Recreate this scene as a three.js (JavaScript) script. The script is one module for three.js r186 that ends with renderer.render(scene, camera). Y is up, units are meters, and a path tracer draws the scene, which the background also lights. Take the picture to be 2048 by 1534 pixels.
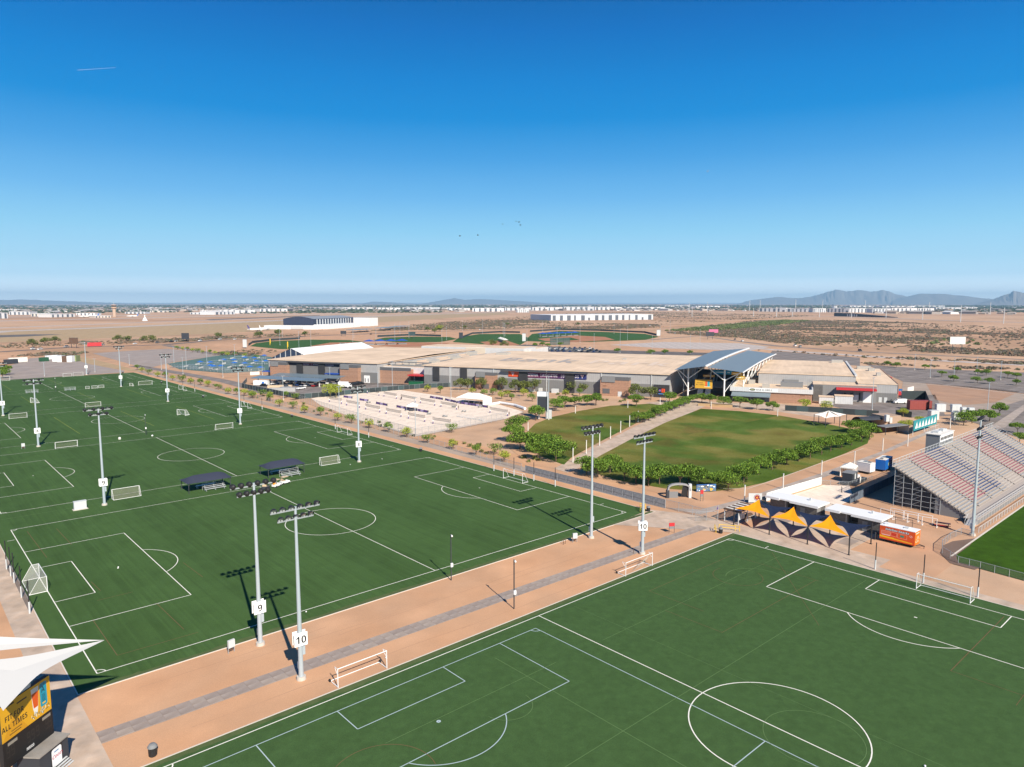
import * as THREE from 'three';
import { mergeGeometries } from 'three/addons/utils/BufferGeometryUtils.js';

// ---------- camera, sky, sun, exposure ----------
const scene = new THREE.Scene();
const camera = new THREE.PerspectiveCamera(56.76, 1024 / 767, 0.5, 200000);
camera.position.set(0, 45.31, 0);
{ const y = 48.253 * Math.PI / 180, p = 6.462 * Math.PI / 180;
  camera.lookAt(Math.cos(y) * Math.cos(p) * 100, 45.31 - Math.sin(p) * 100, -Math.sin(y) * Math.cos(p) * 100); }
const renderer = new THREE.WebGLRenderer({ antialias: true });
renderer.setSize(1024, 767);
renderer.toneMapping = THREE.LinearToneMapping;
const EXPO = 1.45; renderer.toneMappingExposure = EXPO;
renderer.shadowMap.enabled = true;
{ // clear desert sky: pale at the horizon, deep blue above; the same all round
  const K = [[-90, 0.30, 0.24, 0.19], [-1.5, 0.36, 0.38, 0.42], [0, 1.7, 1.85, 1.9], [1.0, 1.15, 1.36, 1.48], [2.0, 0.63, 0.94, 1.15], [3.2, 0.465, 0.81, 1.04], [5.5, 0.31, 0.69, 0.975], [8.1, 0.165, 0.515, 0.915], [11, 0.065, 0.375, 0.815], [13.9, 0.004, 0.278, 0.725], [16.7, 0.001, 0.232, 0.665], [18, 0.001, 0.205, 0.615], [20, 0.001, 0.17, 0.56], [22, 0.001, 0.14, 0.468], [30, 0.001, 0.1, 0.36], [45, 0.001, 0.064, 0.26], [90, 0.001, 0.042, 0.19]]; // elevation in degrees, linear radiance as seen
  const W = 64, H = 2048, d = new Float32Array(W * H * 4);
  for (let r = 0; r < H; r++) {
    const e = ((r + 0.5) / H - 0.5) * 180;
    let i = 0; while (i < K.length - 2 && K[i + 1][0] < e) i++;
    const t = Math.min(1, Math.max(0, (e - K[i][0]) / (K[i + 1][0] - K[i][0])));
    for (let c = 0; c < W; c++) {
      for (let k = 0; k < 3; k++) d[(r * W + c) * 4 + k] = (K[i][k + 1] * (1 - t) + K[i + 1][k + 1] * t) / EXPO;
      d[(r * W + c) * 4 + 3] = 1;
    }
  }
  const sky = new THREE.DataTexture(d, W, H, THREE.RGBAFormat, THREE.FloatType);
  sky.mapping = THREE.EquirectangularReflectionMapping; sky.magFilter = THREE.LinearFilter; sky.minFilter = THREE.LinearFilter;
  sky.wrapS = THREE.RepeatWrapping; sky.needsUpdate = true;
  scene.background = sky; scene.environment = sky;
}
const sun = new THREE.DirectionalLight(new THREE.Color(1, 0.915, 0.79), 5);
sun.position.set(-0.2157 * 600 + 120, 0.5976 * 600, 0.7721 * 600 - 200);
sun.target.position.set(120, 0, -200);
sun.castShadow = true; sun.shadow.mapSize.set(4096, 4096);
{ const c = sun.shadow.camera; c.left = -450; c.right = 450; c.top = 450; c.bottom = -450; c.near = 1; c.far = 1600; }
scene.add(sun, sun.target);
scene.fog = new THREE.FogExp2(new THREE.Color().setRGB(0.41, 0.72, 1), 0.00005);

// ---------- helpers ----------
let seed = 20240611;
const rnd = () => { seed = (seed * 1664525 + 1013904223) >>> 0; return seed / 4294967296; };
const rr = (a, b) => a + (b - a) * rnd();
const pick = (a) => a[Math.floor(rnd() * a.length)];
const hash = (x, y) => { let h = Math.imul(x | 0, 374761393) ^ Math.imul(y | 0, 668265263); h = Math.imul(h ^ (h >>> 13), 1274126177); return ((h ^ (h >>> 16)) >>> 0) / 4294967296; };
const sm = (t) => t * t * (3 - 2 * t);
function noise(x, y, px = 0, py = 0) { // value noise, periodic when px, py are given
  const x0 = Math.floor(x), y0 = Math.floor(y), fx = sm(x - x0), fy = sm(y - y0);
  const w = (a, p) => (p ? ((a % p) + p) % p : a);
  const h = (a, b) => hash(w(a, px), w(b, py));
  return (h(x0, y0) * (1 - fx) + h(x0 + 1, y0) * fx) * (1 - fy) + (h(x0, y0 + 1) * (1 - fx) + h(x0 + 1, y0 + 1) * fx) * fy;
}
function fbm(x, y, n = 4, p = 0) { let s = 0, a = 0.5, f = 1, t = 0; for (let i = 0; i < n; i++) { s += a * noise(x * f + i * 17.3 * (p ? 0 : 1), y * f, p * f, p * f); t += a; a *= 0.5; f *= 2; } return s / t; }
const clamp = (v, a = 0, b = 1) => Math.min(b, Math.max(a, v));
const mix = (a, b, t) => a + (b - a) * t;
const smooth = (a, b, v) => sm(clamp((v - a) / (b - a)));

function dataTex(n, fn, metres, m = n) { // fn(u,v,x,y) -> [r,g,b] sRGB 0..255
  const d = new Uint8Array(n * m * 4);
  for (let y = 0; y < m; y++) for (let x = 0; x < n; x++) {
    const c = fn(x / n, y / m, x, y), i = (y * n + x) * 4;
    d[i] = clamp(c[0], 0, 255); d[i + 1] = clamp(c[1], 0, 255); d[i + 2] = clamp(c[2], 0, 255); d[i + 3] = 255;
  }
  const t = new THREE.DataTexture(d, n, m); t.colorSpace = THREE.SRGBColorSpace;
  t.wrapS = t.wrapT = THREE.RepeatWrapping; t.magFilter = THREE.LinearFilter; t.minFilter = THREE.LinearMipmapLinearFilter; t.generateMipmaps = true;
  if (metres) t.repeat.set(1 / metres, 1 / metres);
  t.needsUpdate = true; return t;
}
function canvasTex(w, h, draw) {
  const c = document.createElement('canvas'); c.width = w; c.height = h; const g = c.getContext('2d'); draw(g, w, h);
  const t = new THREE.CanvasTexture(c); t.colorSpace = THREE.SRGBColorSpace; t.magFilter = THREE.LinearFilter; return t;
}
const std = (color, roughness = 0.8, o = {}) => new THREE.MeshStandardMaterial({ color, roughness, side: THREE.DoubleSide, ...o });
const matte = (color, roughness = 0.95, o = {}) => new THREE.MeshPhysicalMaterial({ color, roughness, side: THREE.DoubleSide, specularIntensity: 0.15, ...o });
const rgb = (r, g, b) => new THREE.Color().setRGB(r, g, b);

// geometry makers; all give non-indexed position, normal, uv so that they merge
const ni = (g) => { const q = g.index ? g.toNonIndexed() : g; for (const k of Object.keys(q.attributes)) if (!['position', 'normal', 'uv', 'color'].includes(k)) q.deleteAttribute(k); return q; };
function bx(x0, x1, y0, y1, z0, z1) { return ni(new THREE.BoxGeometry(Math.abs(x1 - x0), Math.abs(y1 - y0), Math.abs(z1 - z0)).translate((x0 + x1) / 2, (y0 + y1) / 2, (z0 + z1) / 2)); }
const UP = new THREE.Vector3(0, 1, 0), V = (x, y, z) => new THREE.Vector3(x, y, z);
function rod(p, q, r, r2 = r, seg = 8) { // round bar from p to q
  const a = V(...p), b = V(...q), d = b.clone().sub(a), g = new THREE.CylinderGeometry(r2, r, d.length(), seg, 1);
  g.applyQuaternion(new THREE.Quaternion().setFromUnitVectors(UP, d.clone().normalize())); const m = a.add(b).multiplyScalar(0.5);
  return ni(g.translate(m.x, m.y, m.z));
}
function beam(p, q, w, h = w) { // square bar from p to q
  const a = V(...p), b = V(...q), d = b.clone().sub(a), L = d.length(), g = new THREE.BoxGeometry(w, h, L), o = new THREE.Object3D();
  o.position.copy(a.add(b).multiplyScalar(0.5)); o.up.set(0, 1, 0); if (Math.abs(d.y / L) > 0.999) o.up.set(1, 0, 0);
  o.lookAt(o.position.clone().add(d)); o.updateMatrix(); return ni(g.applyMatrix4(o.matrix));
}
function quad(a, b, c, d, uv = [[0, 0], [1, 0], [1, 1], [0, 1]]) { // corners counter-clockwise
  const g = new THREE.BufferGeometry(), P = [a, b, c, a, c, d], U = [uv[0], uv[1], uv[2], uv[0], uv[2], uv[3]];
  g.setAttribute('position', new THREE.Float32BufferAttribute(P.flat(), 3)); g.setAttribute('uv', new THREE.Float32BufferAttribute(U.flat(), 2)); g.computeVertexNormals(); return g;
}
function tri(a, b, c) { const g = new THREE.BufferGeometry(); g.setAttribute('position', new THREE.Float32BufferAttribute([...a, ...b, ...c], 3)); g.setAttribute('uv', new THREE.Float32BufferAttribute([0, 0, 1, 0, 0.5, 1], 2)); g.computeVertexNormals(); return g; }
function sheet(pts, y, holes = []) { // flat polygon of [x,z] points at height y, uv in metres
  const s = new THREE.Shape(pts.map(([x, z]) => new THREE.Vector2(x, -z)));
  for (const h of holes) s.holes.push(new THREE.Path(h.map(([x, z]) => new THREE.Vector2(x, -z))));
  return ni(new THREE.ShapeGeometry(s).rotateX(-Math.PI / 2).translate(0, y, 0));
}
const rect = (x0, x1, z0, z1) => [[x0, z0], [x1, z0], [x1, z1], [x0, z1]];
function slab(pts, y0, y1) { // flat polygon with thickness
  const s = new THREE.Shape(pts.map(([x, z]) => new THREE.Vector2(x, -z)));
  return ni(new THREE.ExtrudeGeometry(s, { depth: y1 - y0, bevelEnabled: false }).rotateX(-Math.PI / 2).translate(0, y0, 0));
}
function ribbon(pts, w, y) { // road along a polyline of [x,z]
  const P = [], U = []; let run = 0, prev = null;
  const n = pts.length, side = (i) => { const a = pts[Math.max(0, i - 1)], b = pts[Math.min(n - 1, i + 1)], d = Math.hypot(b[0] - a[0], b[1] - a[1]); return [-(b[1] - a[1]) / d * w / 2, (b[0] - a[0]) / d * w / 2]; };
  for (let i = 0; i < n; i++) { const s = side(i), L = [pts[i][0] - s[0], y, pts[i][1] - s[1]], R = [pts[i][0] + s[0], y, pts[i][1] + s[1]];
    if (prev) { const [l, r] = prev; P.push(...l, ...r, ...R, ...l, ...R, ...L); for (const q of [l, r, R, l, R, L]) U.push(q[0], q[2]); }
    prev = [L, R]; }
  const g = new THREE.BufferGeometry(); g.setAttribute('position', new THREE.Float32BufferAttribute(P, 3)); g.setAttribute('uv', new THREE.Float32BufferAttribute(U, 2));
  g.setAttribute('normal', new THREE.Float32BufferAttribute(P.map((_, i) => (i % 3 === 1 ? 1 : 0)), 3)); return g;
}
function uvBox(g, k = 1) { // uv in metres by the way a face points
  const p = g.attributes.position, n = g.attributes.normal, u = g.attributes.uv;
  for (let i = 0; i < p.count; i++) { const ax = Math.abs(n.getX(i)), ay = Math.abs(n.getY(i)), az = Math.abs(n.getZ(i));
    if (ay > ax && ay > az) u.setXY(i, p.getX(i) * k, p.getZ(i) * k); else if (ax > az) u.setXY(i, p.getZ(i) * k, p.getY(i) * k); else u.setXY(i, p.getX(i) * k, p.getY(i) * k); }
  return g;
}
const moved = (g, x, y, z, ry = 0) => { const q = g.clone(); if (ry) q.rotateY(ry); return q.translate(x, y, z); };
const merged = (gs) => (Array.isArray(gs) ? (gs.length === 1 ? gs[0] : mergeGeometries(gs)) : gs);

const taken = new Map();
function numbered(n) { const k = taken.get(n) ?? 0; taken.set(n, k + 1); return k ? n + '_' + String(k).padStart(3, '0') : n; }
function mesh(name, g, m, parent) { const o = new THREE.Mesh(merged(g), m); o.name = name; o.castShadow = o.receiveShadow = true; parent.add(o); return o; }
function tag(o, label, category, group) { o.userData = { label, category }; if (group) o.userData.group = group; return o; }
function thing(name, label, category, [x, y, z] = [0, 0, 0], turn = 0, group) { const o = new THREE.Group(); o.name = numbered(name); scene.add(o); o.position.set(x, y, z); o.rotation.y = turn; return tag(o, label, category, group); }
const part = (o, name, g, m) => mesh(name, g, m, o);
const solo = (name, label, category, g, m, group) => tag(mesh(numbered(name), g, m, scene), label, category, group);
function struct(name, g, m) { const o = mesh(numbered(name), g, m, scene); o.userData = { kind: 'structure' }; o.castShadow = false; return o; }
function copyOf(o, label, [x, y, z], turn = 0, scale = 1) { const c = o.clone(); c.name = numbered(o.name.replace(/_\d\d\d$/, '')); scene.add(c); c.position.set(x, y, z); c.rotation.y = turn; if (scale.length) c.scale.set(...scale); else c.scale.setScalar(scale); c.userData = { ...o.userData, label }; return c; }
const ORD = ['first', 'second', 'third', 'fourth', 'fifth', 'sixth', 'seventh', 'eighth', 'ninth', 'tenth', 'eleventh', 'twelfth', 'thirteenth', 'fourteenth', 'fifteenth', 'sixteenth', 'seventeenth', 'eighteenth', 'nineteenth', 'twentieth'];
const TENS = { 20: 'twenty', 30: 'thirty', 40: 'forty', 50: 'fifty', 60: 'sixty', 70: 'seventy', 80: 'eighty' };
const ord = (i) => i < 20 ? ORD[i] : ((i + 1) % 10 ? TENS[Math.floor((i + 1) / 10) * 10] + '-' + ORD[(i + 1) % 10 - 1] : TENS[i + 1].replace(/y$/, 'ieth'));

// ---------- surface materials ----------
const grain = (n, metres, amp, coarse, cell = 6, tint = 0) => dataTex(n, (u, v, x, y) => {
  const f = (hash(x, y) - 0.5) * amp, c = (fbm(u * cell, v * cell, 5, cell) - 0.5) * coarse, w = tint * (fbm(u * 9 + 3, v * 9 + 5, 3, 9) - 0.5), b = 228 + f + c;
  return [b + w, b, b - w];
}, metres);
const soilTex = grain(2048, 61, 26, 34, 11, 10), sandTex = grain(512, 7, 26, 40, 5, 4), fineTex = grain(512, 9, 22, 60, 5, 8), asphaltTex = grain(512, 15, 30, 80, 4, 6);
const turfTex = dataTex(1024, (u, v, x, y) => {
  const streak = (noise(u * 64, v * 2, 64, 2) - 0.5) * 20 + (noise(u * 19, v * 1, 19, 1) - 0.5) * 9, f = (hash(x, y) - 0.5) * 46, c = (fbm(u * 7, v * 7, 5, 7) - 0.5) * 24;
  const b = 200 + streak + f + c; return [b - 4 + (hash(y, x) - 0.5) * 26, b, b - 8 + c * 0.2];
}, 21);
const turfTexB = dataTex(1024, (u, v, x, y) => { const f = (hash(x + 3, y) - 0.5) * 54, c = (fbm(u * 31, v * 31, 4, 31) - 0.5) * 30, b = 200 + f + c; return [b - 4 + (hash(y, x) - 0.5) * 26, b, b - 8]; }, 23);
const grassTex = dataTex(1024, (u, v, x, y) => { const f = (hash(x, y) - 0.5) * 60, c = (fbm(u * 12, v * 12, 5, 12) - 0.5) * 60; const b = 205 + f + c; return [b + 6, b, b - 12]; }, 17);
const roofTex = dataTex(512, (u, v, x, y) => { const s = (noise(u * 40, v * 3, 40, 3) - 0.5) * 16, c = (fbm(u * 4, v * 4, 5, 4) - 0.5) * 40, f = (hash(x, y) - 0.5) * 10; const b = 226 + s + c + f; return [b, b - 1, b - 3]; }, 46);
const G = {
  desert: matte(0xffffff, 0.97, { map: soilTex, vertexColors: true }),
  dirt: matte(rgb(0.705, 0.41, 0.24), 0.96, { map: soilTex }),
  dirt2: matte(rgb(0.655, 0.395, 0.245), 0.96, { map: soilTex }),
  gravel: matte(rgb(0.48, 0.385, 0.315), 0.96, { map: soilTex }),
  concrete: matte(rgb(0.64, 0.50, 0.39), 0.9, { map: fineTex }),
  greyConcrete: matte(rgb(0.46, 0.385, 0.34), 0.9, { map: fineTex }),
  greyConcrete2: matte(rgb(0.435, 0.365, 0.325), 0.9, { map: fineTex }),
  greyConcrete3: matte(rgb(0.50, 0.42, 0.365), 0.9, { map: fineTex }),
  asphalt: matte(rgb(0.29, 0.252, 0.232), 0.92, { map: asphaltTex }),
  asphaltDark: matte(rgb(0.19, 0.172, 0.165), 0.92, { map: asphaltTex }),
  darkSoil: matte(rgb(0.24, 0.165, 0.13), 0.96, { map: soilTex }),
  mound: matte(rgb(0.50, 0.315, 0.215), 0.96, { map: soilTex }),
  dusty: matte(rgb(0.42, 0.355, 0.32), 0.95, { map: soilTex }),
  dustyTurf: matte(rgb(0.155, 0.20, 0.085), 0.95, { map: turfTexB }), track: matte(rgb(0.58, 0.345, 0.215), 0.96, { map: soilTex }),
  runway: matte(rgb(0.62, 0.545, 0.50), 0.92, { map: asphaltTex }),
  sand: matte(rgb(1.0, 0.84, 0.69), 0.97, { map: sandTex }),
  turf: matte(rgb(0.098, 0.183, 0.058), 0.93, { map: turfTex }),
  turfB: matte(rgb(0.094, 0.177, 0.062), 0.93, { map: turfTexB }),
  stadium: matte(rgb(0.055, 0.135, 0.010), 0.93, { map: grassTex }),
  ballfield: matte(rgb(0.07, 0.17, 0.05), 0.93, { map: grassTex }),
  clay: matte(rgb(0.50, 0.235, 0.135), 0.95, { map: soilTex }),
  white: matte(rgb(0.80, 0.79, 0.70), 0.85), blueLine: matte(rgb(0.40, 0.50, 0.52), 0.85), faint: matte(rgb(0.135, 0.225, 0.09), 0.9), rust: matte(rgb(0.165, 0.10, 0.055), 0.9), yellowLine: matte(rgb(0.38, 0.42, 0.08), 0.9),
  curb: matte(rgb(0.62, 0.56, 0.49), 0.9), courtBlue: matte(rgb(0.185, 0.265, 0.285), 0.85, { map: fineTex }), courtGreen: matte(rgb(0.13, 0.22, 0.20), 0.85, { map: fineTex }),
  dryGrass: matte(rgb(0.52, 0.375, 0.225), 0.96, { map: soilTex }), lime: matte(rgb(0.30, 0.36, 0.08), 0.95, { map: grassTex }),
};
// ---------- ground to the horizon ----------
{ const P = [], C = [], U = [], I = [], NA = 300, radii = [0]; for (let r = 12; r < 34000; r *= 1.034) radii.push(r);
  for (const r of radii) for (let a = 0; a <= NA; a++) {
    const t = a / NA * Math.PI * 2, x = r * Math.cos(t), z = r * Math.sin(t); P.push(x, 0, z); U.push(x, -z);
    const n1 = fbm(x / 90 + 40, z / 90, 4), n2 = fbm(x / 420 + 9, z / 420 + 70, 4), n3 = fbm(x / 23, z / 23 + 11, 3);
    let c = [0.68, 0.445, 0.29]; const br = smooth(0.44, 0.68, n1 * 0.6 + n2 * 0.4), red = smooth(0.5, 0.7, n2);
    const far = smooth(380, 900, r);
    const k = [0.47, 0.295, 0.185], q = [0.68, 0.39, 0.235];
    for (let j = 0; j < 3; j++) { c[j] = mix(c[j], q[j], red * 0.6); c[j] = mix(c[j], k[j], br * (0.35 + 0.45 * far)); c[j] *= 0.88 + 0.24 * n3; }
    C.push(...c);
  }
  for (let i = 0; i < radii.length - 1; i++) for (let a = 0; a < NA; a++) { const p = i * (NA + 1) + a, q = p + NA + 1; I.push(p, p + 1, q, q, p + 1, q + 1); }
  const g = new THREE.BufferGeometry(); g.setAttribute('position', new THREE.Float32BufferAttribute(P, 3)); g.setAttribute('color', new THREE.Float32BufferAttribute(C, 3)); g.setAttribute('uv', new THREE.Float32BufferAttribute(U, 2)); g.setIndex(I); g.computeVertexNormals();
  struct('desert_ground', g, G.desert);
}
const L1 = 0.03, L2 = 0.05, L3 = 0.07, L4 = 0.09;
// ---------- paths and pitches (x runs along the dirt path, z across it) ----------
struct('dirt_path', sheet(rect(-60, 141, -200, -40), L1), G.dirt);
struct('dirt_ground', sheet(rect(123, 250, -100, -38), L2 - 0.005), G.dirt2);
const turfA = struct('turf', sheet(rect(14.3, 123.6, -512, -91.8), L3), G.turf);
const turfB = struct('turf', sheet(rect(-60, 123.4, -72.6, 70), L3), G.turfB);
struct('turf_kerb', [bx(14.2, 123.8, 0, 0.1, -91.8, -91.66), bx(-60, 123.4, 0, 0.1, -72.76, -72.6), bx(123.4, 123.55, 0, 0.1, -72.6, 70), bx(123.6, 123.75, 0, 0.1, -512, -91.8), bx(14.15, 14.3, 0, 0.1, -512, -91.8)], G.curb);
struct('perimeter_dirt_track', sheet(rect(123.75, 127, -514, -92), L2), G.dirt);
struct('gravel_road', sheet([[127, -540], [131.4, -540], [131.4, -150], [131.4, -100], [127, -96]], L2 + 0.005), G.gravel);
const walk = struct('concrete_walkway', sheet(rect(10.9, 14.1, -230, -50), L3), G.concrete);
// concrete strip in the dirt path, slab by slab
const strip = struct('concrete_strip', sheet([[14, -82.1], [123, -80.1], [123, -77.6], [14, -79.5]], L2), G.greyConcrete2);
for (let i = 0, x = 14.15; x < 122.5; i++) { const w = 1.55, z = mix(-82, -80, (x - 14) / 109), mt = pick([G.greyConcrete, G.greyConcrete, G.greyConcrete2, G.greyConcrete3]);
  part(strip, 'slab', bx(x, x + w - 0.03, L2, 0.085 + hash(i, 3) * 0.006, z, z + 1.22), mt); part(strip, 'slab', bx(x, x + w - 0.03, L2, 0.085 + hash(i, 7) * 0.006, z + 1.25, z + 2.42), pick([G.greyConcrete, G.greyConcrete2, G.greyConcrete3, G.greyConcrete])); x += w; }
struct('concrete_plaza', sheet([...[[109.57,-92.18],[124.2,-93.43],[128.03,-85.06],[129.1,-75.28]], [129.5, -72], [150, -72], [150, -53], [131, -53], [131, -46], [123.6, -46], [123.6, -72.9]], L3 + 0.004), G.concrete);
struct('concrete_walkway', sheet(rect(123.6, 125.9, -46, 70), L3), G.concrete);
struct('grey_footpath', sheet([[127.94,-92.16],[132.45,-86.11],[146.29,-84.52],[185.09,-83.78],[226.01,-84.23],[286.23,-88.18],[279.68,-85.78],[220.75,-82.21],[180.74,-81.1],[146.5,-82.11],[129.24,-83.98]], L3 + 0.01), G.greyConcrete3);
for (const [x, z, w, d] of [[133, -56.5, 4.2, 2.6], [136.5, -71, 3.4, 2.4]]) part(walk, 'slab', bx(x, x + w, L3, 0.11, z, z + d), G.greyConcrete);
// pitch markings
const W = 0.13;
const ln = (x0, z0, x1, z1, w = W) => { const d = Math.hypot(x1 - x0, z1 - z0), nx = -(z1 - z0) / d * w / 2, nz = (x1 - x0) / d * w / 2, y = L4; return quad([x0 - nx, y, z0 - nz], [x0 + nx, y, z0 + nz], [x1 + nx, y, z1 + nz], [x1 - nx, y, z1 - nz]); };
const arc = (cx, cz, r, a0, a1, w = W, n = 48) => { const o = []; for (let i = 0; i < n; i++) { const a = mix(a0, a1, i / n), b = mix(a0, a1, (i + 1) / n), p = (t, q) => [cx + Math.cos(t) * q, L4, cz + Math.sin(t) * q]; o.push(quad(p(a, r - w / 2), p(a, r + w / 2), p(b, r + w / 2), p(b, r - w / 2))); } return merged(o); };
const box = (x0, x1, z0, z1, w) => [ln(x0, z0, x1, z0, w), ln(x1, z0, x1, z1, w), ln(x1, z1, x0, z1, w), ln(x0, z1, x0, z0, w)];
function pitch(x0, x1, z0, z1, w = W) { // soccer pitch, goals at the x ends
  const cz = (z0 + z1) / 2, cx = (x0 + x1) / 2, o = [...box(x0, x1, z0, z1, w), ln(cx, z0, cx, z1, w), arc(cx, cz, 9.15, 0, 2 * Math.PI, w, 72)];
  for (const [x, s] of [[x0, 1], [x1, -1]]) { const A = Math.acos(5.5 / 9.15);
    o.push(ln(x, cz - 20.1, x + s * 16.46, cz - 20.1, w), ln(x + s * 16.46, cz - 20.1, x + s * 16.46, cz + 20.1, w), ln(x + s * 16.46, cz + 20.1, x, cz + 20.1, w), ln(x, cz - 9.15, x + s * 5.5, cz - 9.15, w), ln(x + s * 5.5, cz - 9.15, x + s * 5.5, cz + 9.15, w), ln(x + s * 5.5, cz + 9.15, x, cz + 9.15, w));
    o.push(s > 0 ? arc(x + 10.97, cz, 9.15, -A, A, w, 24) : arc(x - 10.97, cz, 9.15, Math.PI - A, Math.PI + A, w, 24), ln(x + s * 10.8, cz - 0.2, x + s * 10.8, cz + 0.2, 0.25));
    for (const [z, t] of [[z0, 1], [z1, -1]]) { const a = s > 0 ? (t > 0 ? 0 : -Math.PI / 2) : (t > 0 ? Math.PI / 2 : Math.PI); o.push(arc(x, z, 0.95, a, a + Math.PI / 2, w, 8)); }
    for (const q of [-29.5, 29.5]) o.push(ln(x - s * 0.3, cz + q, x - s * 1.5, cz + q, w)); }
  return o;
}
part(turfA, 'pitch_marking', pitch(17, 118.6, -170, -95.6), G.white);
part(turfA, 'pitch_marking', pitch(17, 118.6, -256.9, -184.8), G.white);
part(turfA, 'pitch_marking', pitch(17, 118.4, -342.6, -270.4, 0.12), G.white);
part(turfA, 'pitch_marking', pitch(17, 118, -428, -356.4, 0.12), G.white);
part(turfA, 'pitch_marking', pitch(17, 117.6, -506, -442, 0.12), G.white);
part(turfB, 'pitch_marking', pitch(17.6, 119.9, -71.2, 2.3), G.white);
{ const o = [], y = []; // small-sided yellow and pale lines on the far pitches
  for (const zc of [-306.5, -392, -474]) for (const xc of [34, 58, 82, 104]) { y.push(ln(xc - 8, zc - 24, xc - 8, zc + 24, 0.1)); o.push(ln(xc + 5, zc - 30, xc + 5, zc + 30, 0.09)); if (xc < 100) o.push(arc(xc, zc, 4.5, 0, Math.PI * 1.2, 0.1, 24)); }
  for (const zc of [-349, -264, -434]) o.push(ln(17, zc - 4.5, 118, zc - 4.5, 0.09), ln(17, zc + 5, 118, zc + 5, 0.09));
  o.push(ln(14.5, -179.6, 119, -179.6, 0.08));
  part(turfA, 'pale_marking', o, G.faint); part(turfA, 'yellow_marking', y, G.yellowLine); }
{ // light blue youth pitch at the near edge of the front field
  const o = [], w = 0.11;
  const [ox, oz] = [65.65, -68.6], x0 = 14.6, cx = 42.4, pz = -55.75;
  o.push(ln(x0, oz, ox, oz, w), ln(ox, oz, ox, -2, w), ln(59, oz, 59, pz, w), ln(25.9, oz, 25.9, pz, w), ln(25.9, pz, 59, pz, w), ln(49.65, oz, 49.65, -64.1, w), ln(35.1, oz, 35.1, -64.1, w), ln(35.1, -64.1, 49.65, -64.1, w));
  o.push(arc(cx, -59.5, 7.4, Math.asin(3.75 / 7.4), Math.PI - Math.asin(3.75 / 7.4), w, 30), arc(ox, oz, 0.9, Math.PI / 2, Math.PI, w, 8), ln(x0, -34.05, ox, -34.05, w), arc(cx, -59.5, 0.16, 0, 6.28, 0.2, 8));
  part(turfB, 'light_blue_marking', o, G.blueLine);
  const r = []; r.push(arc(33, -55.5, 5.2, 2.6, 6.6, 0.07, 30), ln(88, -66, 112, -66, 0.06), ln(112, -66, 112, -50, 0.06), ln(84, -50.5, 112, -50.5, 0.06), arc(104, -60, 4, 0.4, 5, 0.06, 30), ln(88, -66, 88, -56, 0.06), ln(84, -50.5, 84, -60, 0.06), ln(96, -26, 119, -26, 0.09), ln(96, -26, 96, -10, 0.06), ln(93, -18.5, 102, -18.5, 0.06), ln(119, -62, 96, -42.5, 0.05));
  part(turfB, 'dark_red_marking', r, G.rust);
  const a = []; a.push(...box(26, 53, -30, -14, 0.06), ln(56, -66, 56, -10, 0.06), arc(70, -31, 5, 0, 6.28, 0.05, 40), arc(50, -57, 3, 0, 3, 0.05, 20), ln(75, -70, 75, 10, 0.035), ln(30, -45, 118, -45, 0.05), arc(105, -57, 5, 4.2, 6.9, 0.07, 26), ln(70, -60, 118, -60, 0.05), ln(36, -60, 61, -60, 0.05));
  part(turfB, 'faded_marking', a, G.faint);
  const c = []; for (const [x, z0, z1] of [[19.3, -167, -147], [24, -165, -152], [28.5, -113, -101], [37, -128, -119], [23, -129, -124]]) c.push(ln(x, z0, x + 0.3, z1, 0.08)); c.push(ln(22, -120, 27, -120, 0.08), ln(20, -99, 30, -98.8, 0.08), ln(20, -113, 20, -99, 0.08));
  part(turfA, 'dark_red_marking', c, G.rust);
}
// bright stadium grass beyond the grandstand
struct('stadium_grass', sheet([[141, -39.3], [420, -39.3], [420, 60], [134, 60], ...[[137.28,-27.67],[137.98,-34.11],[138.02,-37.53]]], L3), G.stadium);
struct('stadium_kerb', bx(141, 420, 0, 0.12, -39.6, -39.3), G.curb);
// ---------- lawn of natural grass with dry patches ----------
const lawnTex = dataTex(1024, (u, v, x, y) => {
  const f = (hash(x, y) - 0.5) * 34, c = (fbm(u * 20, v * 20, 4) - 0.5) * 50, dry = smooth(0.42, 0.64, fbm(u * 9 + 3, v * 6 + 8, 6)), brown = smooth(0.6, 0.72, fbm(u * 9 + 31, v * 6 + 2, 4));
  const g = [90, 111, 47], d = [158, 132, 78], b = [124, 98, 58]; return g.map((q, i) => mix(mix(q, d[i], dry * 0.58), b[i], brown * 0.45) + f + c * 0.7);
});
lawnTex.repeat.set(1 / 140, 1 / 140);
G.lawn = matte(rgb(0.74, 0.78, 0.66), 0.95, { map: lawnTex });
const lawnR = [[141.34,-130.26],[158.11,-137.71],[184.49,-147.63],[221.13,-160.29],[262.49,-171.73],[268.68,-156.78],[269.97,-139.64],[265.42,-121.13],[260.75,-107.94],[256.15,-98.79],[236.84,-92.25],[215.79,-90.39],[184.39,-88.97],[165.2,-88.67],[155.58,-90.01],[146.81,-92.83],[141.37,-101.98],[139.25,-114.41]];
const lawnL = [[141.54,-136.57],[149.63,-141.55],[174.4,-151.99],[216.75,-168.76],[258.26,-187.44],[258.36,-195.73],[239.96,-203.6],[219.16,-202.39],[199.18,-198.81],[182.5,-191.45],[167.26,-180.01],[155.79,-166.22],[144.71,-149.59]];
struct('lawn', sheet(lawnR, L4), G.lawn); struct('lawn', sheet(lawnL, L4), G.lawn);
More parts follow.
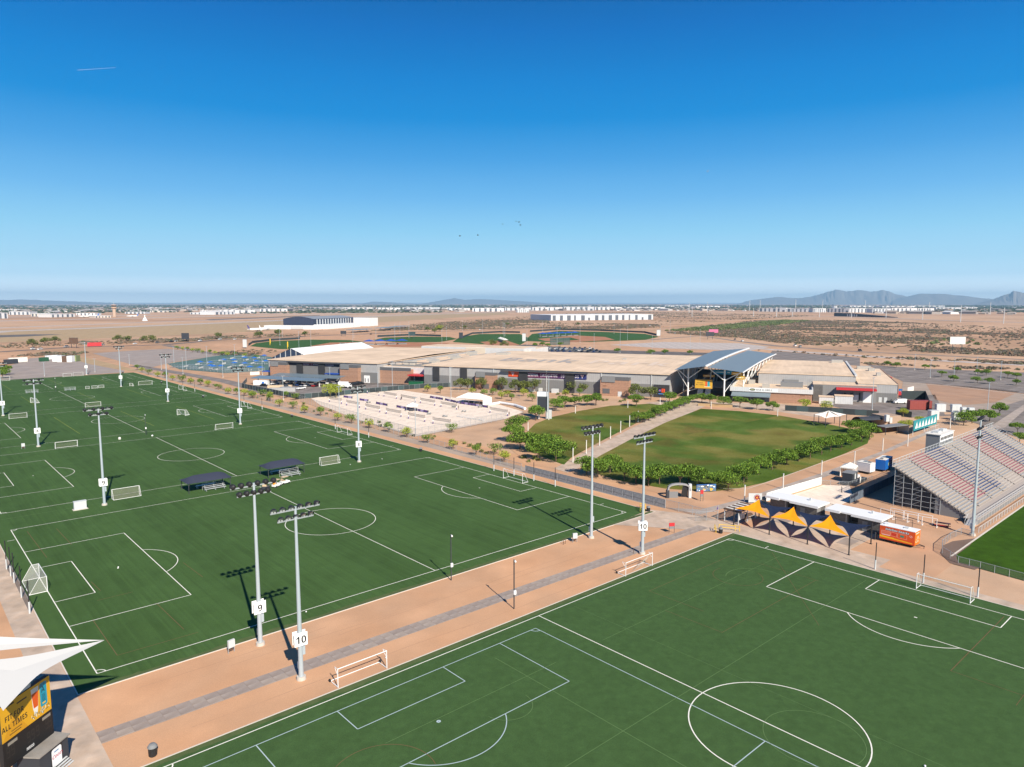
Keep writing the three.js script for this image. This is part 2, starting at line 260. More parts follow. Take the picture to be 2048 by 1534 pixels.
struct('lawn_path', sheet([[135.99,-135.01],[143.57,-138.14],[171.25,-149.23],[224.46,-169.88],[270.59,-184.94],[275.34,-180.74],[271.92,-175.39],[211.63,-155.57],[172.36,-141.86],[142.66,-131.49],[135.42,-129.33]], L4 - 0.01), G.concrete);
struct('lawn_bed', sheet([[185.18,-186.13],[143.83,-147.6],[139.54,-134.25],[171.87,-149.77],[254.5,-184.69],[281.57,-179.56],[285.34,-147.7],[274,-113.54],[255.84,-94.05],[208.48,-85.81],[163.86,-83.94],[143.56,-84.17],[136.84,-98.67],[137.34,-128.39],[134.37,-142.92],[147.77,-168.94],[184.48,-202.01],[229.98,-212.41]], L3), G.dirt2);
for (const q of [[[151.48,-93.02],[156.72,-88.37],[174.05,-88.46],[194.13,-89.13],[212.24,-89.75],[227.65,-89.78]], ]) struct('lawn_kerb', ribbon(q, 0.22, 0.12), G.curb);
// ---------- sand courts ----------
struct('beach_sand', sheet([[152.03,-314.38],[181.44,-330.05],[202.14,-314.66],[204.82,-272.63],[206.84,-243.35],[199.54,-216.02],[181.68,-207.69],[134.51,-200.21],[137.17,-242.25],[145.14,-291.46]], L3), G.sand);
// ---------- yards, car parks and roads ----------
struct('service_yard', sheet([[138.88,-361.95],[164.56,-405.35],[199.92,-400.38],[227.92,-328.97],[247.23,-286.7],[239.24,-273.49],[242.38,-306.48],[203.75,-322.01],[148.89,-319.54]], L3), G.asphalt);
struct('car_park', sheet([[51.51,-508.4],[64.63,-609.32],[92.34,-700.63],[116.27,-717.06],[117.86,-584.07],[122.51,-528.73],[118.79,-518.05]], L2), G.dusty);
struct('car_park', sheet([[144.3,-733.65],[178.87,-748.88],[214.9,-757.38],[221.96,-683.48],[219.97,-626.44],[197.44,-608.7],[167.98,-581.19],[141.53,-541.85],[138.58,-571.49]], L2), G.dusty);
struct('road', ribbon([[12.9,-799.65],[84.14,-812.79],[146.96,-848.8],[233.8,-832.23],[308.59,-893.52],[401.38,-915.92],[509.68,-923],[631.11,-936.45],[802.18,-930.07],[1206.74,-918.87]], 11, L2), G.asphaltDark);
struct('road', ribbon([[231.8,-821.61],[228,-745.97],[224.29,-663.82],[228.56,-603.54],[242.61,-555.15],[318.74,-636.61]], 9, L2 + 0.008), G.asphalt);
struct('road', ribbon([[137.45,-566.9],[142.31,-520.99],[146.72,-463.21],[149.26,-418.81],[147.73,-374.35]], 8, L2), G.asphalt);
struct('court_surround', sheet([[160.65,-569.44],[249.81,-659.19],[245.83,-566.38],[199.22,-466.17],[166.67,-467.03],[153.21,-516.35]], L3), G.courtGreen);
struct('car_park', sheet([[459.51,-544.33],[531.22,-573.79],[523.58,-458.06],[567.91,-363.87],[547.18,-340.52],[418.25,-445.38],[447.47,-486.73]], L2), G.asphaltDark);
struct('car_park', sheet([[594.79,-506.09],[689.94,-503.04],[728.5,-428.27],[693.63,-373.06],[620.74,-354.07],[590.44,-430.29]], L2), G.runway);
struct('road', ribbon([[598.79,-611.36],[685.31,-599.82],[713.53,-542.8],[853.81,-563.84],[772.4,-460.87],[709.7,-370.46],[685.91,-287.87],[686.05,-211.31],[688.61,-151.2],[703.16,-76.54]], 9, L2), G.asphalt);
struct('road', ribbon([[662.6,-378.08],[643.35,-315.82],[633.55,-257.21],[626.19,-192.63],[627.24,-137.45],[633.58,-94.77]], 15, L2 + 0.008), G.runway);
struct('car_park', sheet([[637.01,-339.88],[624.64,-297.26],[610.24,-247.65],[531.87,-215.53],[524.16,-256.91],[540.41,-294.58]], L3), G.asphalt);
struct('car_park', sheet([[544.74,-215.42],[541.51,-175.58],[559.2,-122.21],[579.74,-62.5],[433.11,-45.81],[428.68,-92.96],[439.75,-129.49],[441.76,-154.36]], L3), G.asphalt);
struct('loading_yard', sheet([[332.92,-147.74],[367.35,-129.27],[390.58,-121.34],[323.04,-96.19],[336.84,-87.5],[401.82,-86.94],[452.5,-66.73],[281.3,-40.23],[283.09,-60.34],[297.88,-72.36],[306.05,-79.23],[321.66,-93.95],[304.03,-102.82],[304.92,-126.63],[319.36,-146.21]], L3), G.asphalt);
struct('gravel_lot', sheet([[441.76,-154.36],[439.75,-129.49],[426.31,-92.43],[401.82,-86.94],[347.06,-85.7],[325.87,-100.77],[368.41,-116.42],[357.76,-125.82]], L2), G.gravel);
struct('dirt_mound', sheet([[440.52,-141.81],[441.46,-115.59],[436.89,-96.52],[379.61,-93.03],[356.69,-100.53],[370.18,-114.86]], L3), G.mound);
struct('footpath', sheet([[312.88,-76.15],[381.86,-82.47],[360.36,-77.65],[305.47,-71.15],[286.94,-74.1]], L3 + 0.01), G.greyConcrete3);
struct('entrance_plaza', sheet([[259.27,-199.25],[286.32,-193.53],[284.73,-178.96],[302.54,-156.73],[293.05,-129.77],[277.14,-126.58],[279.48,-149.11],[273.25,-174.21],[258.26,-187.44]], L3 + 0.004), G.concrete);
// ---------- airfield: paved strips across dry grass ----------
for (const [p, w, m] of [[[[-23,-1043.08],[147.53,-1404.29],[306.96,-1485.19],[683.14,-1729.74],[1318.53,-2172.48],[3110.59,-3133.39]], 46, G.runway], [[[-28.28,-1325.04],[168.83,-1603],[409.96,-1787.82],[837.28,-2044.45],[1622.7,-2516.14],[3541.04,-3668.23]], 30, G.runway], [[[40.34,-2153.67],[236.55,-2234.8],[634.89,-2399.52],[1247.67,-2652.92],[2622.33,-3508.24]], 60, G.runway], [[[55.04,-2878.66],[438.55,-2832.83],[947.38,-2896.05],[1787.48,-3231.35],[2915.93,-3900.94]], 90, G.runway]]) struct('taxiway', ribbon(p, w, L1), m);
struct('asphalt_apron', sheet([[88.64,-1150.13],[121.14,-1157.99],[155.63,-1166.34],[201.31,-1210.58],[165.8,-1241.16],[129.88,-1239.55],[94.16,-1219.38]], L3), G.asphaltDark);
struct('asphalt_apron', sheet([[682.53,-2047.33],[910.49,-2222.83],[1253.82,-2495.76],[1203.76,-2396.23],[865.11,-2112.26],[662.6,-1949.19]], L3), G.asphaltDark);
struct('dry_grass_field', sheet([[-20.93,-932.69],[105.29,-1010.18],[214.45,-1041.35],[352.18,-1080.67],[505.97,-1153.6],[765.79,-1385.68],[1305.74,-1747.2],[1978.26,-2229.55],[2382.77,-2762.48],[1149.44,-2078.74],[546.3,-1672.73],[153.06,-1455.87],[-29.86,-1409.63]], L1 - 0.01), G.dryGrass);
struct('dry_grass_bank', sheet([[117.03,-679.04],[128.68,-683.38],[129.95,-546.85],[130.34,-517.13],[124.59,-522.19],[116.37,-602.38]], L3), G.dryGrass);
// dust blown on to the turf edges, ragged on the inner side; faint wheel marks on the dirt
{ const edge = (x0, x1, z, s, w) => { const a = [], n = Math.round((x1 - x0) / 0.8); for (let i = 0; i <= n; i++) a.push([mix(x0, x1, i / n), z + s * w * (0.45 + 0.75 * fbm(i * 0.13, z, 3) + 0.35 * hash(i, 5))]); return sheet([[x0, z + s * 0.02], ...a, [x1, z + s * 0.02]], L3 + 0.006); };
  struct('dusty_turf_edge', edge(14.4, 123.3, -72.6, 1, 0.9), G.dustyTurf); struct('dusty_turf_edge', edge(14.4, 123.4, -91.8, -1, 0.9), G.dustyTurf);
  const marks = []; for (const [x0, x1, z, k] of [[30, 62, -86.6, 0.02], [44, 96, -85.2, -0.01], [22, 60, -76.3, 0.015], [58, 112, -75.4, 0.01], [70, 118, -84.1, 0.0], [20, 44, -88.6, 0.0]]) { const p = []; for (let x = x0; x <= x1; x += 1.5) p.push([x, z + (x - x0) * k + (fbm(x * 0.1, z, 2) - 0.5) * 0.5]); marks.push(ribbon(p, 0.09, L1 + 0.006)); } struct('wheel_mark', marks, G.track); }
// ---------- shared object materials ----------
const M = {
  galv: std(rgb(0.46, 0.53, 0.57), 0.45, { metalness: 0.25 }), steel: std(rgb(0.38, 0.41, 0.43), 0.5, { metalness: 0.3 }), darkSteel: std(rgb(0.05, 0.055, 0.06), 0.55), black: std(rgb(0.018, 0.018, 0.02), 0.6), charcoal: std(rgb(0.035, 0.04, 0.05), 0.7),
  lens: std(rgb(0.62, 0.64, 0.62), 0.15, { metalness: 0.4 }), white: std(rgb(0.80, 0.80, 0.79), 0.5), offWhite: std(rgb(0.72, 0.69, 0.63), 0.7), paleGrey: std(rgb(0.56, 0.58, 0.58), 0.6), grey: std(rgb(0.30, 0.30, 0.30), 0.7), midGrey: std(rgb(0.20, 0.205, 0.21), 0.75),
  footing: std(rgb(0.52, 0.47, 0.41), 0.9), net: std(rgb(0.55, 0.52, 0.42), 0.9, { transparent: true, opacity: 0.15 }), whiteNet: std(rgb(0.75, 0.74, 0.68), 0.9, { transparent: true, opacity: 0.24 }), darkNet: std(rgb(0.05, 0.055, 0.06), 0.9, { transparent: true, opacity: 0.42 }),
  chain: std(rgb(0.30, 0.31, 0.31), 0.6, { transparent: true, opacity: 0.2, metalness: 0.2 }), navyShade: std(rgb(0.030, 0.036, 0.062), 0.85), yellow: std(rgb(0.80, 0.52, 0.03), 0.5), red: std(rgb(0.52, 0.03, 0.035), 0.5), orange: std(rgb(0.90, 0.30, 0.012), 0.75), blue: std(rgb(0.02, 0.14, 0.50), 0.6), royal: std(rgb(0.012, 0.07, 0.36), 0.7), beige: std(rgb(0.60, 0.45, 0.29), 0.7), glass: std(rgb(0.02, 0.03, 0.04), 0.08, { metalness: 0.1 }),
  aluminium: std(rgb(0.60, 0.61, 0.61), 0.4, { metalness: 0.35 }), purple: std(rgb(0.09, 0.045, 0.19), 0.7), brown: std(rgb(0.12, 0.07, 0.045), 0.8), wood: std(rgb(0.46, 0.32, 0.17), 0.85), rubber: std(rgb(0.02, 0.02, 0.02), 0.85),
};
const digit = {}; function boardMat(s) { return digit[s] ??= std(0xffffff, 0.6, { map: canvasTex(128, 128, (g) => { g.fillStyle = '#f4f4f2'; g.fillRect(0, 0, 128, 128); g.fillStyle = '#15171a'; g.font = 'bold 100px sans-serif'; g.textAlign = 'center'; g.textBaseline = 'middle'; g.fillText(s, 64, 68); }) }); }
// ---------- floodlight poles ----------
const lampGeo = (() => { const g = new THREE.LatheGeometry([[0.02, -0.34], [0.16, -0.3], [0.3, -0.14], [0.38, 0.08], [0.4, 0.12], [0.37, 0.12], [0.3, -0.02], [0.02, -0.05]].map(([x, y]) => new THREE.Vector2(x, y)), 14); return ni(g.rotateX(Math.PI / 2)); })();
const visorGeo = (() => { const g = new THREE.CylinderGeometry(0.41, 0.40, 0.16, 14, 1, true, Math.PI * 0.5, Math.PI).rotateX(Math.PI / 2).rotateZ(0).translate(0, 0, 0.17); return ni(g); })();
const lensGeo = ni(new THREE.CircleGeometry(0.35, 14).translate(0, 0, 0.06));
function floodlight(x, z, h, sign, signTurn, facing, label, rows = [[0, 6, 1.06], [-1.15, 5, 0.92]], armTurn = 0) {
  const o = thing('floodlight_pole', label, 'floodlight', [x, 0, z], 0, 'floodlight poles round the pitches');
  part(o, 'footing', ni(new THREE.CylinderGeometry(0.55, 0.6, 0.45, 14).translate(0, 0.22, 0)), M.footing);
  part(o, 'pole', ni(new THREE.CylinderGeometry(0.15, 0.31, h, 14).translate(0, h / 2 + 0.1, 0)), M.galv);
  for (const [dy, n, gap] of rows) {
    const y = h - 0.25 + dy, half = (n - 1) / 2 * gap + 0.4, c = Math.cos(armTurn), s = -Math.sin(armTurn);
    part(o, 'crossarm', beam([-half * c, y, -half * s], [half * c, y, half * s], 0.13, 0.16), M.steel);
    for (let i = 0; i < n; i++) {
      const t = (i - (n - 1) / 2) * gap, dir = facing === 0 ? (i % 2 ? 1 : -1) : facing, a = armTurn + (dir > 0 ? 0 : Math.PI) + (i - (n - 1) / 2) * 0.12 * dir;
      const place = (g) => g.clone().rotateX(0.5).rotateY(a).translate(t * c, y + 0.28, t * s);
      const lamp = part(o, 'lamp', [place(lampGeo), place(visorGeo), rod([t * c, y, t * s], [t * c, y + 0.25, t * s], 0.05)], M.black); part(lamp, 'lens', place(lensGeo), M.lens);
    }
  }
  part(o, 'driver_box', bx(0.2, 0.55, h * 0.145, h * 0.195, -0.18, 0.18), M.galv); part(o, 'driver_box', bx(-0.2, 0.2, h * 0.06, h * 0.1, -0.5, -0.26), M.galv);
  if (sign) for (const k of [1, -1]) { const y = h * 0.205, b = part(o, 'number_board', [bx(-0.8, 0.8, y, y + 1.65, k * 0.36 - 0.03, k * 0.36 + 0.03).rotateY(signTurn)], M.white);
    const zf = k * 0.395; part(b, 'number_print', (k > 0 ? quad([-0.78, y + 0.02, zf], [0.78, y + 0.02, zf], [0.78, y + 1.63, zf], [-0.78, y + 1.63, zf]) : quad([0.78, y + 0.02, zf], [-0.78, y + 0.02, zf], [-0.78, y + 1.63, zf], [0.78, y + 1.63, zf])).rotateY(signTurn), boardMat(sign)); }
  return o;
}
floodlight(35, -89.6, 22, '9', 0, -1, 'tall grey floodlight pole with a number 9 board beside the dirt path');
floodlight(35.2, -77.8, 21.4, '10', -0.1, 1, 'nearest floodlight pole with number 10 board, white lamps facing front');
floodlight(100.4, -89.4, 21.9, '', 0, -1, 'floodlight pole without number board beside the far end of the path');
floodlight(100.7, -77.3, 21.9, '10', -0.75, 1, 'floodlight pole with number 10 board near the concrete plaza');
floodlight(35.3, -177.5, 22, '9', 0, 0, 'floodlight pole with number 9 board between the white goal and grey cabinet', [[0, 7, 0.86], [-1.15, 5, 0.8]]);
floodlight(100.3, -178.2, 21.7, '8', -0.5, 0, 'floodlight pole with boards standing right of the two dark shade canopies', [[0, 6, 0.9], [-1.1, 5, 0.8]]);
floodlight(35.4, -265.2, 21.4, '8', 0, 0, 'floodlight pole with number 8 board on the left, third row back', [[0, 6, 0.95], [-1.1, 5, 0.85]]);
floodlight(99.2, -264.5, 21.4, '7', -0.4, 0, 'floodlight pole on the right side of the third pitch back', [[0, 6, 0.9], [-1.1, 5, 0.8]]);
floodlight(35.4, -348.5, 21.4, '7', 0, 0, 'floodlight pole at the left edge of the picture, fourth row back', [[0, 6, 0.9], [-1.1, 5, 0.8]]);
floodlight(97.8, -348.4, 21.8, '6', -0.4, 0, 'floodlight pole on the right side of the fourth pitch back', [[0, 6, 0.9], [-1.1, 5, 0.8]]);
floodlight(96.9, -428.5, 21.8, '5', -0.3, 0, 'floodlight pole near the far right corner of the turf', [[0, 6, 0.9], [-1.1, 4, 0.8]]);
floodlight(97.2, -515, 21, '5', -0.3, 1, 'farthest floodlight pole, just beyond the back edge of the turf', [[0, 6, 0.9], [-1.1, 4, 0.8]]);
floodlight(157.2, -40.6, 23.2, '', 0, 1, 'thick grey floodlight pole with three lamp rows in front of the grandstand', [[0, 5, 0.85], [-1.9, 5, 0.85], [-3.6, 4, 0.85]], 0.1);
// ---------- soccer goals ----------
function goal(x, z, turn, w, h, dTop, dBot, label, o2 = {}) { // mouth opens to local +z
  const o = thing('soccer_goal', label, 'soccer goal', [x, 0.07, z], turn, 'soccer goals'), r = o2.r ?? 0.055, a = w / 2;
  part(o, 'crossbar', rod([-a, h, 0], [a, h, 0], r), M.white); for (const s of [-1, 1]) { part(o, 'post', rod([s * a, 0, 0], [s * a, h + r, 0], r), M.white);
    part(o, 'base_bar', rod([s * a, r, 0], [s * a, r, -dBot], r * 0.9), M.white); part(o, 'stay', o2.arm ? [rod([s * a, h, 0], [s * (a - 0.05), h - 0.05, -dTop], r * 0.6), rod([s * (a - 0.05), h - 0.05, -dTop], [s * a, h - 0.9, 0], r * 0.5)] : [rod([s * a, h, 0], [s * a, h, -dTop], r * 0.6), rod([s * a, h, -dTop], [s * a, r, -dBot], r * 0.6)], M.white);
    if (o2.wheels) part(o, 'wheel', ni(new THREE.CylinderGeometry(0.2, 0.2, 0.12, 10).rotateZ(Math.PI / 2).translate(s * (a + 0.12), 0.2, -dBot + 0.1)), M.rubber); }
  part(o, 'rear_bar', rod([-a, r, -dBot], [a, r, -dBot], r * 0.9), M.white);
  const nm = o2.net ?? M.net; if (!o2.noNet) part(o, 'net', [quad([-a, 0, -dBot], [a, 0, -dBot], [a, h, -dTop], [-a, h, -dTop]), ...(dTop > 0.05 ? [quad([-a, h, 0], [a, h, 0], [a, h, -dTop], [-a, h, -dTop])] : []), quad([-a, 0, 0], [-a, 0, -dBot], [-a, h, -dTop], [-a, h, 0]), quad([a, 0, 0], [a, 0, -dBot], [a, h, -dTop], [a, h, 0])], nm);
  return o;
}
goal(40.9, -73.0, 0, 6.7, 2.3, 0.8, 1.9, 'nearest white wheeled goal on the dirt edge beside the number 10 pole', { arm: 1, wheels: 1, noNet: 1 });
{ const o = goal(93.6, -72.4, 0, 7.2, 2.3, 0.8, 1.9, 'white goal with torn net on the path edge below the far number 10 pole', { arm: 1, wheels: 1, noNet: 1 }); part(o, 'torn_net', [quad([-1.2, 0.05, -0.6], [2.6, 0.05, -1.2], [3.4, 2.2, -0.3], [2.9, 1.2, -0.6])], M.whiteNet); }
goal(17, -132.9, Math.PI / 2, 7.4, 2.44, 1.0, 2.4, 'white goal with tan net at the left end of the near pitch', { net: M.whiteNet });
goal(118.7, -132.7, -Math.PI / 2, 7.4, 2.44, 0.6, 1.9, 'white goal at the right end of the near left pitch, before the grey screen fence', { noNet: 1 });
goal(120.5, -34.5, -Math.PI / 2, 7.5, 2.44, 0.8, 2.0, 'white goal with net at the right end of the front pitch', { net: M.net });
goal(40.7, -181.9, Math.PI, 5.8, 2.2, 0.5, 1.5, 'white goal seen from behind next to the number 9 pole and grey cabinet');
goal(92.8, -182.0, Math.PI, 5.7, 2.1, 0.5, 1.3, 'white goal seen from behind right of the shade canopies');
goal(41.8, -257.5, 0, 6, 2, 0.4, 1.2, 'white goal on the touchline beside the number 8 pole');
goal(91, -258, 0, 6.1, 2, 0.4, 1.2, 'white goal on the touchline left of the third right hand floodlight');
goal(39, -336.6, 0, 5.9, 2, 0.4, 1.2, 'white goal at the left edge of the turf, fourth pitch back');
goal(68.3, -352.6, 0, 6, 2, 0.4, 1.2, 'white goal just behind the lamps of the left number 9 pole');
goal(109.3, -429, 0, 7, 2.1, 0.4, 1.4, 'white goal beside the far right floodlight pole near the turf corner');
goal(118.3, -221.4, -Math.PI / 2, 7.4, 2.44, 0.6, 1.9, 'white goal at the right end of the second pitch back', { noNet: 1 });
goal(116.9, -306, -Math.PI / 2, 7.2, 2.44, 0.6, 1.9, 'white goal at the right end of the third pitch back', { noNet: 1 });
goal(116.2, -390, -Math.PI / 2, 7.2, 2.44, 0.6, 1.9, 'white goal at the right end of the fourth pitch back', { noNet: 1 });
goal(85.7, -509, 0, 4.6, 2.1, 0.5, 1.6, 'left of two white goals side by side on the back edge of the turf');
goal(91.6, -509.5, 0, 5.4, 2.3, 0.5, 1.6, 'right of two white goals side by side on the back edge of the turf');
goal(52.6, -505.6, 0, 6.8, 2.4, 0.5, 1.6, 'white goal at the far left corner of the turf');
goal(84.3, -428.8, 0, 2.6, 1.5, 0.3, 1.0, 'middle of three small white training goals on the far turf', { r: 0.05, net: M.whiteNet });
goal(81, -429, 0, 1.7, 1.4, 0.3, 1.0, 'leftmost of three small white training goals on the far turf', { r: 0.05, net: M.whiteNet });
goal(87.6, -429.6, 0, 2.6, 1.5, 0.3, 1.0, 'rightmost of three small white training goals on the far turf', { r: 0.05, net: M.whiteNet });
goal(101.6, -427.6, -0.9, 1.8, 1.6, 0.3, 1.2, 'small white goal turned sideways by the far right floodlight', { r: 0.06, net: M.whiteNet });
goal(89.4, -301.6, -1.1, 4.2, 2.3, 0.8, 2.2, 'white goal turned sideways in the middle of the third pitch back', { r: 0.08, net: M.whiteNet });
goal(50.4, -384.6, -1.3, 4, 2.2, 0.7, 2, 'white goal turned sideways on the left of the fourth pitch back', { r: 0.08, net: M.whiteNet });
// ---------- shade canopies with bleachers ----------
function canopy(x, z, label) {
  const o = thing('shade_canopy', label, 'shade canopy', [x, 0.07, z], 0, 'dark shade canopies beside the pitch'), P = [], n = 14, L = 5.3, D = 3.1;
  const f = (u, v) => { const hip = Math.min(1, (1 - Math.abs(u)) * 2.2), r = 1 - v * v; return [u * L, 2.55 + 1.25 * Math.sqrt(hip) * (0.35 * r + 0.65 * (1 - Math.abs(v))), v * D]; };
  for (let i = 0; i < n; i++) for (let j = 0; j < n; j++) { const a = [-1 + 2 * i / n, -1 + 2 * (i + 1) / n], b = [-1 + 2 * j / n, -1 + 2 * (j + 1) / n]; P.push(quad(f(a[0], b[0]), f(a[0], b[1]), f(a[1], b[1]), f(a[1], b[0]))); }
  part(o, 'fabric_roof', P, M.navyShade);
  for (const sx of [-1, 1]) for (const sz of [-1, 1]) part(o, 'post', [rod([sx * 4.9, 0, sz * 2.7], [sx * 4.9, 2.6, sz * 2.7], 0.09), rod([sx * 4.9, 2, sz * 2.7], [sx * 4.2, 2.7, sz * 2.5], 0.06)], M.darkSteel);
  return o;
}
canopy(57.4, -177, 'left dark shade canopy on four posts between the two pitches'); canopy(77.8, -179.2, 'right dark shade canopy on four posts near the golf carts');
function bleacher(x, z, w, turn, label, rows = 3) {
  const o = thing('bleacher', label, 'bleacher', [x, 0.07, z], turn, 'small aluminium bleachers');
  for (let i = 0; i < rows; i++) { part(o, 'bench_plank', bx(-w / 2, w / 2, 0.42 + i * 0.28, 0.47 + i * 0.28, -i * 0.6, -i * 0.6 - 0.28), M.aluminium); if (i) part(o, 'foot_plank', bx(-w / 2, w / 2, 0.16 + i * 0.28, 0.2 + i * 0.28, -i * 0.6 + 0.08, -i * 0.6 + 0.34), M.aluminium); }
  for (const t of [-0.42, 0, 0.42]) part(o, 'frame', [beam([t * w, 0.03, 0.1], [t * w, 0.03, -rows * 0.6], 0.06), beam([t * w, 0, -0.1], [t * w, 0.42, -0.1], 0.06), beam([t * w, 0, -(rows - 1) * 0.6 - 0.2], [t * w, 0.35 + rows * 0.28, -(rows - 1) * 0.6 - 0.2], 0.06), beam([t * w, 0.1, 0], [t * w, 0.3 + (rows - 1) * 0.28, -(rows - 1) * 0.6], 0.05)], M.paleGrey);
  part(o, 'guard_rail', [rod([-w / 2, 0.9 + rows * 0.28, -rows * 0.6], [w / 2, 0.9 + rows * 0.28, -rows * 0.6], 0.03), rod([-w / 2, 0.5 + rows * 0.28, -rows * 0.6], [w / 2, 0.5 + rows * 0.28, -rows * 0.6], 0.03), ...[-0.5, 0, 0.5].map((t) => rod([t * w, 0, -rows * 0.6], [t * w, 0.9 + rows * 0.28, -rows * 0.6], 0.03))], M.paleGrey);
  return o;
}
bleacher(58.7, -174.2, 5.1, 0, 'silver bleacher in front of the left shade canopy'); bleacher(78.4, -174.6, 5.2, 0, 'silver bleacher in front of the right shade canopy');
bleacher(57.8, -179.4, 4.6, Math.PI, 'bleacher in the shadow under the left canopy', 2); bleacher(77.6, -181.6, 4.6, Math.PI, 'bleacher in the shadow under the right canopy', 2);
bleacher(56.2, -427, 5.4, 0, 'small silver bleacher on the far turf, left one'); bleacher(72.8, -426.4, 5, 0, 'small silver bleacher on the far turf, right one');
// ---------- golf carts ----------
function cart(x, z, turn, label, bodyM, roofM, loadM) {
  const o = thing('golf_cart', label, 'golf cart', [x, 0.07, z], turn, 'golf carts on the touchline');
  const s = new THREE.Shape([[-1.15, 0.3], [-1.15, 0.75], [-0.3, 0.8], [-0.25, 0.45], [0.55, 0.42], [0.7, 0.85], [1.1, 0.7], [1.2, 0.3]].map((p) => new THREE.Vector2(...p)));
  part(o, 'body', ni(new THREE.ExtrudeGeometry(s, { depth: 1.1, bevelEnabled: true, bevelSize: 0.04, bevelThickness: 0.04, bevelSegments: 1 }).translate(0, 0, -0.55)), bodyM);
  part(o, 'roof', bx(-0.95, 0.75, 1.78, 1.84, -0.6, 0.6), roofM); part(o, 'seat', [bx(-0.75, -0.2, 0.8, 0.95, -0.5, 0.5), bx(-0.85, -0.72, 0.9, 1.4, -0.5, 0.5)], M.beige);
  for (const [a, b] of [[0.68, 0.55], [0.68, -0.55], [-0.85, 0.55], [-0.85, -0.55]]) { part(o, 'roof_post', rod([a, 0.7, b], [a * 0.92, 1.8, b], 0.025, 0.025, 6), M.black); part(o, 'wheel', ni(new THREE.CylinderGeometry(0.24, 0.24, 0.18, 12).rotateX(Math.PI / 2).translate(a > 0 ? 0.8 : -0.8, 0.24, b)), M.rubber); }
  if (loadM) part(o, 'cooler', ni(new THREE.CylinderGeometry(0.28, 0.26, 0.6, 10).translate(-1.0, 1.08, 0)), loadM); return o;
}
cart(71, -167.2, 0.5, 'golf cart with an orange drinks cooler at the pitch corner', M.white, M.beige, M.orange); cart(73.8, -168.7, 0.2, 'white golf cart with tan roof parked nearer the bleacher', M.white, M.beige, null); cart(68, -166.6, 0.8, 'dark golf cart parked left of the one with the orange cooler', M.charcoal, M.black, null);
// ---------- cabinets, bins, small posts ----------
function cabinet(x, z, w, h, d, label, turn = 0) { const o = thing('utility_cabinet', label, 'utility cabinet', [x, 0.07, z], turn); part(o, 'plinth', bx(-w / 2 - 0.25, w / 2 + 0.25, 0, 0.12, -d / 2 - 0.25, d / 2 + 0.25), M.footing); part(o, 'housing', bx(-w / 2, w / 2, 0.12, h, -d / 2, d / 2), M.paleGrey); part(o, 'door', bx(-w / 2 + 0.06, -0.02, 0.2, h - 0.1, d / 2, d / 2 + 0.03), M.paleGrey); part(o, 'door', bx(0.02, w / 2 - 0.06, 0.2, h - 0.1, d / 2, d / 2 + 0.03), M.paleGrey); part(o, 'lid', bx(-w / 2 - 0.05, w / 2 + 0.05, h, h + 0.06, -d / 2 - 0.05, d / 2 + 0.05), M.paleGrey); return o; }
cabinet(30.5, -177.4, 2.4, 1.85, 0.9, 'pale grey utility cabinet on a concrete base left of the number 9 pole');
function pedestal(x, z, label, turn) { const o = thing('electrical_pedestal', label, 'electrical box', [x, L2, z], turn, 'electrical boxes on legs'); part(o, 'box', bx(-0.45, 0.45, 0.75, 1.75, -0.12, 0.2), M.paleGrey); part(o, 'lower_box', bx(-0.25, 0.35, 0.25, 1.0, -0.4, -0.14), M.brown); for (const s of [-0.42, 0.42]) part(o, 'leg', beam([s, 0, 0], [s, 1.7, 0], 0.08), M.steel); return o; }
pedestal(31.3, -90, 'electrical box on legs at the turf edge left of the number 9 pole', 0.2); pedestal(96.2, -89.8, 'electrical box on legs beside the far turf corner pole', -0.4); pedestal(31.3, -264.4, 'small electrical box on legs by the number 8 pole', 0);
for (const [x, z] of [[93.6, -90.3], [94.2, -90.4], [99.6, -78.4]]) solo('marker_post', ['short dark marker post left of the pair by the electrical box', 'short dark marker post right of the pair by the electrical box', 'thin dark marker post beside the far number 10 pole'][[93.6, 94.2, 99.6].indexOf(x)], 'post', [rod([x, 0, z], [x, 1, z], 0.05), bx(x - 0.07, x + 0.07, 0.95, 1.02, z - 0.07, z + 0.07)], M.brown);
function bin(x, z, label, s = 1) { const o = thing('litter_bin', label, 'litter bin', [x, L2, z], 0, 'dark litter bins'); part(o, 'barrel', ni(new THREE.LatheGeometry([[0.02, 0], [0.36, 0], [0.42, 0.1], [0.45, 0.95], [0.47, 1.0], [0.02, 1.0]].map(([a, b]) => new THREE.Vector2(a * s, b * s)), 16)), M.black); part(o, 'lid', ni(new THREE.LatheGeometry([[0.5, 0.98], [0.5, 1.06], [0.38, 1.25], [0.3, 1.34], [0.02, 1.38]].map(([a, b]) => new THREE.Vector2(a * s, b * s)), 16)), M.midGrey); return o; }
bin(17.5, -73.9, 'dark litter bin with grey domed lid at the bottom edge of the path', 0.95);
[[121.8, -178.5, 'on the dirt edge behind the near pitch corner'], [121.1, -267.8, 'on the dirt edge behind the second pitch'], [114.7, -352, 'on the turf between the third and fourth pitches'], [117, -510.5, 'at the far right turf corner'], [118.4, -432, 'on the dirt edge behind the fourth pitch'], [122.9, -92.9, 'beside the yellow gate at the turf corner'], [121.6, -74.2, 'behind the yellow rails on the plaza']].forEach(([x, z, t]) => bin(x, z, 'black litter bin ' + t, 0.9));
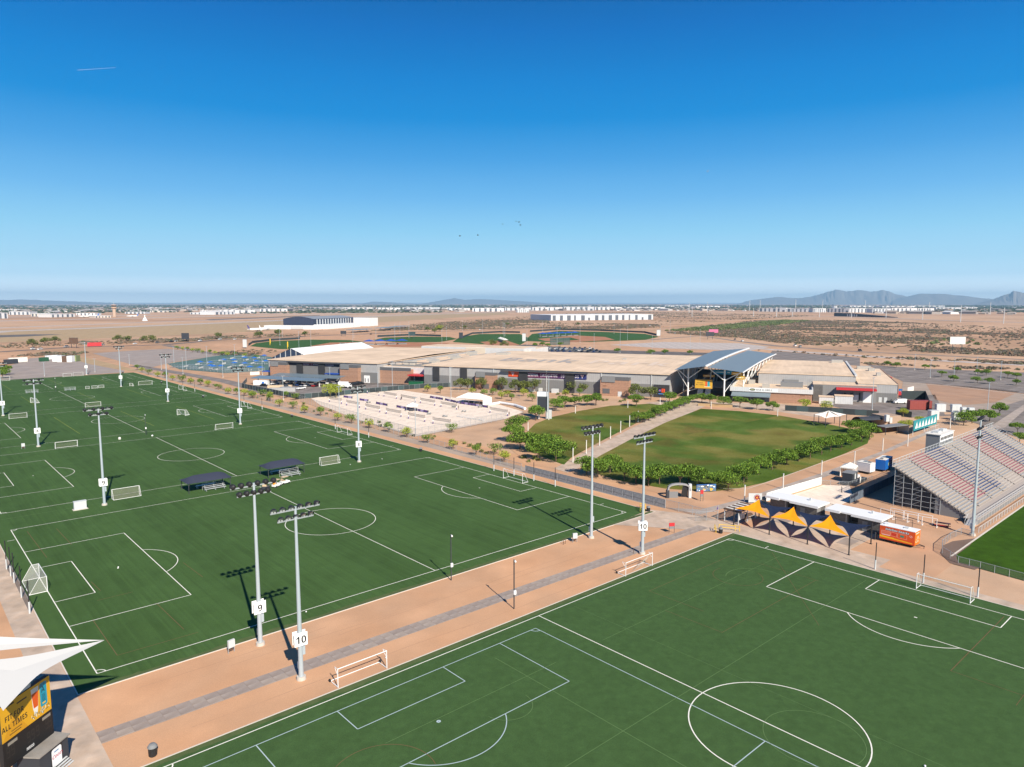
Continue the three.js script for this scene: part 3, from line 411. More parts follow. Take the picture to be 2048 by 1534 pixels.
function camPole(x, z, h, label) { const o = thing('camera_pole', label, 'camera pole', [x, L2, z], 0, 'dark camera poles'); part(o, 'pole', beam([0, 0, 0], [0, h, 0], 0.13), M.darkSteel); part(o, 'camera', [ni(new THREE.SphereGeometry(0.16, 10, 8).translate(0, h - 0.25, 0.3)), beam([0, h - 0.08, 0], [0, h - 0.08, 0.34], 0.08)], M.white); part(o, 'junction_box', bx(-0.2, 0.2, h * 0.3, h * 0.38, 0.08, 0.3), M.white); return o; }
camPole(67.3, -90.4, 7.8, 'dark camera pole on the dirt at the near pitch edge'); camPole(67.7, -75.4, 7.6, 'dark camera pole standing in the middle of the dirt path'); camPole(66.5, -264.1, 7.3, 'dark camera pole between the second and third pitches'); camPole(66.4, -428, 7, 'dark camera pole on the far turf by the bleachers');
solo('marker_dome', 'small white domed drum on the turf near the dark camera pole', 'drum', ni(new THREE.LatheGeometry([[0.02, 0], [0.4, 0], [0.45, 0.5], [0.3, 0.8], [0.02, 0.9]].map(([a, b]) => new THREE.Vector2(a, b)), 12).translate(57.6, 0.07, -261)), M.offWhite); solo('marker_dome', 'white drum on the turf right of the camera pole', 'drum', ni(new THREE.LatheGeometry([[0.02, 0], [0.3, 0], [0.33, 0.35], [0.02, 0.55]].map(([a, b]) => new THREE.Vector2(a, b)), 12).translate(67.5, 0.07, -260.4)), M.white);
// scattered soccer balls and paper on the turf
[[27.9, -133, 'on the near pitch inside the left penalty area'], [44, -94.8, 'by the number 9 pole'], [96.5, -176.5, 'between the right goal and the floodlight pole'], [107, -176.8, 'right of the floodlight pole'], [45.5, -75.2, 'on the path edge'], [73.5, -21.5, 'inside the front centre circle']].forEach(([x, z, t]) => solo('soccer_ball', 'white soccer ball lying ' + t, 'ball', ni(new THREE.IcosahedronGeometry(0.11, 1).translate(x, 0.19, z)), M.white, 'stray white balls'));
// ---------- tall net posts behind the goals ----------
function netPosts(list, h, label, net) { const o = thing('ball_net', label, 'ball net', [list[0][0], 0, list[0][1]]); const [ox, oz] = list[0];
  for (const [x, z] of list) part(o, 'post', rod([x - ox, 0, z - oz], [x - ox, h, z - oz], 0.08), M.black), part(o, 'post_sleeve', rod([x - ox, 0, z - oz], [x - ox, h * 0.36, z - oz], 0.13), M.paleGrey);
  if (net) for (let i = 0; i < list.length - 1; i++) { const a = list[i], b = list[i + 1]; part(o, 'net_panel', quad([a[0] - ox, 0.1, a[1] - oz], [b[0] - ox, 0.1, b[1] - oz], [b[0] - ox, h * net, b[1] - oz], [a[0] - ox, h * net, a[1] - oz]), M.darkNet); } return o; }
netPosts([[13.5, -145], [13.6, -140.8], [13.6, -136.9], [13.6, -129.2], [13.6, -121.5]], 5.1, 'row of black net posts behind the left goal of the near pitch', 0.5);
netPosts([[122.1, -144.2], [122.5, -136.5], [122.7, -129.1], [122.7, -121.4]], 4.9, 'black net posts along the fence behind the right goal of the near pitch', 0);
netPosts([[121, -231.6], [121.6, -209.2]], 4.9, 'pair of black net posts behind the goal of the second pitch', 0);
netPosts([[124.3, -46], [124, -38.4], [124, -30.7]], 4.8, 'three black net posts behind the goal of the front pitch', 0);
netPosts([[120.6, -316], [120.6, -296]], 4.9, 'pair of dark net posts behind the goal of the third pitch', 0); netPosts([[119.6, -398], [119.6, -379]], 4.9, 'pair of dark net posts behind the goal of the fourth pitch', 0);
// ---------- fences ----------
function fence(name, label, pts, h, gap, meshM, postM = M.steel, o2 = {}) { // posts and rails along a polyline of [x,z]
  const o = thing(name, label, 'fence', [pts[0][0], 0, pts[0][1]]), [ox, oz] = pts[0], y0 = o2.y0 ?? 0.05;
  for (let i = 0; i < pts.length - 1; i++) { const a = pts[i], b = pts[i + 1], L = Math.hypot(b[0] - a[0], b[1] - a[1]), n = Math.max(1, Math.round(L / gap));
    for (let k = 0; k < n; k++) { const p = (t) => [mix(a[0], b[0], t) - ox, mix(a[1], b[1], t) - oz], q = p(k / n), e = p((k + 1) / n);
      part(o, 'post', rod([q[0], 0, q[1]], [q[0], h + 0.06, q[1]], o2.r ?? 0.045, o2.r ?? 0.045, 6), postM); part(o, 'mesh_panel', quad([q[0], y0, q[1]], [e[0], y0, e[1]], [e[0], h - 0.04, e[1]], [q[0], h - 0.04, q[1]]), Array.isArray(meshM) ? meshM[k % meshM.length] : meshM); }
    part(o, 'rail', [beam([a[0] - ox, h, a[1] - oz], [b[0] - ox, h, b[1] - oz], 0.06), ...(o2.low ? [beam([a[0] - ox, 0.12, a[1] - oz], [b[0] - ox, 0.12, b[1] - oz], 0.05)] : [])], postM);
    if (i === pts.length - 2) part(o, 'post', rod([b[0] - ox, 0, b[1] - oz], [b[0] - ox, h + 0.06, b[1] - oz], o2.r ?? 0.045, o2.r ?? 0.045, 6), postM); }
  return o;
}
M.screen = std(rgb(0.34, 0.36, 0.38), 0.8, { map: canvasTex(256, 128, (g) => { g.fillStyle = '#f0f0f0'; g.fillRect(0, 0, 256, 128); for (let i = 0; i < 500; i++) { g.fillStyle = `rgba(${i % 2 ? '120,125,130' : '255,255,255'},0.10)`; g.fillRect(hash(i, 1) * 256, hash(i, 2) * 128, 6 + hash(i, 3) * 40, 2 + hash(i, 4) * 16); } g.strokeStyle = '#6a6e72'; g.lineWidth = 5; g.beginPath(); g.moveTo(8, 0); g.quadraticCurveTo(40, 60, 8, 128); g.moveTo(0, 70); g.lineTo(256, 78); g.stroke(); }) });
M.screenDark = std(rgb(0.030, 0.042, 0.045), 0.85); M.screenGreen = std(rgb(0.045, 0.075, 0.08), 0.85);
fence('screen_fence', 'grey fabric screened fence behind the near pitch and before the lawn', [[127, -137], [127.5, -91.9]], 2.05, 3.1, M.screen, M.steel, { low: 1 });
fence('chain_link_fence', 'chain link gate section ending the grey screened fence at the plaza', [[127.55, -91.8], [127.8, -81.5]], 2.1, 3.4, M.chain);
fence('chain_link_fence', 'long chain link fence along the planted strip beside the pitches', [[132.5, -540], [132.6, -330], [131.6, -200], [128.4, -140]], 1.8, 3.2, M.chain, M.steel);
fence('chain_link_fence', 'tall chain link fence round the near sides of the sand courts', [[143.49,-308.06],[137.26,-250.23],[134,-199.45],[157.41,-202.12],[181.18,-206.53]], 3, 3.0, M.chain, M.steel);
fence('dark_screen_fence', 'dark green screened fence between the sand courts and the service yard', [[144.39,-380.31],[146.6,-316.8],[198.23,-315.25],[217.03,-313.3],[235.54,-306.19]], 2.4, 3.4, [M.screenDark, M.screenGreen, M.screenDark], M.steel);
fence('dark_screen_fence', 'short dark screened fence at the left corner of the service yard', [[144.39,-380.31],[157.84,-407.72]], 2.4, 3.4, M.screenDark, M.steel);
fence('chain_link_fence', 'low chain link fence in front of the halls behind the sand courts', [[217.69,-289.73],[226.93,-270.84],[226.82,-248.4]], 1.8, 3.6, M.chain, M.steel);
// ---------- the big halls: local x runs along the fronts, local -z into their depth ----------
const BT = -64 * Math.PI / 180, EA = [0.43837, 0.89879], EB = [0.89879, -0.43837];
const site = (a, b) => [282 + EA[0] * a + EB[0] * b, -202 + EA[1] * a + EB[1] * b];
function build(name, label, category, a0, b0, group) { const [x, z] = site(a0, b0), o = thing(name, label, category, [x, 0, z], BT, group); o.blk = (a1, a2, y1, y2, b1, b2) => uvBox(bx(a1 - a0, a2 - a0, y1, y2, -(b2 - b0), -(b1 - b0))); o.pt = (a, y, b) => [a - a0, y, -(b - b0)]; return o; }
const ribTex = dataTex(256, (u, v, x, y) => { const r = (x % 32) < 4 ? -22 : (x % 32) < 8 ? 10 : 0, f = (hash(x, y) - 0.5) * 8 + (fbm(u * 4, v * 4, 4, 4) - 0.5) * 18; const b = 232 + r + f; return [b, b, b]; }, 8);
const brickTex = dataTex(256, (u, v, x, y) => { const row = Math.floor(y / 16), k = Math.floor((x + (row % 2) * 20) / 40), j = (y % 16) < 2 || ((x + (row % 2) * 20) % 40) < 2, n = hash(k, row) * 40 - 20 + (hash(x, y) - 0.5) * 12; return j ? [205, 196, 186] : [214 + n, 208 + n, 202 + n]; }, 3.2);
const B = {
  pale: std(rgb(0.48, 0.475, 0.47), 0.6, { map: ribTex }), ribGrey: std(rgb(0.235, 0.232, 0.228), 0.6, { map: ribTex }), char: std(rgb(0.042, 0.042, 0.045), 0.7, { map: ribTex }), brick: std(rgb(0.55, 0.34, 0.245), 0.9, { map: brickTex }), roof: matte(rgb(0.90, 0.70, 0.52), 0.9, { map: roofTex }), whiteWall: std(rgb(0.75, 0.75, 0.74), 0.7, { map: ribTex }), trim: std(rgb(0.08, 0.08, 0.085), 0.6), louvre: std(rgb(0.11, 0.11, 0.115), 0.6), blueRoof: std(rgb(0.27, 0.335, 0.37), 0.5, { map: ribTex, metalness: 0.2 }), hvac: std(rgb(0.42, 0.40, 0.36), 0.7), letter: std(rgb(0.38, 0.34, 0.31), 0.9), cream: std(rgb(0.66, 0.57, 0.45), 0.85), greyBlock: std(rgb(0.175, 0.177, 0.18), 0.85, { map: brickTex }), solar: std(rgb(0.20, 0.26, 0.29), 0.35, { metalness: 0.2 }), tent: std(rgb(0.80, 0.78, 0.72), 0.85), dock: std(rgb(0.30, 0.295, 0.29), 0.8, { map: ribTex }),
};
function banner(w, h, draw) { return std(0xffffff, 0.65, { map: canvasTex(w, h, draw) }); }
const signFace = (o, a1, a2, y1, y2, b, m, name = 'banner') => part(o, name, quad(o.pt(a1, y1, b), o.pt(a2, y1, b), o.pt(a2, y2, b), o.pt(a1, y2, b)), m);
function lowRoof(o, a1, a2, b1, b2, y, rise, m, name = 'roof') { const c = (b1 + b2) / 2, t = 0.35; return part(o, name, [uvBox(quad(o.pt(a1 - 0.5, y, b1 - 0.5), o.pt(a2 + 0.5, y, b1 - 0.5), o.pt(a2 + 0.5, y + rise, c), o.pt(a1 - 0.5, y + rise, c))), uvBox(quad(o.pt(a1 - 0.5, y + rise, c), o.pt(a2 + 0.5, y + rise, c), o.pt(a2 + 0.5, y, b2 + 0.5), o.pt(a1 - 0.5, y, b2 + 0.5))), o.blk(a1 - 0.5, a2 + 0.5, y - t, y, b1 - 0.5, b1 - 0.3), o.blk(a1 - 0.5, a1 - 0.3, y - t, y, b1, b2), o.blk(a2 + 0.3, a2 + 0.5, y - t, y, b1, b2)], m); }
function tower(o, a1, a2, h, front, back, capH = 1.1) { const t = part(o, 'brick_tower', o.blk(a1, a2, 0, h, front, back), B.brick); part(t, 'louvre_band', o.blk(a1 - 0.06, a2 + 0.06, h - capH, h + 0.25, front - 0.08, back), B.louvre); part(t, 'louvre_screen', [o.blk(mix(a1, a2, 0.05), mix(a1, a2, 0.52), h - 2.1, h + 0.9, front - 0.35, front - 0.12)], M.midGrey); return t; }
{ // right hall
  const o = build('sports_hall', 'large right hand sports hall with tan roof and painted roof letters', 'building', -67, 0);
  part(o, 'wall', [o.blk(-134.5, 0, 0, 11.1, 0.2, 128)], B.pale);
  part(o, 'lower_cladding', [o.blk(-134.4, -0.1, 0, 6.2, 0, 0.24)], B.ribGrey);
  lowRoof(o, -134.5, 0, 0, 128, 11.4, 0.9, B.roof);
  for (const a of [-126.7, -110]) part(o, 'pilaster', o.blk(a - 1.9, a + 1.9, 3.2, 10.6, -0.5, 0), B.char);
  for (const a of [-75.5, -50.2]) part(o, 'pilaster', o.blk(a - 2.4, a + 2.4, 0, 9.9, -0.8, 0), B.char);
  part(o, 'awning', o.blk(-88, -41, 10.0, 10.35, -1.8, 0), B.trim);
  for (const a of [-118.5, -92.5, -62.8, -34, -9]) part(o, 'downpipe', o.blk(a - 0.14, a + 0.14, 0, 11.2, -0.2, 0.1), M.paleGrey);
  signFace(o, -84, -41.5, 7.1, 9.9, -0.12, banner(1024, 68, (g) => { const k = g.createLinearGradient(0, 0, 1024, 0); k.addColorStop(0, '#d8532a'); k.addColorStop(0.16, '#d8532a'); k.addColorStop(0.17, '#7c2a4e'); k.addColorStop(0.5, '#5a2350'); k.addColorStop(0.8, '#3a2a5e'); k.addColorStop(0.82, '#27306b'); k.addColorStop(1, '#27306b'); g.fillStyle = k; g.fillRect(0, 0, 1024, 68); g.fillStyle = '#f3eef0'; g.font = 'bold 44px sans-serif'; g.textBaseline = 'middle'; g.fillText('ARIZONA', 205, 36); g.fillText('|', 425, 34); g.fillText('ATHLETIC', 452, 36); g.fillText('|', 690, 34); g.fillText('GROUNDS', 715, 36); for (const x of [60, 968]) { g.beginPath(); g.moveTo(x - 22, 14); g.lineTo(x + 22, 14); g.lineTo(x, 56); g.closePath(); g.fillStyle = '#f0e9ec'; g.fill(); g.fillStyle = '#c8352f'; g.fillRect(x - 9, 18, 18, 12); } }), 'name_banner');
  tower(o, -33.4, -19.2, 8.9, -4, 1); tower(o, -101.5, -90.3, 8.6, -4, 1, 1.0);
  part(o, 'door', o.blk(-24.5, -22.6, 0, 2.4, -4.08, -3.9), M.paleGrey); part(o, 'vent', o.blk(-32.2, -28.6, 1.2, 3.6, -4.08, -3.9), B.louvre); part(o, 'vent', o.blk(-97.4, -93.4, 0.6, 3.2, -4.08, -3.9), B.louvre);
  signFace(o, -32.3, -29.8, 4.7, 5.3, -4.1, banner(128, 32, (g) => { g.fillStyle = '#b08468'; g.fillRect(0, 0, 128, 32); g.fillStyle = '#2a211d'; for (let i = 0; i < 5; i++) g.fillRect(14 + i * 20, 8, 13, 16); }), 'wall_lettering');
  part(o, 'dark_panel', o.blk(-7.6, -0.4, 0, 6.2, -0.3, 0), B.char);
  signFace(o, -5.6, -2.2, 1.0, 4.6, -0.34, banner(128, 128, (g) => { g.fillStyle = '#17181b'; g.fillRect(0, 0, 128, 128); g.fillStyle = '#e2572a'; g.fillRect(62, 10, 60, 62); g.fillStyle = '#17181b'; g.fillRect(78, 24, 26, 12); g.fillRect(78, 46, 26, 12); g.fillStyle = '#3a56a8'; g.beginPath(); g.arc(32, 42, 22, 0, 7); g.fill(); g.fillStyle = '#e2572a'; g.fillRect(22, 34, 20, 16); g.fillStyle = '#4f88c8'; g.fillRect(6, 92, 112, 14); }), 'logo_panel');
  for (const [a, w] of [[-71, 2.6], [-66, 1.6], [-59, 3.4]]) part(o, 'equipment_box', o.blk(a, a + w, 0, 2.1, -3.4, -1.6), M.paleGrey);
  part(o, 'roof_unit', [o.blk(-126, -118, 12, 13.4, 80, 86), o.blk(-40, -38, 12.2, 12.8, 70, 72)], B.hvac);
  const { FontLoader } = await import('three/addons/loaders/FontLoader.js'); const font = await new FontLoader().loadAsync('fonts/droid/droid_sans_bold.typeface.json');
  const txt = (s, size, a, b, w, y) => { const g = new THREE.ShapeGeometry(font.generateShapes(s, size), 4); g.computeBoundingBox(); const bb = g.boundingBox, k = w / (bb.max.x - bb.min.x); g.translate(-bb.min.x, -bb.min.y, 0).scale(k, 1, 1).rotateX(-Math.PI / 2); return ni(g.translate(a + 67, y, -b)); };
  const tilt = (b) => 11.46 + 0.9 * (b < 64 ? b / 64 : (128 - b) / 64);
  const lay = (gs) => { const p = gs.attributes.position; for (let i = 0; i < p.count; i++) p.setY(i, tilt(-p.getZ(i)) + 0.03); return gs; };
  part(o, 'roof_lettering', lay(txt('Bank', 20, -106, 37, 45, 12)), B.letter); part(o, 'roof_lettering', lay(txt('Park', 20, -53, 37, 45, 12)), std(rgb(0.66, 0.53, 0.42), 0.9));
}
{ // left hall
  const o = build('sports_hall', 'large left hand sports hall with tan roof beside the blue shaded courts', 'building', -203, 0);
  part(o, 'wall', o.blk(-242, -164.5, 0, 11.1, 0.2, 130), B.pale); part(o, 'lower_cladding', o.blk(-241.9, -164.6, 0, 6.0, 0, 0.24), B.ribGrey); lowRoof(o, -242, -164.5, 0, 130, 11.4, 0.9, B.roof);
  part(o, 'upper_cladding', o.blk(-226, -188.5, 0, 9, -0.06, 0), B.ribGrey);
  for (const a of [-218.2, -202.4]) part(o, 'pilaster', o.blk(a - 2.1, a + 2.1, 0, 9.9, -0.8, -0.06), B.char);
  part(o, 'awning', o.blk(-227, -187, 10.3, 10.6, -1.8, 0), B.trim);
  signFace(o, -226, -188.3, 8.5, 10.3, -0.14, banner(1024, 50, (g) => { g.fillStyle = '#1d2136'; g.fillRect(0, 0, 1024, 50); g.fillStyle = '#5a2038'; g.fillRect(140, 0, 330, 50); g.fillStyle = '#b9a9b8'; g.font = 'bold 34px sans-serif'; g.textBaseline = 'middle'; g.fillText('ARIZONA', 240, 27); g.fillText('|', 430, 27); g.fillText('ATHLETIC', 470, 27); g.fillText('GROUNDS', 700, 27); }), 'name_banner');
  tower(o, -238.2, -226.2, 9.8, -3, 1, 1.2); tower(o, -187.9, -175.6, 9.8, -3, 1, 1.2);
  part(o, 'entrance_canopy', [o.blk(-197.5, -189, 4.4, 4.9, -4.5, 0), o.blk(-244.5, -238.4, 4.0, 4.5, -3, 2)], M.royal); part(o, 'service_door', o.blk(-173.4, -169.6, 0, 4.2, -0.25, 0), M.white); for (const a of [-172.8, -170.8]) part(o, 'dock_bumper', o.blk(a, a + 0.5, 0.4, 2.6, -0.32, -0.2), B.louvre);
  part(o, 'dark_entrance', o.blk(-243.2, -241.8, 0, 5, 1, 6), B.char);
}
{ // link between the halls
  const o = build('link_block', 'lower brick fronted link block between the two tan roofed halls', 'building', -149, 4);
  part(o, 'wall', o.blk(-164.3, -134.7, 0, 9.3, 6, 120), B.whiteWall); part(o, 'roof', o.blk(-164.2, -134.8, 9.3, 9.5, 6, 120), B.roof); part(o, 'brick_front', o.blk(-165.8, -144.5, 0, 8.2, 2.6, 8), B.brick); part(o, 'louvre_band', o.blk(-165.9, -144.4, 7.4, 9.1, 2.5, 3), B.louvre);
  part(o, 'red_canopy', [o.blk(-144, -135, 5.2, 5.9, -1.5, 6)], M.red); part(o, 'entrance', o.blk(-143.4, -135.4, 0, 5.2, 5.6, 6), B.char);
  for (let i = 0; i < 7; i++) part(o, 'roof_unit', [o.blk(-158 + (i % 2) * 9, -152 + (i % 2) * 8, 9.5, 11.8 - (i % 3) * 0.5, 18 + i * 14, 23 + i * 14)], B.hvac);
  part(o, 'roof_duct', [o.blk(-148, -147, 9.5, 10.1, 14, 112), o.blk(-160, -136, 9.5, 10.4, 8, 9)], M.midGrey); part(o, 'roof_gantry', [0, 1, 2, 3, 4, 5].map((i) => merged([o.blk(-163 + i * 4.5, -162.8 + i * 4.5, 9.5, 11.6, 9.4, 9.7), o.blk(-163 + i * 4.5, -158.6 + i * 4.5, 11.5, 11.7, 9.4, 12)])), B.louvre);
}
{ const o = build('long_white_block', 'long low white walled block rising behind the left hall roof', 'building', -165, 150); part(o, 'wall', o.blk(-214, -120, 0, 12.4, 138, 165), B.whiteWall); part(o, 'roof', o.blk(-213.5, -120.5, 12.4, 12.6, 138.5, 164.5), B.roof); part(o, 'brick_panel', o.blk(-176, -160, 8, 12.2, 137.8, 138), B.cream); part(o, 'end_wall', o.blk(-124, -119.9, 0, 13.6, 124, 138), B.whiteWall); }
{ // fabric roofed hall left behind
  const [x, z] = [[235.43,-518.41]][0], o = thing('fabric_hall', 'white barrel roofed fabric hall with dark glazed end wall', 'building', [x, 0, z], BT), n = 16, R = 20, D = 95, P = [], E = [], prof = (t) => [-R + 2 * R * t, 2.2 + 8.6 * (1 - Math.abs(2 * t - 1)) ** 0.85];
  for (let i = 0; i < n; i++) { const a = prof(i / n), b = prof((i + 1) / n); P.push(quad([a[0], a[1], 0], [b[0], b[1], 0], [b[0], b[1], -D], [a[0], a[1], -D])); E.push(quad([a[0], 0, 0.1], [b[0], 0, 0.1], [b[0], b[1] - 0.4, 0.1], [a[0], a[1] - 0.4, 0.1])); }
  part(o, 'fabric_roof', P, M.white); part(o, 'glazed_end', E, std(rgb(0.03, 0.045, 0.085), 0.3)); for (let i = 1; i < 8; i++) part(o, 'mullion', beam([-R + i * 2 * R / 8, 0, 0.3], [-R + i * 2 * R / 8, prof(i / 8)[1], 0.3], 0.35), M.paleGrey);
}
{ // entrance pavilion: two curved blue roof wings on white steel
  const o = build('entrance_pavilion', 'open entrance pavilion with curved blue metal roof on white steel columns', 'pavilion', 15, 0), n = 22;
  const wing = (aL0, aL1, aR0, aR1, yL, yR, b0, b1) => { const q = []; for (let i = 0; i < n; i++) { const s = i / n, t = (i + 1) / n, arch = (v) => 0.6 * Math.sin(Math.PI * v), P = (v, r) => o.pt(r ? mix(aR0, aR1, v) : mix(aL0, aL1, v), (r ? yR : yL) + arch(v), mix(b0, b1, v)); q.push(uvBox(quad(P(s, 0), P(s, 1), P(t, 1), P(t, 0)))); } return q; };
  part(o, 'roof_wing', wing(2.6, 4, 17.0, 26, 14.0, 16.3, -5, 140), B.blueRoof); part(o, 'roof_wing', wing(17.6, 26.4, 33.4, 43, 15.7, 13.9, -4, 128), B.blueRoof);
  const ridge = [], arch = (v) => 0.6 * Math.sin(Math.PI * v); for (let i = 0; i < n; i++) { const s = i / n, t = (i + 1) / n; ridge.push(beam(o.pt(mix(17, 26, s), 16.3 + arch(s), mix(-4, 142, s)), o.pt(mix(17, 26, t), 16.3 + arch(t), mix(-4, 142, t)), 0.7, 0.7)); }
  part(o, 'ridge_beam', ridge, M.white);
  const ed = []; for (let i = 0; i < n; i++) { const s = i / n, t = (i + 1) / n; ed.push(beam(o.pt(mix(33.5, 43.1, s), 13.9 + arch(s), mix(-4, 128, s)), o.pt(mix(33.5, 43.1, t), 13.9 + arch(t), mix(-4, 128, t)), 0.4, 0.5)); } part(o, 'edge_beam', ed, M.white);
  for (const [a, b] of [[8, 3], [25, 0]]) { part(o, 'column', rod(o.pt(a, 0, b), o.pt(a, a < 10 ? 14.6 : 14.6, b), 0.38, 0.38, 12), M.white); part(o, 'brace', [rod(o.pt(a, 9.4, b), o.pt(a - (a < 10 ? 5 : 7.6), a < 10 ? 13.9 : 15.4, b - 1), 0.2), rod(o.pt(a, 9.4, b), o.pt(a + 8, a < 10 ? 15.6 : 13.9, b + 1), 0.2)], M.white); }
  part(o, 'tension_strut', [rod(o.pt(3.4, 13.8, -2), o.pt(7.8, 5.2, 3), 0.14), rod(o.pt(8, 3.4, 3), o.pt(17, 5.6, 14), 0.16), rod(o.pt(25, 3.6, 0), o.pt(31.5, 13.4, 6), 0.16)], M.white);
  for (let i = 1; i < 9; i++) { const b = i * 14.5, k = b / 130; part(o, 'column', rod(o.pt(mix(31.5, 40, k), 0, b), o.pt(mix(31.5, 40, k), 13.9 + arch(k), b), 0.3, 0.3, 8), M.white); part(o, 'brace', rod(o.pt(mix(31.5, 40, k), 6, b), o.pt(mix(33.4, 42, k + 0.07), 13.6 + arch(k), b + 10), 0.16), M.white); }
  for (let i = 0; i < 5; i++) { const b = 12 + i * 16; part(o, 'inner_column', [rod(o.pt(4.5, 0, b), o.pt(4.5, 14.1, b), 0.25), rod(o.pt(16, 0, b + 4), o.pt(17.5, 15.6, b + 4), 0.25)], M.steel); part(o, 'truss', [beam(o.pt(3.5, 13.7, b), o.pt(17, 15.7, b), 0.25), beam(o.pt(17.6, 15.2, b), o.pt(33, 13.5, b), 0.25)], M.steel); }
  part(o, 'stair', Array.from({ length: 12 }, (_, i) => merged([o.blk(11.6, 14.2, 0.2 + i * 0.32, 0.45 + i * 0.32, 6 + i * 0.5, 6.6 + i * 0.5), o.blk(15.2, 17.8, 0.2 + i * 0.32, 0.45 + i * 0.32, 6 + i * 0.5, 6.6 + i * 0.5)])), M.white);
  part(o, 'mezzanine', [o.blk(9, 30, 4.2, 4.8, 14, 40), o.blk(9, 30, 0, 4.2, 30, 31)], M.midGrey); part(o, 'back_wall', o.blk(4, 36, 0, 9, 60, 61), B.char);
  const v = part(o, 'video_board', o.blk(11.2, 19.6, 4.9, 9.6, 2, 2.6), M.charcoal); part(v, 'screen_print', quad(o.pt(11.4, 5.1, 1.95), o.pt(19.4, 5.1, 1.95), o.pt(19.4, 9.3, 1.95), o.pt(11.4, 9.3, 1.95)), banner(256, 140, (g) => { g.fillStyle = '#cfa02e'; g.fillRect(0, 0, 256, 140); g.fillStyle = '#3c2f12'; g.font = 'bold 24px sans-serif'; g.fillText('FIT FOR', 26, 62); g.fillText('ALL TIMES', 14, 92); g.fillStyle = '#d85f2e'; g.fillRect(150, 30, 30, 80); g.fillStyle = '#2f9fae'; g.fillRect(184, 22, 34, 92); g.fillStyle = '#f0e6c8'; g.fillRect(140, 108, 92, 8); }));
  for (const [a, w, y, h, b, c] of [[17.5, 9, 10.2, 1.9, 22, '#1187b8'], [13, 5.6, 9, 1.0, 18, '#d59a22'], [27, 5, 11, 1.4, 12, '#c79a2c'], [29.5, 4, 9.6, 1.7, 6, '#b8952c']]) signFace(o, a, a + w, y, y + h, b, banner(128, 32, (g) => { g.fillStyle = c; g.fillRect(0, 0, 128, 32); g.fillStyle = 'rgba(255,255,255,0.75)'; g.fillRect(14, 11, 70, 9); g.fillRect(94, 11, 18, 9); }), 'hanging_banner');
}
{ // bar and grill
  const o = build('bar_building', 'low restaurant building with a white parapet lettered BAR & GRILL', 'building', 44, 1);
  part(o, 'wall', o.blk(34.5, 63, 0, 4.9, 2, 60), B.brick); part(o, 'parapet', [o.blk(27.5, 63.2, 4.6, 6.6, 1.4, 2), o.blk(62.8, 63.3, 4.6, 6.6, 2, 30), o.blk(27.5, 28, 4.6, 6.6, 2, 60)], B.whiteWall); part(o, 'roof', o.blk(28, 62.8, 5.2, 5.45, 2, 62), B.roof);
  part(o, 'awning', [quad(o.pt(28.5, 4.3, 1.6), o.pt(28.5, 3.2, -4.5), o.pt(45.5, 3.2, -4.5), o.pt(45.5, 4.3, 1.6)), o.blk(28.5, 45.5, 2.95, 3.2, -4.5, -4.3)], B.solar); for (let i = 0; i < 5; i++) part(o, 'awning_post', o.blk(29 + i * 4, 29.2 + i * 4, 0, 3.2, -4.3, -4.1), M.darkSteel);
  part(o, 'dark_glazing', o.blk(29.5, 45, 0, 3, 1.7, 2), M.glass);
  signFace(o, 36, 48.5, 4.85, 6.4, 1.36, banner(512, 64, (g) => { g.fillStyle = '#e9e9e6'; g.fillRect(0, 0, 512, 64); g.fillStyle = '#44492e'; g.beginPath(); g.ellipse(60, 32, 52, 22, 0, 0, 7); g.fill(); g.fillStyle = '#c9c79a'; g.fillRect(24, 24, 72, 5); g.fillRect(34, 34, 52, 5); g.fillStyle = '#16171a'; g.font = 'bold 44px serif'; g.fillText('BAR & GRILL', 126, 47); }), 'name_sign');
  signFace(o, 57.5, 60.4, 3.4, 4.1, 1.95, banner(128, 32, (g) => { g.fillStyle = '#b5876b'; g.fillRect(0, 0, 128, 32); g.fillStyle = '#241b17'; for (let i = 0; i < 5; i++) g.fillRect(14 + i * 20, 8, 13, 16); }), 'wall_lettering');
  for (const [a, b, w, d, h] of [[34, 26, 3, 3, 2], [41, 13, 3.4, 2, 1.6], [49, 20, 10, 4, 2.2], [61, 24, 2, 2, 2.2], [50, 30, 7, 2, 2.6], [38, 34, 2, 2, 1.2]]) part(o, 'roof_unit', o.blk(a, a + w, 5.45, 5.45 + h, b, b + d), w > 6 ? M.midGrey : B.hvac);
}
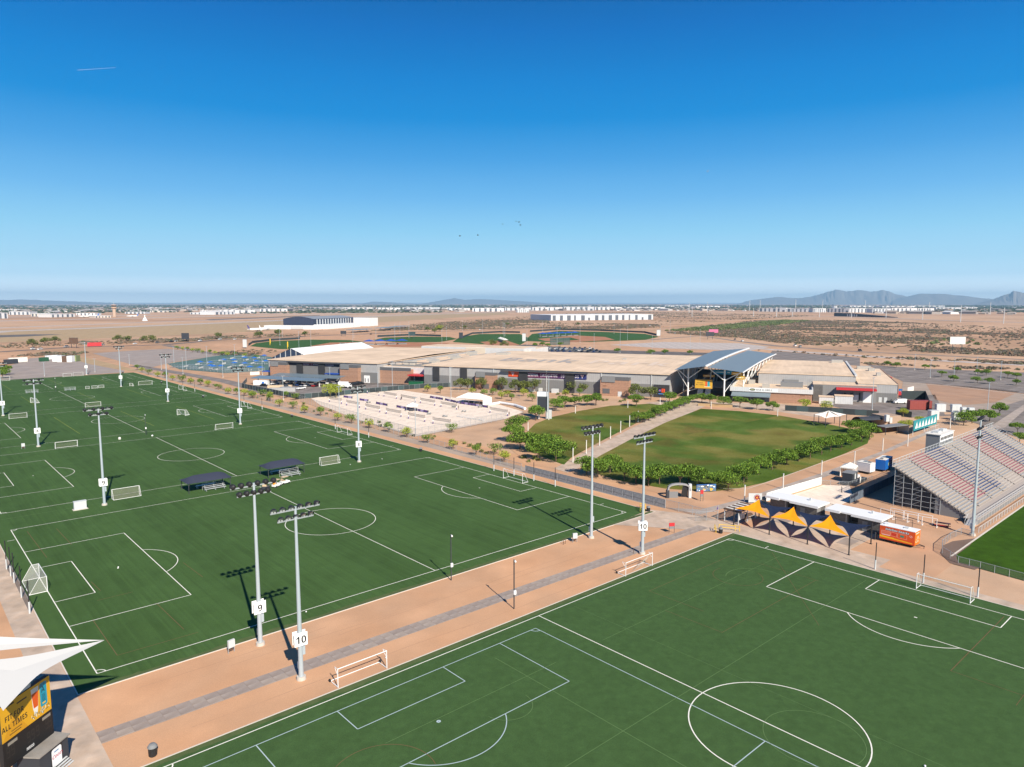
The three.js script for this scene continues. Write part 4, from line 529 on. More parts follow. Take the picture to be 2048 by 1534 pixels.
{ // third hall with annex and loading bays
  const o = build('loading_hall', 'grey clad hall with tan roof and red loading canopy', 'building', 62, 36);
  part(o, 'wall', o.blk(38.4, 82.2, 0, 10.7, 30.5, 118), B.pale); part(o, 'roof', o.blk(38.2, 82.4, 10.7, 11, 30.2, 118.4), B.roof); part(o, 'parapet', o.blk(81.6, 82.6, 10.7, 11.5, 30, 118.6), B.whiteWall);
  part(o, 'annex', o.blk(82.7, 99, 0, 8.3, 21, 106), B.pale); part(o, 'annex_roof', o.blk(82.5, 99.2, 8.3, 8.5, 20.8, 106.2), B.roof); part(o, 'red_trim', [o.blk(99.3, 100.6, 3.6, 5, 22, 26), o.blk(99.3, 100.6, 6.8, 8, 60, 66)], M.red); part(o, 'end_wall', o.blk(99, 99.3, 0, 8.7, 20.8, 106), B.brick);
  part(o, 'low_block', o.blk(63.4, 90, 0, 7.6, 17, 30), B.dock); part(o, 'low_block_roof', o.blk(63.3, 90.1, 7.6, 7.8, 16.9, 30.1), B.roof); part(o, 'grey_pier', o.blk(63.5, 67.5, 0, 7.3, 14, 17), B.greyBlock); part(o, 'lower_cladding', o.blk(90.2, 99, 0, 4.4, 20.8, 21), B.ribGrey);
  part(o, 'red_canopy', o.blk(73.2, 89.8, 5.9, 6.7, 12.4, 17), M.red); for (const [a, w, h] of [[77.4, 1.9, 3.2], [80.6, 2.2, 3.4]]) part(o, 'dock_door', [o.blk(a, a + w, 0.8, h, 16.85, 17)], M.white), part(o, 'dock_seal', [o.blk(a - 0.7, a - 0.05, 0.8, h + 1, 16.4, 17), o.blk(a + w + 0.05, a + w + 0.7, 0.8, h + 1, 16.4, 17)], M.black);
  part(o, 'white_door', o.blk(84.6, 88, 0, 5, 16.8, 17), M.white); for (const a of [91.4, 93.6]) part(o, 'door', o.blk(a, a + 1.3, 0, 2.4, 20.7, 20.85), M.paleGrey);
  for (const [a, b, w] of [[74, 108, 6], [92, 88, 3], [93.5, 60, 2], [87, 100, 7]]) part(o, 'roof_unit', o.blk(a, a + w, a > 82 ? 8.5 : 11, (a > 82 ? 8.5 : 11) + 1.5, b, b + 4), B.hvac);
  part(o, 'low_shed', [o.blk(66, 72, 0, 3.2, 5, 10), o.blk(72.6, 80, 0, 3.6, 8, 13)], B.whiteWall); part(o, 'low_shed_roof', [o.blk(65.8, 72.2, 3.2, 3.4, 4.8, 10.2), o.blk(72.4, 80.2, 3.6, 3.8, 7.8, 13.2)], B.roof);
}
// ---------- carport with solar roofs ----------
function carport(a1, a2, b1, b2, y, label) { const o = build('solar_carport', label, 'carport', a1, b1, 'solar carports in the service yard'); part(o, 'panel_roof', [quad(o.pt(a1, y, b1), o.pt(a2, y, b1), o.pt(a2, y + 0.7, b2), o.pt(a1, y + 0.7, b2)), o.blk(a1, a2, y - 0.22, y - 0.02, b1 - 0.05, b1 + 0.1)], B.solar); const n = 6; for (let i = 0; i < n; i++) { const a = mix(a1 + 2, a2 - 2, i / (n - 1)); part(o, 'column', o.blk(a - 0.22, a + 0.22, 0, y, (b1 + b2) / 2 - 0.25, (b1 + b2) / 2 + 0.25), M.offWhite); } part(o, 'edge_beam', o.blk(a1, a2, y - 0.3, y - 0.04, b1 + 0.5, b1 + 0.7), M.offWhite); return o; }
carport(-228, -182, -31, -23, 3.6, 'front solar carport roof over parked cars in the yard'); carport(-226, -179, -17, -9, 3.9, 'rear solar carport roof nearer the left hall');
// ---------- parked vehicles ----------
const paints = { black: std(rgb(0.015, 0.015, 0.017), 0.25), white: std(rgb(0.75, 0.75, 0.74), 0.3), silver: std(rgb(0.42, 0.43, 0.44), 0.3, { metalness: 0.4 }), grey: std(rgb(0.12, 0.125, 0.13), 0.3), red: std(rgb(0.32, 0.02, 0.02), 0.3), blue: std(rgb(0.02, 0.05, 0.16), 0.3), tan: std(rgb(0.40, 0.33, 0.25), 0.35) };
function prof(pts, w) { const g = new THREE.ExtrudeGeometry(new THREE.Shape(pts.map((p) => new THREE.Vector2(...p))), { depth: w, bevelEnabled: true, bevelSize: 0.06, bevelThickness: 0.08, bevelSegments: 2 }); return ni(g.translate(0, 0, -w / 2)); }
const wheelG = (x, z, r = 0.34) => ni(new THREE.CylinderGeometry(r, r, 0.24, 12).rotateX(Math.PI / 2).translate(x, r, z));
const carKinds = {
  sedan: [[[-2.3, 0.35], [-2.3, 0.8], [-1.6, 0.92], [1.0, 0.92], [2.1, 0.78], [2.25, 0.35]], [[-1.7, 0.9], [-1.05, 1.4], [0.35, 1.42], [1.15, 0.9]], 1.7], suv: [[[-2.3, 0.4], [-2.32, 1.0], [1.1, 1.05], [2.2, 0.92], [2.3, 0.4]], [[-2.25, 1.0], [-2.0, 1.72], [0.3, 1.74], [1.15, 1.04]], 1.78], pickup: [[[-2.8, 0.5], [-2.8, 1.05], [1.5, 1.1], [2.65, 1.0], [2.75, 0.5]], [[-0.6, 1.05], [-0.5, 1.8], [0.8, 1.82], [1.6, 1.08]], 1.85], van: [[[-2.6, 0.4], [-2.6, 2.1], [1.4, 2.1], [2.2, 1.2], [2.7, 1.0], [2.75, 0.4]], [[1.2, 1.4], [1.35, 2.05], [1.5, 2.0], [2.1, 1.3]], 1.86] };
function car(x, z, turn, kind, paint, label, group = 'cars parked in the grounds') { const [body, cab, w] = carKinds[kind], o = thing(kind === 'pickup' ? 'pickup_truck' : kind === 'van' ? 'delivery_van' : 'parked_car', label, kind === 'pickup' ? 'pickup' : kind === 'van' ? 'van' : 'car', [x, L3, z], turn, group);
  part(o, 'body', prof(body, w - 0.16), paints[paint]); const c = part(o, 'cabin', prof(cab, w - 0.36), M.glass); const t = cab.slice(1, 3); part(c, 'roof_panel', bx(t[0][0], t[1][0], t[0][1] + 0.05, t[0][1] + 0.12, -w / 2 + 0.12, w / 2 - 0.12), paints[paint]);
  for (const s of [-1, 1]) for (const q of [body[0][0] * 0.62, body[body.length - 1][0] * 0.62]) part(o, 'wheel', wheelG(q, s * (w / 2 - 0.06)), M.rubber); return o; }
{ const kinds = ['suv', 'sedan', 'pickup', 'sedan', 'suv'], pc = ['black', 'grey', 'white', 'silver', 'black', 'red', 'white', 'blue'];
  [-224, -219, -214, -208.5, -203, -197.5, -192, -186.5].forEach((a, i) => { const [x, z] = site(a, -27), k = kinds[i % 5], p = pc[(i * 3) % 8]; car(x, z, BT + Math.PI / 2, k, p, `${p} ${k === 'pickup' ? 'pickup' : k === 'suv' ? 'large car' : 'car'} under the front solar carport, ${ord(i)} from the left`); });
  [-218, -210, -203, -196, -188, -183].forEach((a, i) => { const [x, z] = site(a, -13), k = kinds[(i + 2) % 5], p = pc[(i * 5 + 2) % 8]; car(x, z, BT + Math.PI / 2, k, p, `${p} ${k === 'pickup' ? 'pickup' : k === 'suv' ? 'large car' : 'car'} under the rear solar carport, ${ord(i)} from the left`); });
  [[-205, -37, 'black', 'suv', 0.4], [-199, -38, 'grey', 'sedan', 0.2], [-196, -40, 'silver', 'pickup', 1.2], [-186, -40, 'white', 'pickup', 1.4], [-214, -36, 'black', 'sedan', 0]].forEach(([a, b, p, k, t], i) => { const [x, z] = site(a, b); car(x, z, BT + t, k, p, `${p} ${k === 'pickup' ? 'pickup' : 'car'} standing loose in the service yard before the carports, ${ord(i)} of five`); });
  // utility carts in a row beyond the sand courts
  for (let i = 0; i < 9; i++) { const [x, z] = [[187.11,-345.75],[199.65,-350.56]][0], e = [[187.11,-345.75],[199.65,-350.56]][1], t = i / 8; const o = car(mix(x, e[0], t) + (i % 2) * 1.5, mix(z, e[1], t) - (i % 2) * 3, BT + 1.3, 'suv', 'black', `black utility cart in the row beside the white box truck, ${ord(i)} from the left`, 'black utility carts'); o.scale.set(0.8, 0.95, 0.85); } }
function container(x, z, turn, w, h, d, m, label, name = 'shipping_container') { const o = thing(name, label, 'container', [x, L3, z], turn); part(o, 'shell', uvBox(bx(-w / 2, w / 2, 0.15, h, -d / 2, d / 2)), m); part(o, 'end_frame', [bx(-w / 2 - 0.03, -w / 2 + 0.1, 0, h + 0.04, -d / 2 - 0.03, d / 2 + 0.03), bx(w / 2 - 0.1, w / 2 + 0.03, 0, h + 0.04, -d / 2 - 0.03, d / 2 + 0.03)], m); part(o, 'roof_panel', bx(-w / 2, w / 2, h, h + 0.05, -d / 2, d / 2), m); return o; }
{ const P = [[152.44,-347.24],[158.77,-364.63],[157,-384.87],[184.87,-341.63],[185.98,-343.68],[331.15,-149.3]];
  container(...P[0], BT + 0.55, 13, 2.2, 2.6, B.pale, 'long grey storage container just inside the dark screened fence'); container(...P[1], BT + 0.5, 12.5, 1.5, 2.6, M.beige, 'long orange topped trailer beside the grey container', 'flat_trailer'); container(...P[2], BT + 0.3, 8, 2.6, 3, M.white, 'white site cabin with blue doors at the left corner of the yard', 'site_cabin'); solo('cabin_door', 'bright blue doors leaning by the white site cabin', 'door', [bx(P[2][0] - 1, P[2][0] + 0.2, 0.1, 2.2, P[2][1] + 2.9, P[2][1] + 3.1), bx(P[2][0] + 1, P[2][0] + 2.2, 0.1, 2.2, P[2][1] + 2.9, P[2][1] + 3.1)], M.blue);
  const o = thing('box_truck', 'white box truck parked beside the row of black carts', 'truck', [P[3][0], L3, P[3][1]], BT + 0.2, 'trucks'); part(o, 'box', bx(-3.4, 1.6, 0.9, 3.4, -1.2, 1.2), M.white); part(o, 'cab', prof([[1.7, 0.5], [1.7, 2.5], [2.7, 2.5], [3.5, 1.5], [3.6, 0.5]], 2), paints.white); for (const q of [-2.2, 2.8]) for (const s of [-1, 1]) part(o, 'wheel', wheelG(q, s * 1, 0.45), M.rubber); part(o, 'windscreen', bx(2.75, 3.35, 1.55, 2.35, -0.9, 0.9), M.glass);
}
{ const P = [[218.64,-324.21],[220.79,-348.82],[236.81,-338.23],[222.95,-346.92]]; const o = thing('skip_container', 'dark green waste container behind the sand courts', 'container', [P[0][0], L3, P[0][1]], BT); part(o, 'tub', prof([[-3.8, 0.2], [-4, 2.6], [4, 2.6], [3.8, 0.2]], 2.2), std(rgb(0.01, 0.12, 0.045), 0.5)); part(o, 'rim', [bx(-4.1, 4.1, 2.6, 2.75, -1.3, -1.1), bx(-4.1, 4.1, 2.6, 2.75, 1.1, 1.3)], M.darkSteel);
  const q = thing('chiller_unit', 'pale blue cooling unit standing before the brick link block', 'cooling unit', [P[1][0], L3, P[1][1]], BT); part(q, 'casing', bx(-4, 4, 0, 3.6, -1.6, 1.6), std(rgb(0.45, 0.52, 0.56), 0.5)); part(q, 'grille', [bx(-3.4, -0.6, 0.6, 3, 1.6, 1.66), bx(0.4, 3.2, 0.6, 3, 1.6, 1.66)], M.midGrey); }
// ---------- trees and shrubs ----------
function leafCloud(n, size, fn, tones) { // many small leaf faces spread by fn() -> [x,y,z]
  const P = [], N = [], C = [], U = [];
  for (let i = 0; i < n; i++) { const c = V(...fn()), s = size * rr(0.6, 1.35), a = V(rr(-1, 1), rr(-1, 1), rr(-1, 1)).normalize(), b = V(rr(-1, 1), rr(-0.6, 0.6), rr(-1, 1)).cross(a).normalize(), w = a.clone().multiplyScalar(s), h = b.multiplyScalar(s * 0.62), t = pick(tones), k = rr(0.8, 1.2);
    const q = [c.clone().sub(w), c.clone().add(h), c.clone().add(w), c.clone().sub(w), c.clone().add(w), c.clone().sub(h)]; const nn = w.clone().cross(h).normalize(); if (nn.y < 0) nn.negate();
    for (const v of q) { P.push(v.x, v.y, v.z); N.push(nn.x, nn.y, nn.z); C.push(t[0] * k, t[1] * k, t[2] * k); U.push(0, 0); } }
  const g = new THREE.BufferGeometry(); g.setAttribute('position', new THREE.Float32BufferAttribute(P, 3)); g.setAttribute('normal', new THREE.Float32BufferAttribute(N, 3)); g.setAttribute('color', new THREE.Float32BufferAttribute(C, 3)); g.setAttribute('uv', new THREE.Float32BufferAttribute(U, 2)); return g;
}
const leafMat = matte(0xffffff, 0.9, { vertexColors: true, specularIntensity: 0.25, transmission: 0.35, thickness: 0 }), barkMat = matte(rgb(0.16, 0.11, 0.075)), paleBark = matte(rgb(0.24, 0.20, 0.10));
const tones = { mesquite: [[0.227, 0.405, 0.052], [0.307, 0.493, 0.067], [0.170, 0.318, 0.044], [0.364, 0.525, 0.089]], lime: [[0.592, 0.677, 0.089], [0.705, 0.787, 0.119], [0.455, 0.569, 0.075]], olive: [[0.273, 0.339, 0.089], [0.342, 0.383, 0.111], [0.205, 0.263, 0.075]], scrub: [[0.330, 0.306, 0.105], [0.410, 0.361, 0.134], [0.251, 0.251, 0.082]] };
function makeTree(name, kind, h, R, n, size, bark, flat) { // crown of clumps on spreading limbs
  const o = new THREE.Group(); o.name = name; const limbs = [], clumps = [], k = 5 + Math.floor(rnd() * 3), y0 = h * (flat ? 0.34 : 0.2);
  for (let i = 0; i < k; i++) { const a = i / k * 6.283 + rr(-0.4, 0.4), r = R * rr(0.35, 0.75), y = h * rr(0.55, 0.82), e = [Math.cos(a) * r, y, Math.sin(a) * r], m = [e[0] * 0.45, y0 + (y - y0) * 0.5, e[2] * 0.45]; limbs.push(rod([0, y0, 0], m, h * 0.02, h * 0.014, 5), rod(m, e, h * 0.014, h * 0.005, 5)); clumps.push([e[0], e[1], e[2], R * rr(0.34, 0.5)]); if (rnd() < 0.7) clumps.push([e[0] * 1.25, e[1] - h * rr(0.05, 0.16), e[2] * 1.25, R * rr(0.24, 0.36)]); }
  clumps.push([0, h * 0.84, 0, R * 0.45], [rr(-0.3, 0.3) * R, h * 0.76, rr(-0.3, 0.3) * R, R * 0.42]);
  mesh('trunk', [rod([0, -0.1, 0], [0, y0, 0], h * 0.034, h * 0.024, 7), ...limbs], bark, o);
  const wide = clumps.reduce((s, c) => s + c[3] ** 2, 0); let acc = clumps.map((c) => c[3] ** 2 / wide);
  mesh('crown', leafCloud(n, size, () => { let t = rnd(), i = 0; while (t > acc[i] && i < clumps.length - 1) t -= acc[i++]; const c = clumps[i], d = V(rr(-1, 1), rr(-1, 1), rr(-1, 1)).normalize(), r = c[3] * (0.45 + 0.6 * Math.sqrt(rnd())); return [c[0] + d.x * r, c[1] + d.y * r * (flat ? 0.5 : 0.8), c[2] + d.z * r]; }, tones[kind]), leafMat, o);
  return o;
}
const stock = { mesquite: [], lime: [], olive: [], shrub: [], bush: [] };
for (let i = 0; i < 5; i++) stock.mesquite.push(makeTree('mesquite_tree', 'mesquite', rr(4.6, 5.4), rr(3.5, 4.2), 3600, 0.15, barkMat, true));
for (let i = 0; i < 3; i++) stock.lime.push(makeTree('palo_verde_tree', 'lime', rr(4.4, 5), rr(2.6, 3.2), 1800, 0.13, paleBark, true));
for (let i = 0; i < 3; i++) stock.olive.push(makeTree('evergreen_tree', 'olive', rr(5.2, 6), rr(2.6, 3.2), 1900, 0.18, barkMat, false));
for (let i = 0; i < 4; i++) stock.shrub.push(makeTree('desert_shrub', i % 2 ? 'mesquite' : 'lime', rr(2.6, 3.2), rr(1.5, 1.9), 700, 0.12, barkMat, false));
for (let i = 0; i < 3; i++) { const o = new THREE.Group(); o.name = 'low_bush'; mesh('stems', [rod([0, -0.05, 0], [0.1, 0.4, 0], 0.05, 0.03, 5), rod([0, -0.05, 0], [-0.15, 0.4, 0.1], 0.05, 0.03, 5)], barkMat, o); mesh('foliage', leafCloud(150, 0.13, () => { const d = V(rr(-1, 1), rr(0, 1), rr(-1, 1)); return [d.x * 0.6, 0.12 + d.y * 0.7 * (1 - 0.3 * d.x * d.x), d.z * 0.6]; }, tones.olive), leafMat, o); stock.bush.push(o); }
const plantWord = { mesquite: ['mesquite_tree', 'tree'], lime: ['palo_verde_tree', 'tree'], olive: ['evergreen_tree', 'tree'], shrub: ['desert_shrub', 'shrub'], bush: ['low_bush', 'bush'] };
function plants(kind, list, words, group, scale = 1) { list.forEach(([x, z, s = 1], i) => { const src = stock[kind][(i * 7 + list.length) % stock[kind].length], c = src.clone(); c.name = numbered(plantWord[kind][0]); c.position.set(x, 0.05, z); c.rotation.y = hash(i, list.length) * 6.28; c.scale.setScalar(s * scale * (0.88 + 0.24 * hash(i, 91))); tag(c, words.replace('#', ord(i)), plantWord[kind][1], group); scene.add(c); }); }
plants('mesquite', [[188.09,-196.77],[167.34,-184.3],[152.75,-171.14],[146.64,-160.55],[147.01,-155.95],[140.35,-145.92],[143.26,-141.47],[148.27,-150.68]], 'green spreading tree at the left edge of the lawns, # of that cluster', 'trees round the lawns', 1.12);
plants('mesquite', [[211.16,-209.34],[219.85,-211.88],[225.42,-211.2],[233,-211.04],[236,-208.39]], 'green tree behind the left lawn, # from the scoreboard', 'trees round the lawns');
plants('mesquite', [[246.9,-194.41],[269.04,-192.91]], 'green tree standing alone before the right hall front, # from the left', 'trees round the lawns');
plants('mesquite', [[211.39,-166.51],[215.29,-166.26],[219.97,-167.01],[225.82,-168.57],[232.85,-171.13],[238.89,-173.11],[246.38,-176.04],[251.54,-177.44],[256.85,-178.88],[263.69,-181.32],[269.38,-182.88],[275.26,-184.48]], 'small tree in the row along the lawn path, # from the near end', 'trees along the lawn path', 0.8);
plants('mesquite', [[137.46,-124.37],[138,-120.82],[143.47,-121.4],[140.13,-113.72],[139.36,-109.41],[140.04,-106.04],[143.78,-105.49],[145.89,-100.86],[150.57,-101.58],[149.42,-97.73],[150.73,-93.2],[150.9,-90.42],[159.66,-91.41]], 'green tree on the front edge of the right lawn, # from the path', 'trees round the lawns', 0.95);
plants('mesquite', [[157.87,-92.3],[164.13,-93.17],[171.57,-94.13],[179.42,-94.39],[187.83,-94.56],[194.88,-94.57],[200.76,-94.01],[209.05,-94.45],[215.66,-94.71],[223.03,-94.57],[229.63,-94.28],[238.3,-94.71],[244.04,-94.47]], 'green tree in the row along the right lawn kerb, # from the front', 'trees round the lawns', 0.92);
plants('mesquite', [[251.88,-104.32],[256.9,-102.63],[251.17,-98.29]], 'green tree beside the white shade sails, # from the left', 'trees round the lawns', 0.85);
plants('mesquite', [[278.35,-181.77],[278.1,-177.43],[275.37,-168.86],[277.94,-162.35],[277.81,-154.25],[280.12,-148.21]], 'green tree before the pavilion and restaurant, # from the left', 'trees before the entrance', 0.9);
plants('lime', [[292.05,-139.67],[294.03,-132.02]], 'yellow green tree before the dark yard fence, # from the left', 'yellow green trees');
plants('lime', [[303.48,-105.18],[287.15,-93.33],[275.09,-93.6],[270.29,-93.57]], 'yellow green tree near the turquoise banner, # of four', 'yellow green trees', 0.75);
plants('mesquite', [[299.16,-82.71],[306.91,-82.09],[315.22,-81.2],[316.1,-78.78],[337.22,-80.75]], 'green tree behind the grandstand by the car park, # from the left', 'trees by the car park', 0.95);
plants('mesquite', [[295.08,-64.94],[275.31,-59.85]], 'small tree in the car park island at the right edge, # of two', 'trees by the car park', 0.7);
plants('olive', [[239.88,-276.99],[239.49,-265.68],[242.54,-263],[246.54,-259.47],[261.21,-246.55],[264.01,-241.25],[271.98,-239.93]], 'olive tree against the right hall wall, # from the left', 'trees along the hall fronts', 1.15);
plants('olive', [[266.35,-210.1],[268.7,-203.11]], 'olive tree beside the brick tower near the pavilion, # of two', 'trees along the hall fronts', 1.2);
plants('olive', [[228.03,-290.43],[234.96,-287.36],[225.28,-292.85]], 'olive tree before the middle brick tower, # of three', 'trees along the hall fronts', 1.1);
plants('olive', [[182.28,-423.68],[201.6,-374.6],[187.4,-414.97],[194.78,-408.49],[196.31,-398.9],[188.34,-409.99]], 'olive tree before the left hall, # of six', 'trees along the hall fronts', 1.0);
plants('lime', [[161.55,-313.45],[162.77,-309.73]], 'wide yellow green tree at the corner of the sand courts, # of two', 'yellow green trees', 1.35);
plants('shrub', [[143.98,-314.29],[138.95,-330.88],[143.93,-324.01],[132.64,-336.45],[137.6,-337.13]], 'bright shrub outside the dark screened fence, # of five', 'shrubs round the yard', 1.1);
plants('shrub', [[133.75,-318.63],[129.41,-298.34],[131.19,-288.63],[129.11,-273.27],[130.94,-262.71],[130.01,-246.79],[131.13,-237.96],[131.08,-224.72],[131.82,-213.03],[131.23,-200.72],[130.92,-187.95]], 'shrub in the planted strip beside the long fence, # from the left', 'shrubs along the fence', 1.15);
plants('shrub', [[147.84,-197.53],[131.21,-174.62],[130.92,-162.85],[131.3,-150.54],[135.64,-159.63]], 'shrub on the bare ground right of the sand courts, # of five', 'shrubs along the fence', 1.1);
plants('shrub', [[130.08,-529.24],[127.61,-507.4],[126.95,-490.01],[126.58,-469.27],[128.21,-459.81],[127.16,-441.61],[128.5,-429.54],[128.94,-415.27],[131.44,-406.39],[132.01,-396.17],[132.14,-380.64],[128.82,-357.98],[130.5,-351.17],[131.96,-344.67],[131.18,-332.8]], 'shrub in the far part of the planted strip, # from the left', 'shrubs along the fence', 1.2);
plants('shrub', [[208.52,-298.8],[209.83,-289.31],[217.98,-274.06],[217.33,-264.29],[219.02,-252.9],[217.85,-244.44],[233.19,-252.85],[223.98,-236.71],[247.2,-237.95],[253.71,-234.75],[226.07,-256.59],[224.34,-265.83]], 'shrub on the bare ground before the right hall, # of twelve', 'shrubs before the halls', 1.25);
{ const l = []; for (let i = 0; i < 56; i++) { const z = mix(-470, -150, i / 56) + rr(-2, 2); l.push([rr(133.4, 141), z, rr(0.7, 1.3)]); } plants('bush', l, 'low olive bush in the gravel strip behind the long fence, # from the far end', 'low bushes along the fence', 1); }
{ const l = []; for (const [a, b, n] of [[[[140.69,-180.71],[139.04,-161.28],[136.53,-145.23]], 0, 7], [[[247.97,-222.69],[254.58,-210.02],[260.98,-197.73]], 0, 9], [[[237.88,-271.93],[247.62,-252.59],[256.96,-234.08]], 0, 10]]) for (let i = 0; i < n; i++) { const t = rnd() * 1.99, k = Math.floor(t), p = a[k], q = a[k + 1]; l.push([mix(p[0], q[0], t - k) + rr(-3, 3), mix(p[1], q[1], t - k) + rr(-3, 3), rr(0.8, 1.5)]); } plants('bush', l, 'low bush on bare ground between the sand courts, lawn and hall, # of these', 'low bushes before the halls'); }
// ---------- sand courts ----------
function volleyNet(p, q, label) { const dx = q[0] - p[0], dz = q[1] - p[1], L = Math.hypot(dx, dz), o = thing('volleyball_net', label, 'volleyball net', [p[0], L3, p[1]], Math.atan2(-dz, dx), 'volleyball nets on the sand');
  for (const x of [0, L]) { part(o, 'post', rod([x, 0, 0], [x, 2.7, 0], 0.07), M.brown); const d = part(o, 'post_pad', ni(new THREE.CylinderGeometry(0.16, 0.16, 0.6, 10).translate(x, 1.15, 0)), M.white); part(d, 'pad_sleeve', ni(new THREE.CylinderGeometry(0.18, 0.18, 0.8, 10).translate(x, 0.45, 0)), M.purple); }
  part(o, 'net', quad([0.3, 1.5, 0], [L - 0.3, 1.5, 0], [L - 0.3, 2.4, 0], [0.3, 2.4, 0]), M.darkNet); part(o, 'tape', [beam([0.1, 2.42, 0], [L - 0.1, 2.42, 0], 0.07), beam([0.1, 1.48, 0], [L - 0.1, 1.48, 0], 0.06)], M.charcoal); return o; }
{ const near = [[152.91,-297.51],[153.87,-287.97],[153.32,-282.16],[153.73,-271.69],[153.54,-266.03],[153.59,-254.79],[153.47,-249.53],[153.76,-238.96],[153.59,-233.33],[153.98,-222.72],[153.96,-217.29],[155.36,-208.17]], far = [[181.85,-313.23],[181.16,-300.92],[182,-297.68],[181.62,-285.9],[182.26,-282.99],[181.55,-270.03],[181.96,-266.4],[182.01,-255.38],[182.01,-250.7],[182.2,-239.76],[187.12,-223.36],[186.93,-212.17]];
  for (let i = 0; i < 6; i++) { volleyNet(near[2 * i], near[2 * i + 1], `volleyball net in the near row of the sand courts, ${ord(i)} from the left`); volleyNet(far[2 * i], far[2 * i + 1], `volleyball net in the far row of the sand courts, ${ord(i)} from the left`); } }
const courtLines = []; function bannerFence(p, q, label, m = M.purple) { const dx = q[0] - p[0], dz = q[1] - p[1], L = Math.hypot(dx, dz), n = Math.max(2, Math.round(L / 2.6)), o = thing('banner_barrier', label, 'barrier', [p[0], L3, p[1]], Math.atan2(-dz, dx), 'banner barriers on the sand'); for (let i = 0; i < n; i++) part(o, 'banner_panel', bx(i * L / n + 0.05, (i + 1) * L / n - 0.05, 0.12, 1.0, -0.03, 0.03), i % 3 === 1 ? std(rgb(0.34, 0.28, 0.48), 0.7) : m); for (let i = 0; i <= n; i++) part(o, 'foot', bx(i * L / n - 0.04, i * L / n + 0.04, 0, 1.05, -0.25, 0.25), M.darkSteel); return o; }
{ const P = [[165.59,-307.24],[166.68,-301.46],[165.99,-292.72],[167.05,-287.27],[165.7,-277.53],[165.9,-268.99],[166.74,-262.19],[167.08,-248.4],[167.39,-248.12],[167.86,-240.38],[195.8,-278.16],[195.92,-268.61],[195.95,-266.29],[194.12,-252.44],[194.29,-252.29],[195.38,-234.91]]; const t = ['first purple banner barrier at the left of the sand courts', 'second purple banner barrier from the left on the sand', 'third purple banner barrier from the left on the sand', 'purple banner barrier left of the small white tent', 'purple banner barrier right of the small white tent', 'purple banner barrier at the back edge of the sand', 'purple banner barrier left of the large white tent', 'long purple banner barrier in front of the large white tent']; for (let i = 0; i < 8; i++) bannerFence(P[2 * i], P[2 * i + 1], t[i]); }
function tent(x, z, turn, w, d, h, rise, label, open = true) { const o = thing('event_tent', label, 'tent', [x, L3, z], turn), a = w / 2, b = d / 2; const roof = []; const r = a * 0.45; roof.push(quad([-a, h, b], [a, h, b], [r, h + rise, 0], [-r, h + rise, 0]), quad([a, h, -b], [-a, h, -b], [-r, h + rise, 0], [r, h + rise, 0]), tri([a, h, b], [a, h, -b], [r, h + rise, 0]), tri([-a, h, -b], [-a, h, b], [-r, h + rise, 0])); part(o, 'canopy', [...roof], B.tent); part(o, 'valance', [bx(-a, a, h - 0.3, h, b, b + 0.03), bx(-a, a, h - 0.3, h, -b - 0.03, -b), bx(-a, -a + 0.03, h - 0.3, h, -b, b), bx(a, a + 0.03, h - 0.3, h, -b, b)], B.tent); for (const sx of [-1, 1]) for (const sz of [-1, 1]) part(o, 'pole', rod([sx * a, 0, sz * b], [sx * a, h, sz * b], 0.06, 0.06, 6), M.paleGrey); return o; }
{ const P = [[200.71,-250.93],[166.91,-250.41],[205.06,-234.42],[204.07,-237.35]]; const o = tent(...P[0], BT - 0.1, 14, 8, 2.6, 2, 'large white event tent on the far edge of the sand courts'); for (let i = 0; i < 4; i++) part(o, 'table', [bx(-5 + i * 2.8, -3 + i * 2.8, 0.72, 0.78, 0, 0.8), bx(-4.9 + i * 2.8, -3.1 + i * 2.8, 0, 0.72, 0.1, 0.7)], i % 2 ? M.charcoal : M.midGrey); part(o, 'side_wall', quad([7, 0, -4], [7, 0, 4], [7, 2.6, 4], [7, 2.6, -4]), B.tent);
  const q = tent(...P[1], 0.9, 4.6, 4.6, 2.3, 1.1, 'small white canopy tent in the middle of the sand courts'); part(q, 'equipment', [bx(-2, 2, 0, 0.9, -1.2, 0.6), bx(-1, 1.8, 0, 0.7, 1, 1.8)], M.charcoal);
  const w = [[199.58,-239.25],[207.5,-240.63],[207.36,-230.35],[203.65,-219.85]]; const g = []; const b = thing('inflatable_barrier', 'white inflatable wall winding along the right edge of the sand', 'barrier', [w[0][0], L3, w[0][1]]); for (let i = 0; i < 3; i++) part(b, 'air_tube', [rod([w[i][0] - w[0][0], 0.55, w[i][1] - w[0][1]], [w[i + 1][0] - w[0][0], 0.55, w[i + 1][1] - w[0][1]], 0.6, 0.6, 12)], M.white); }
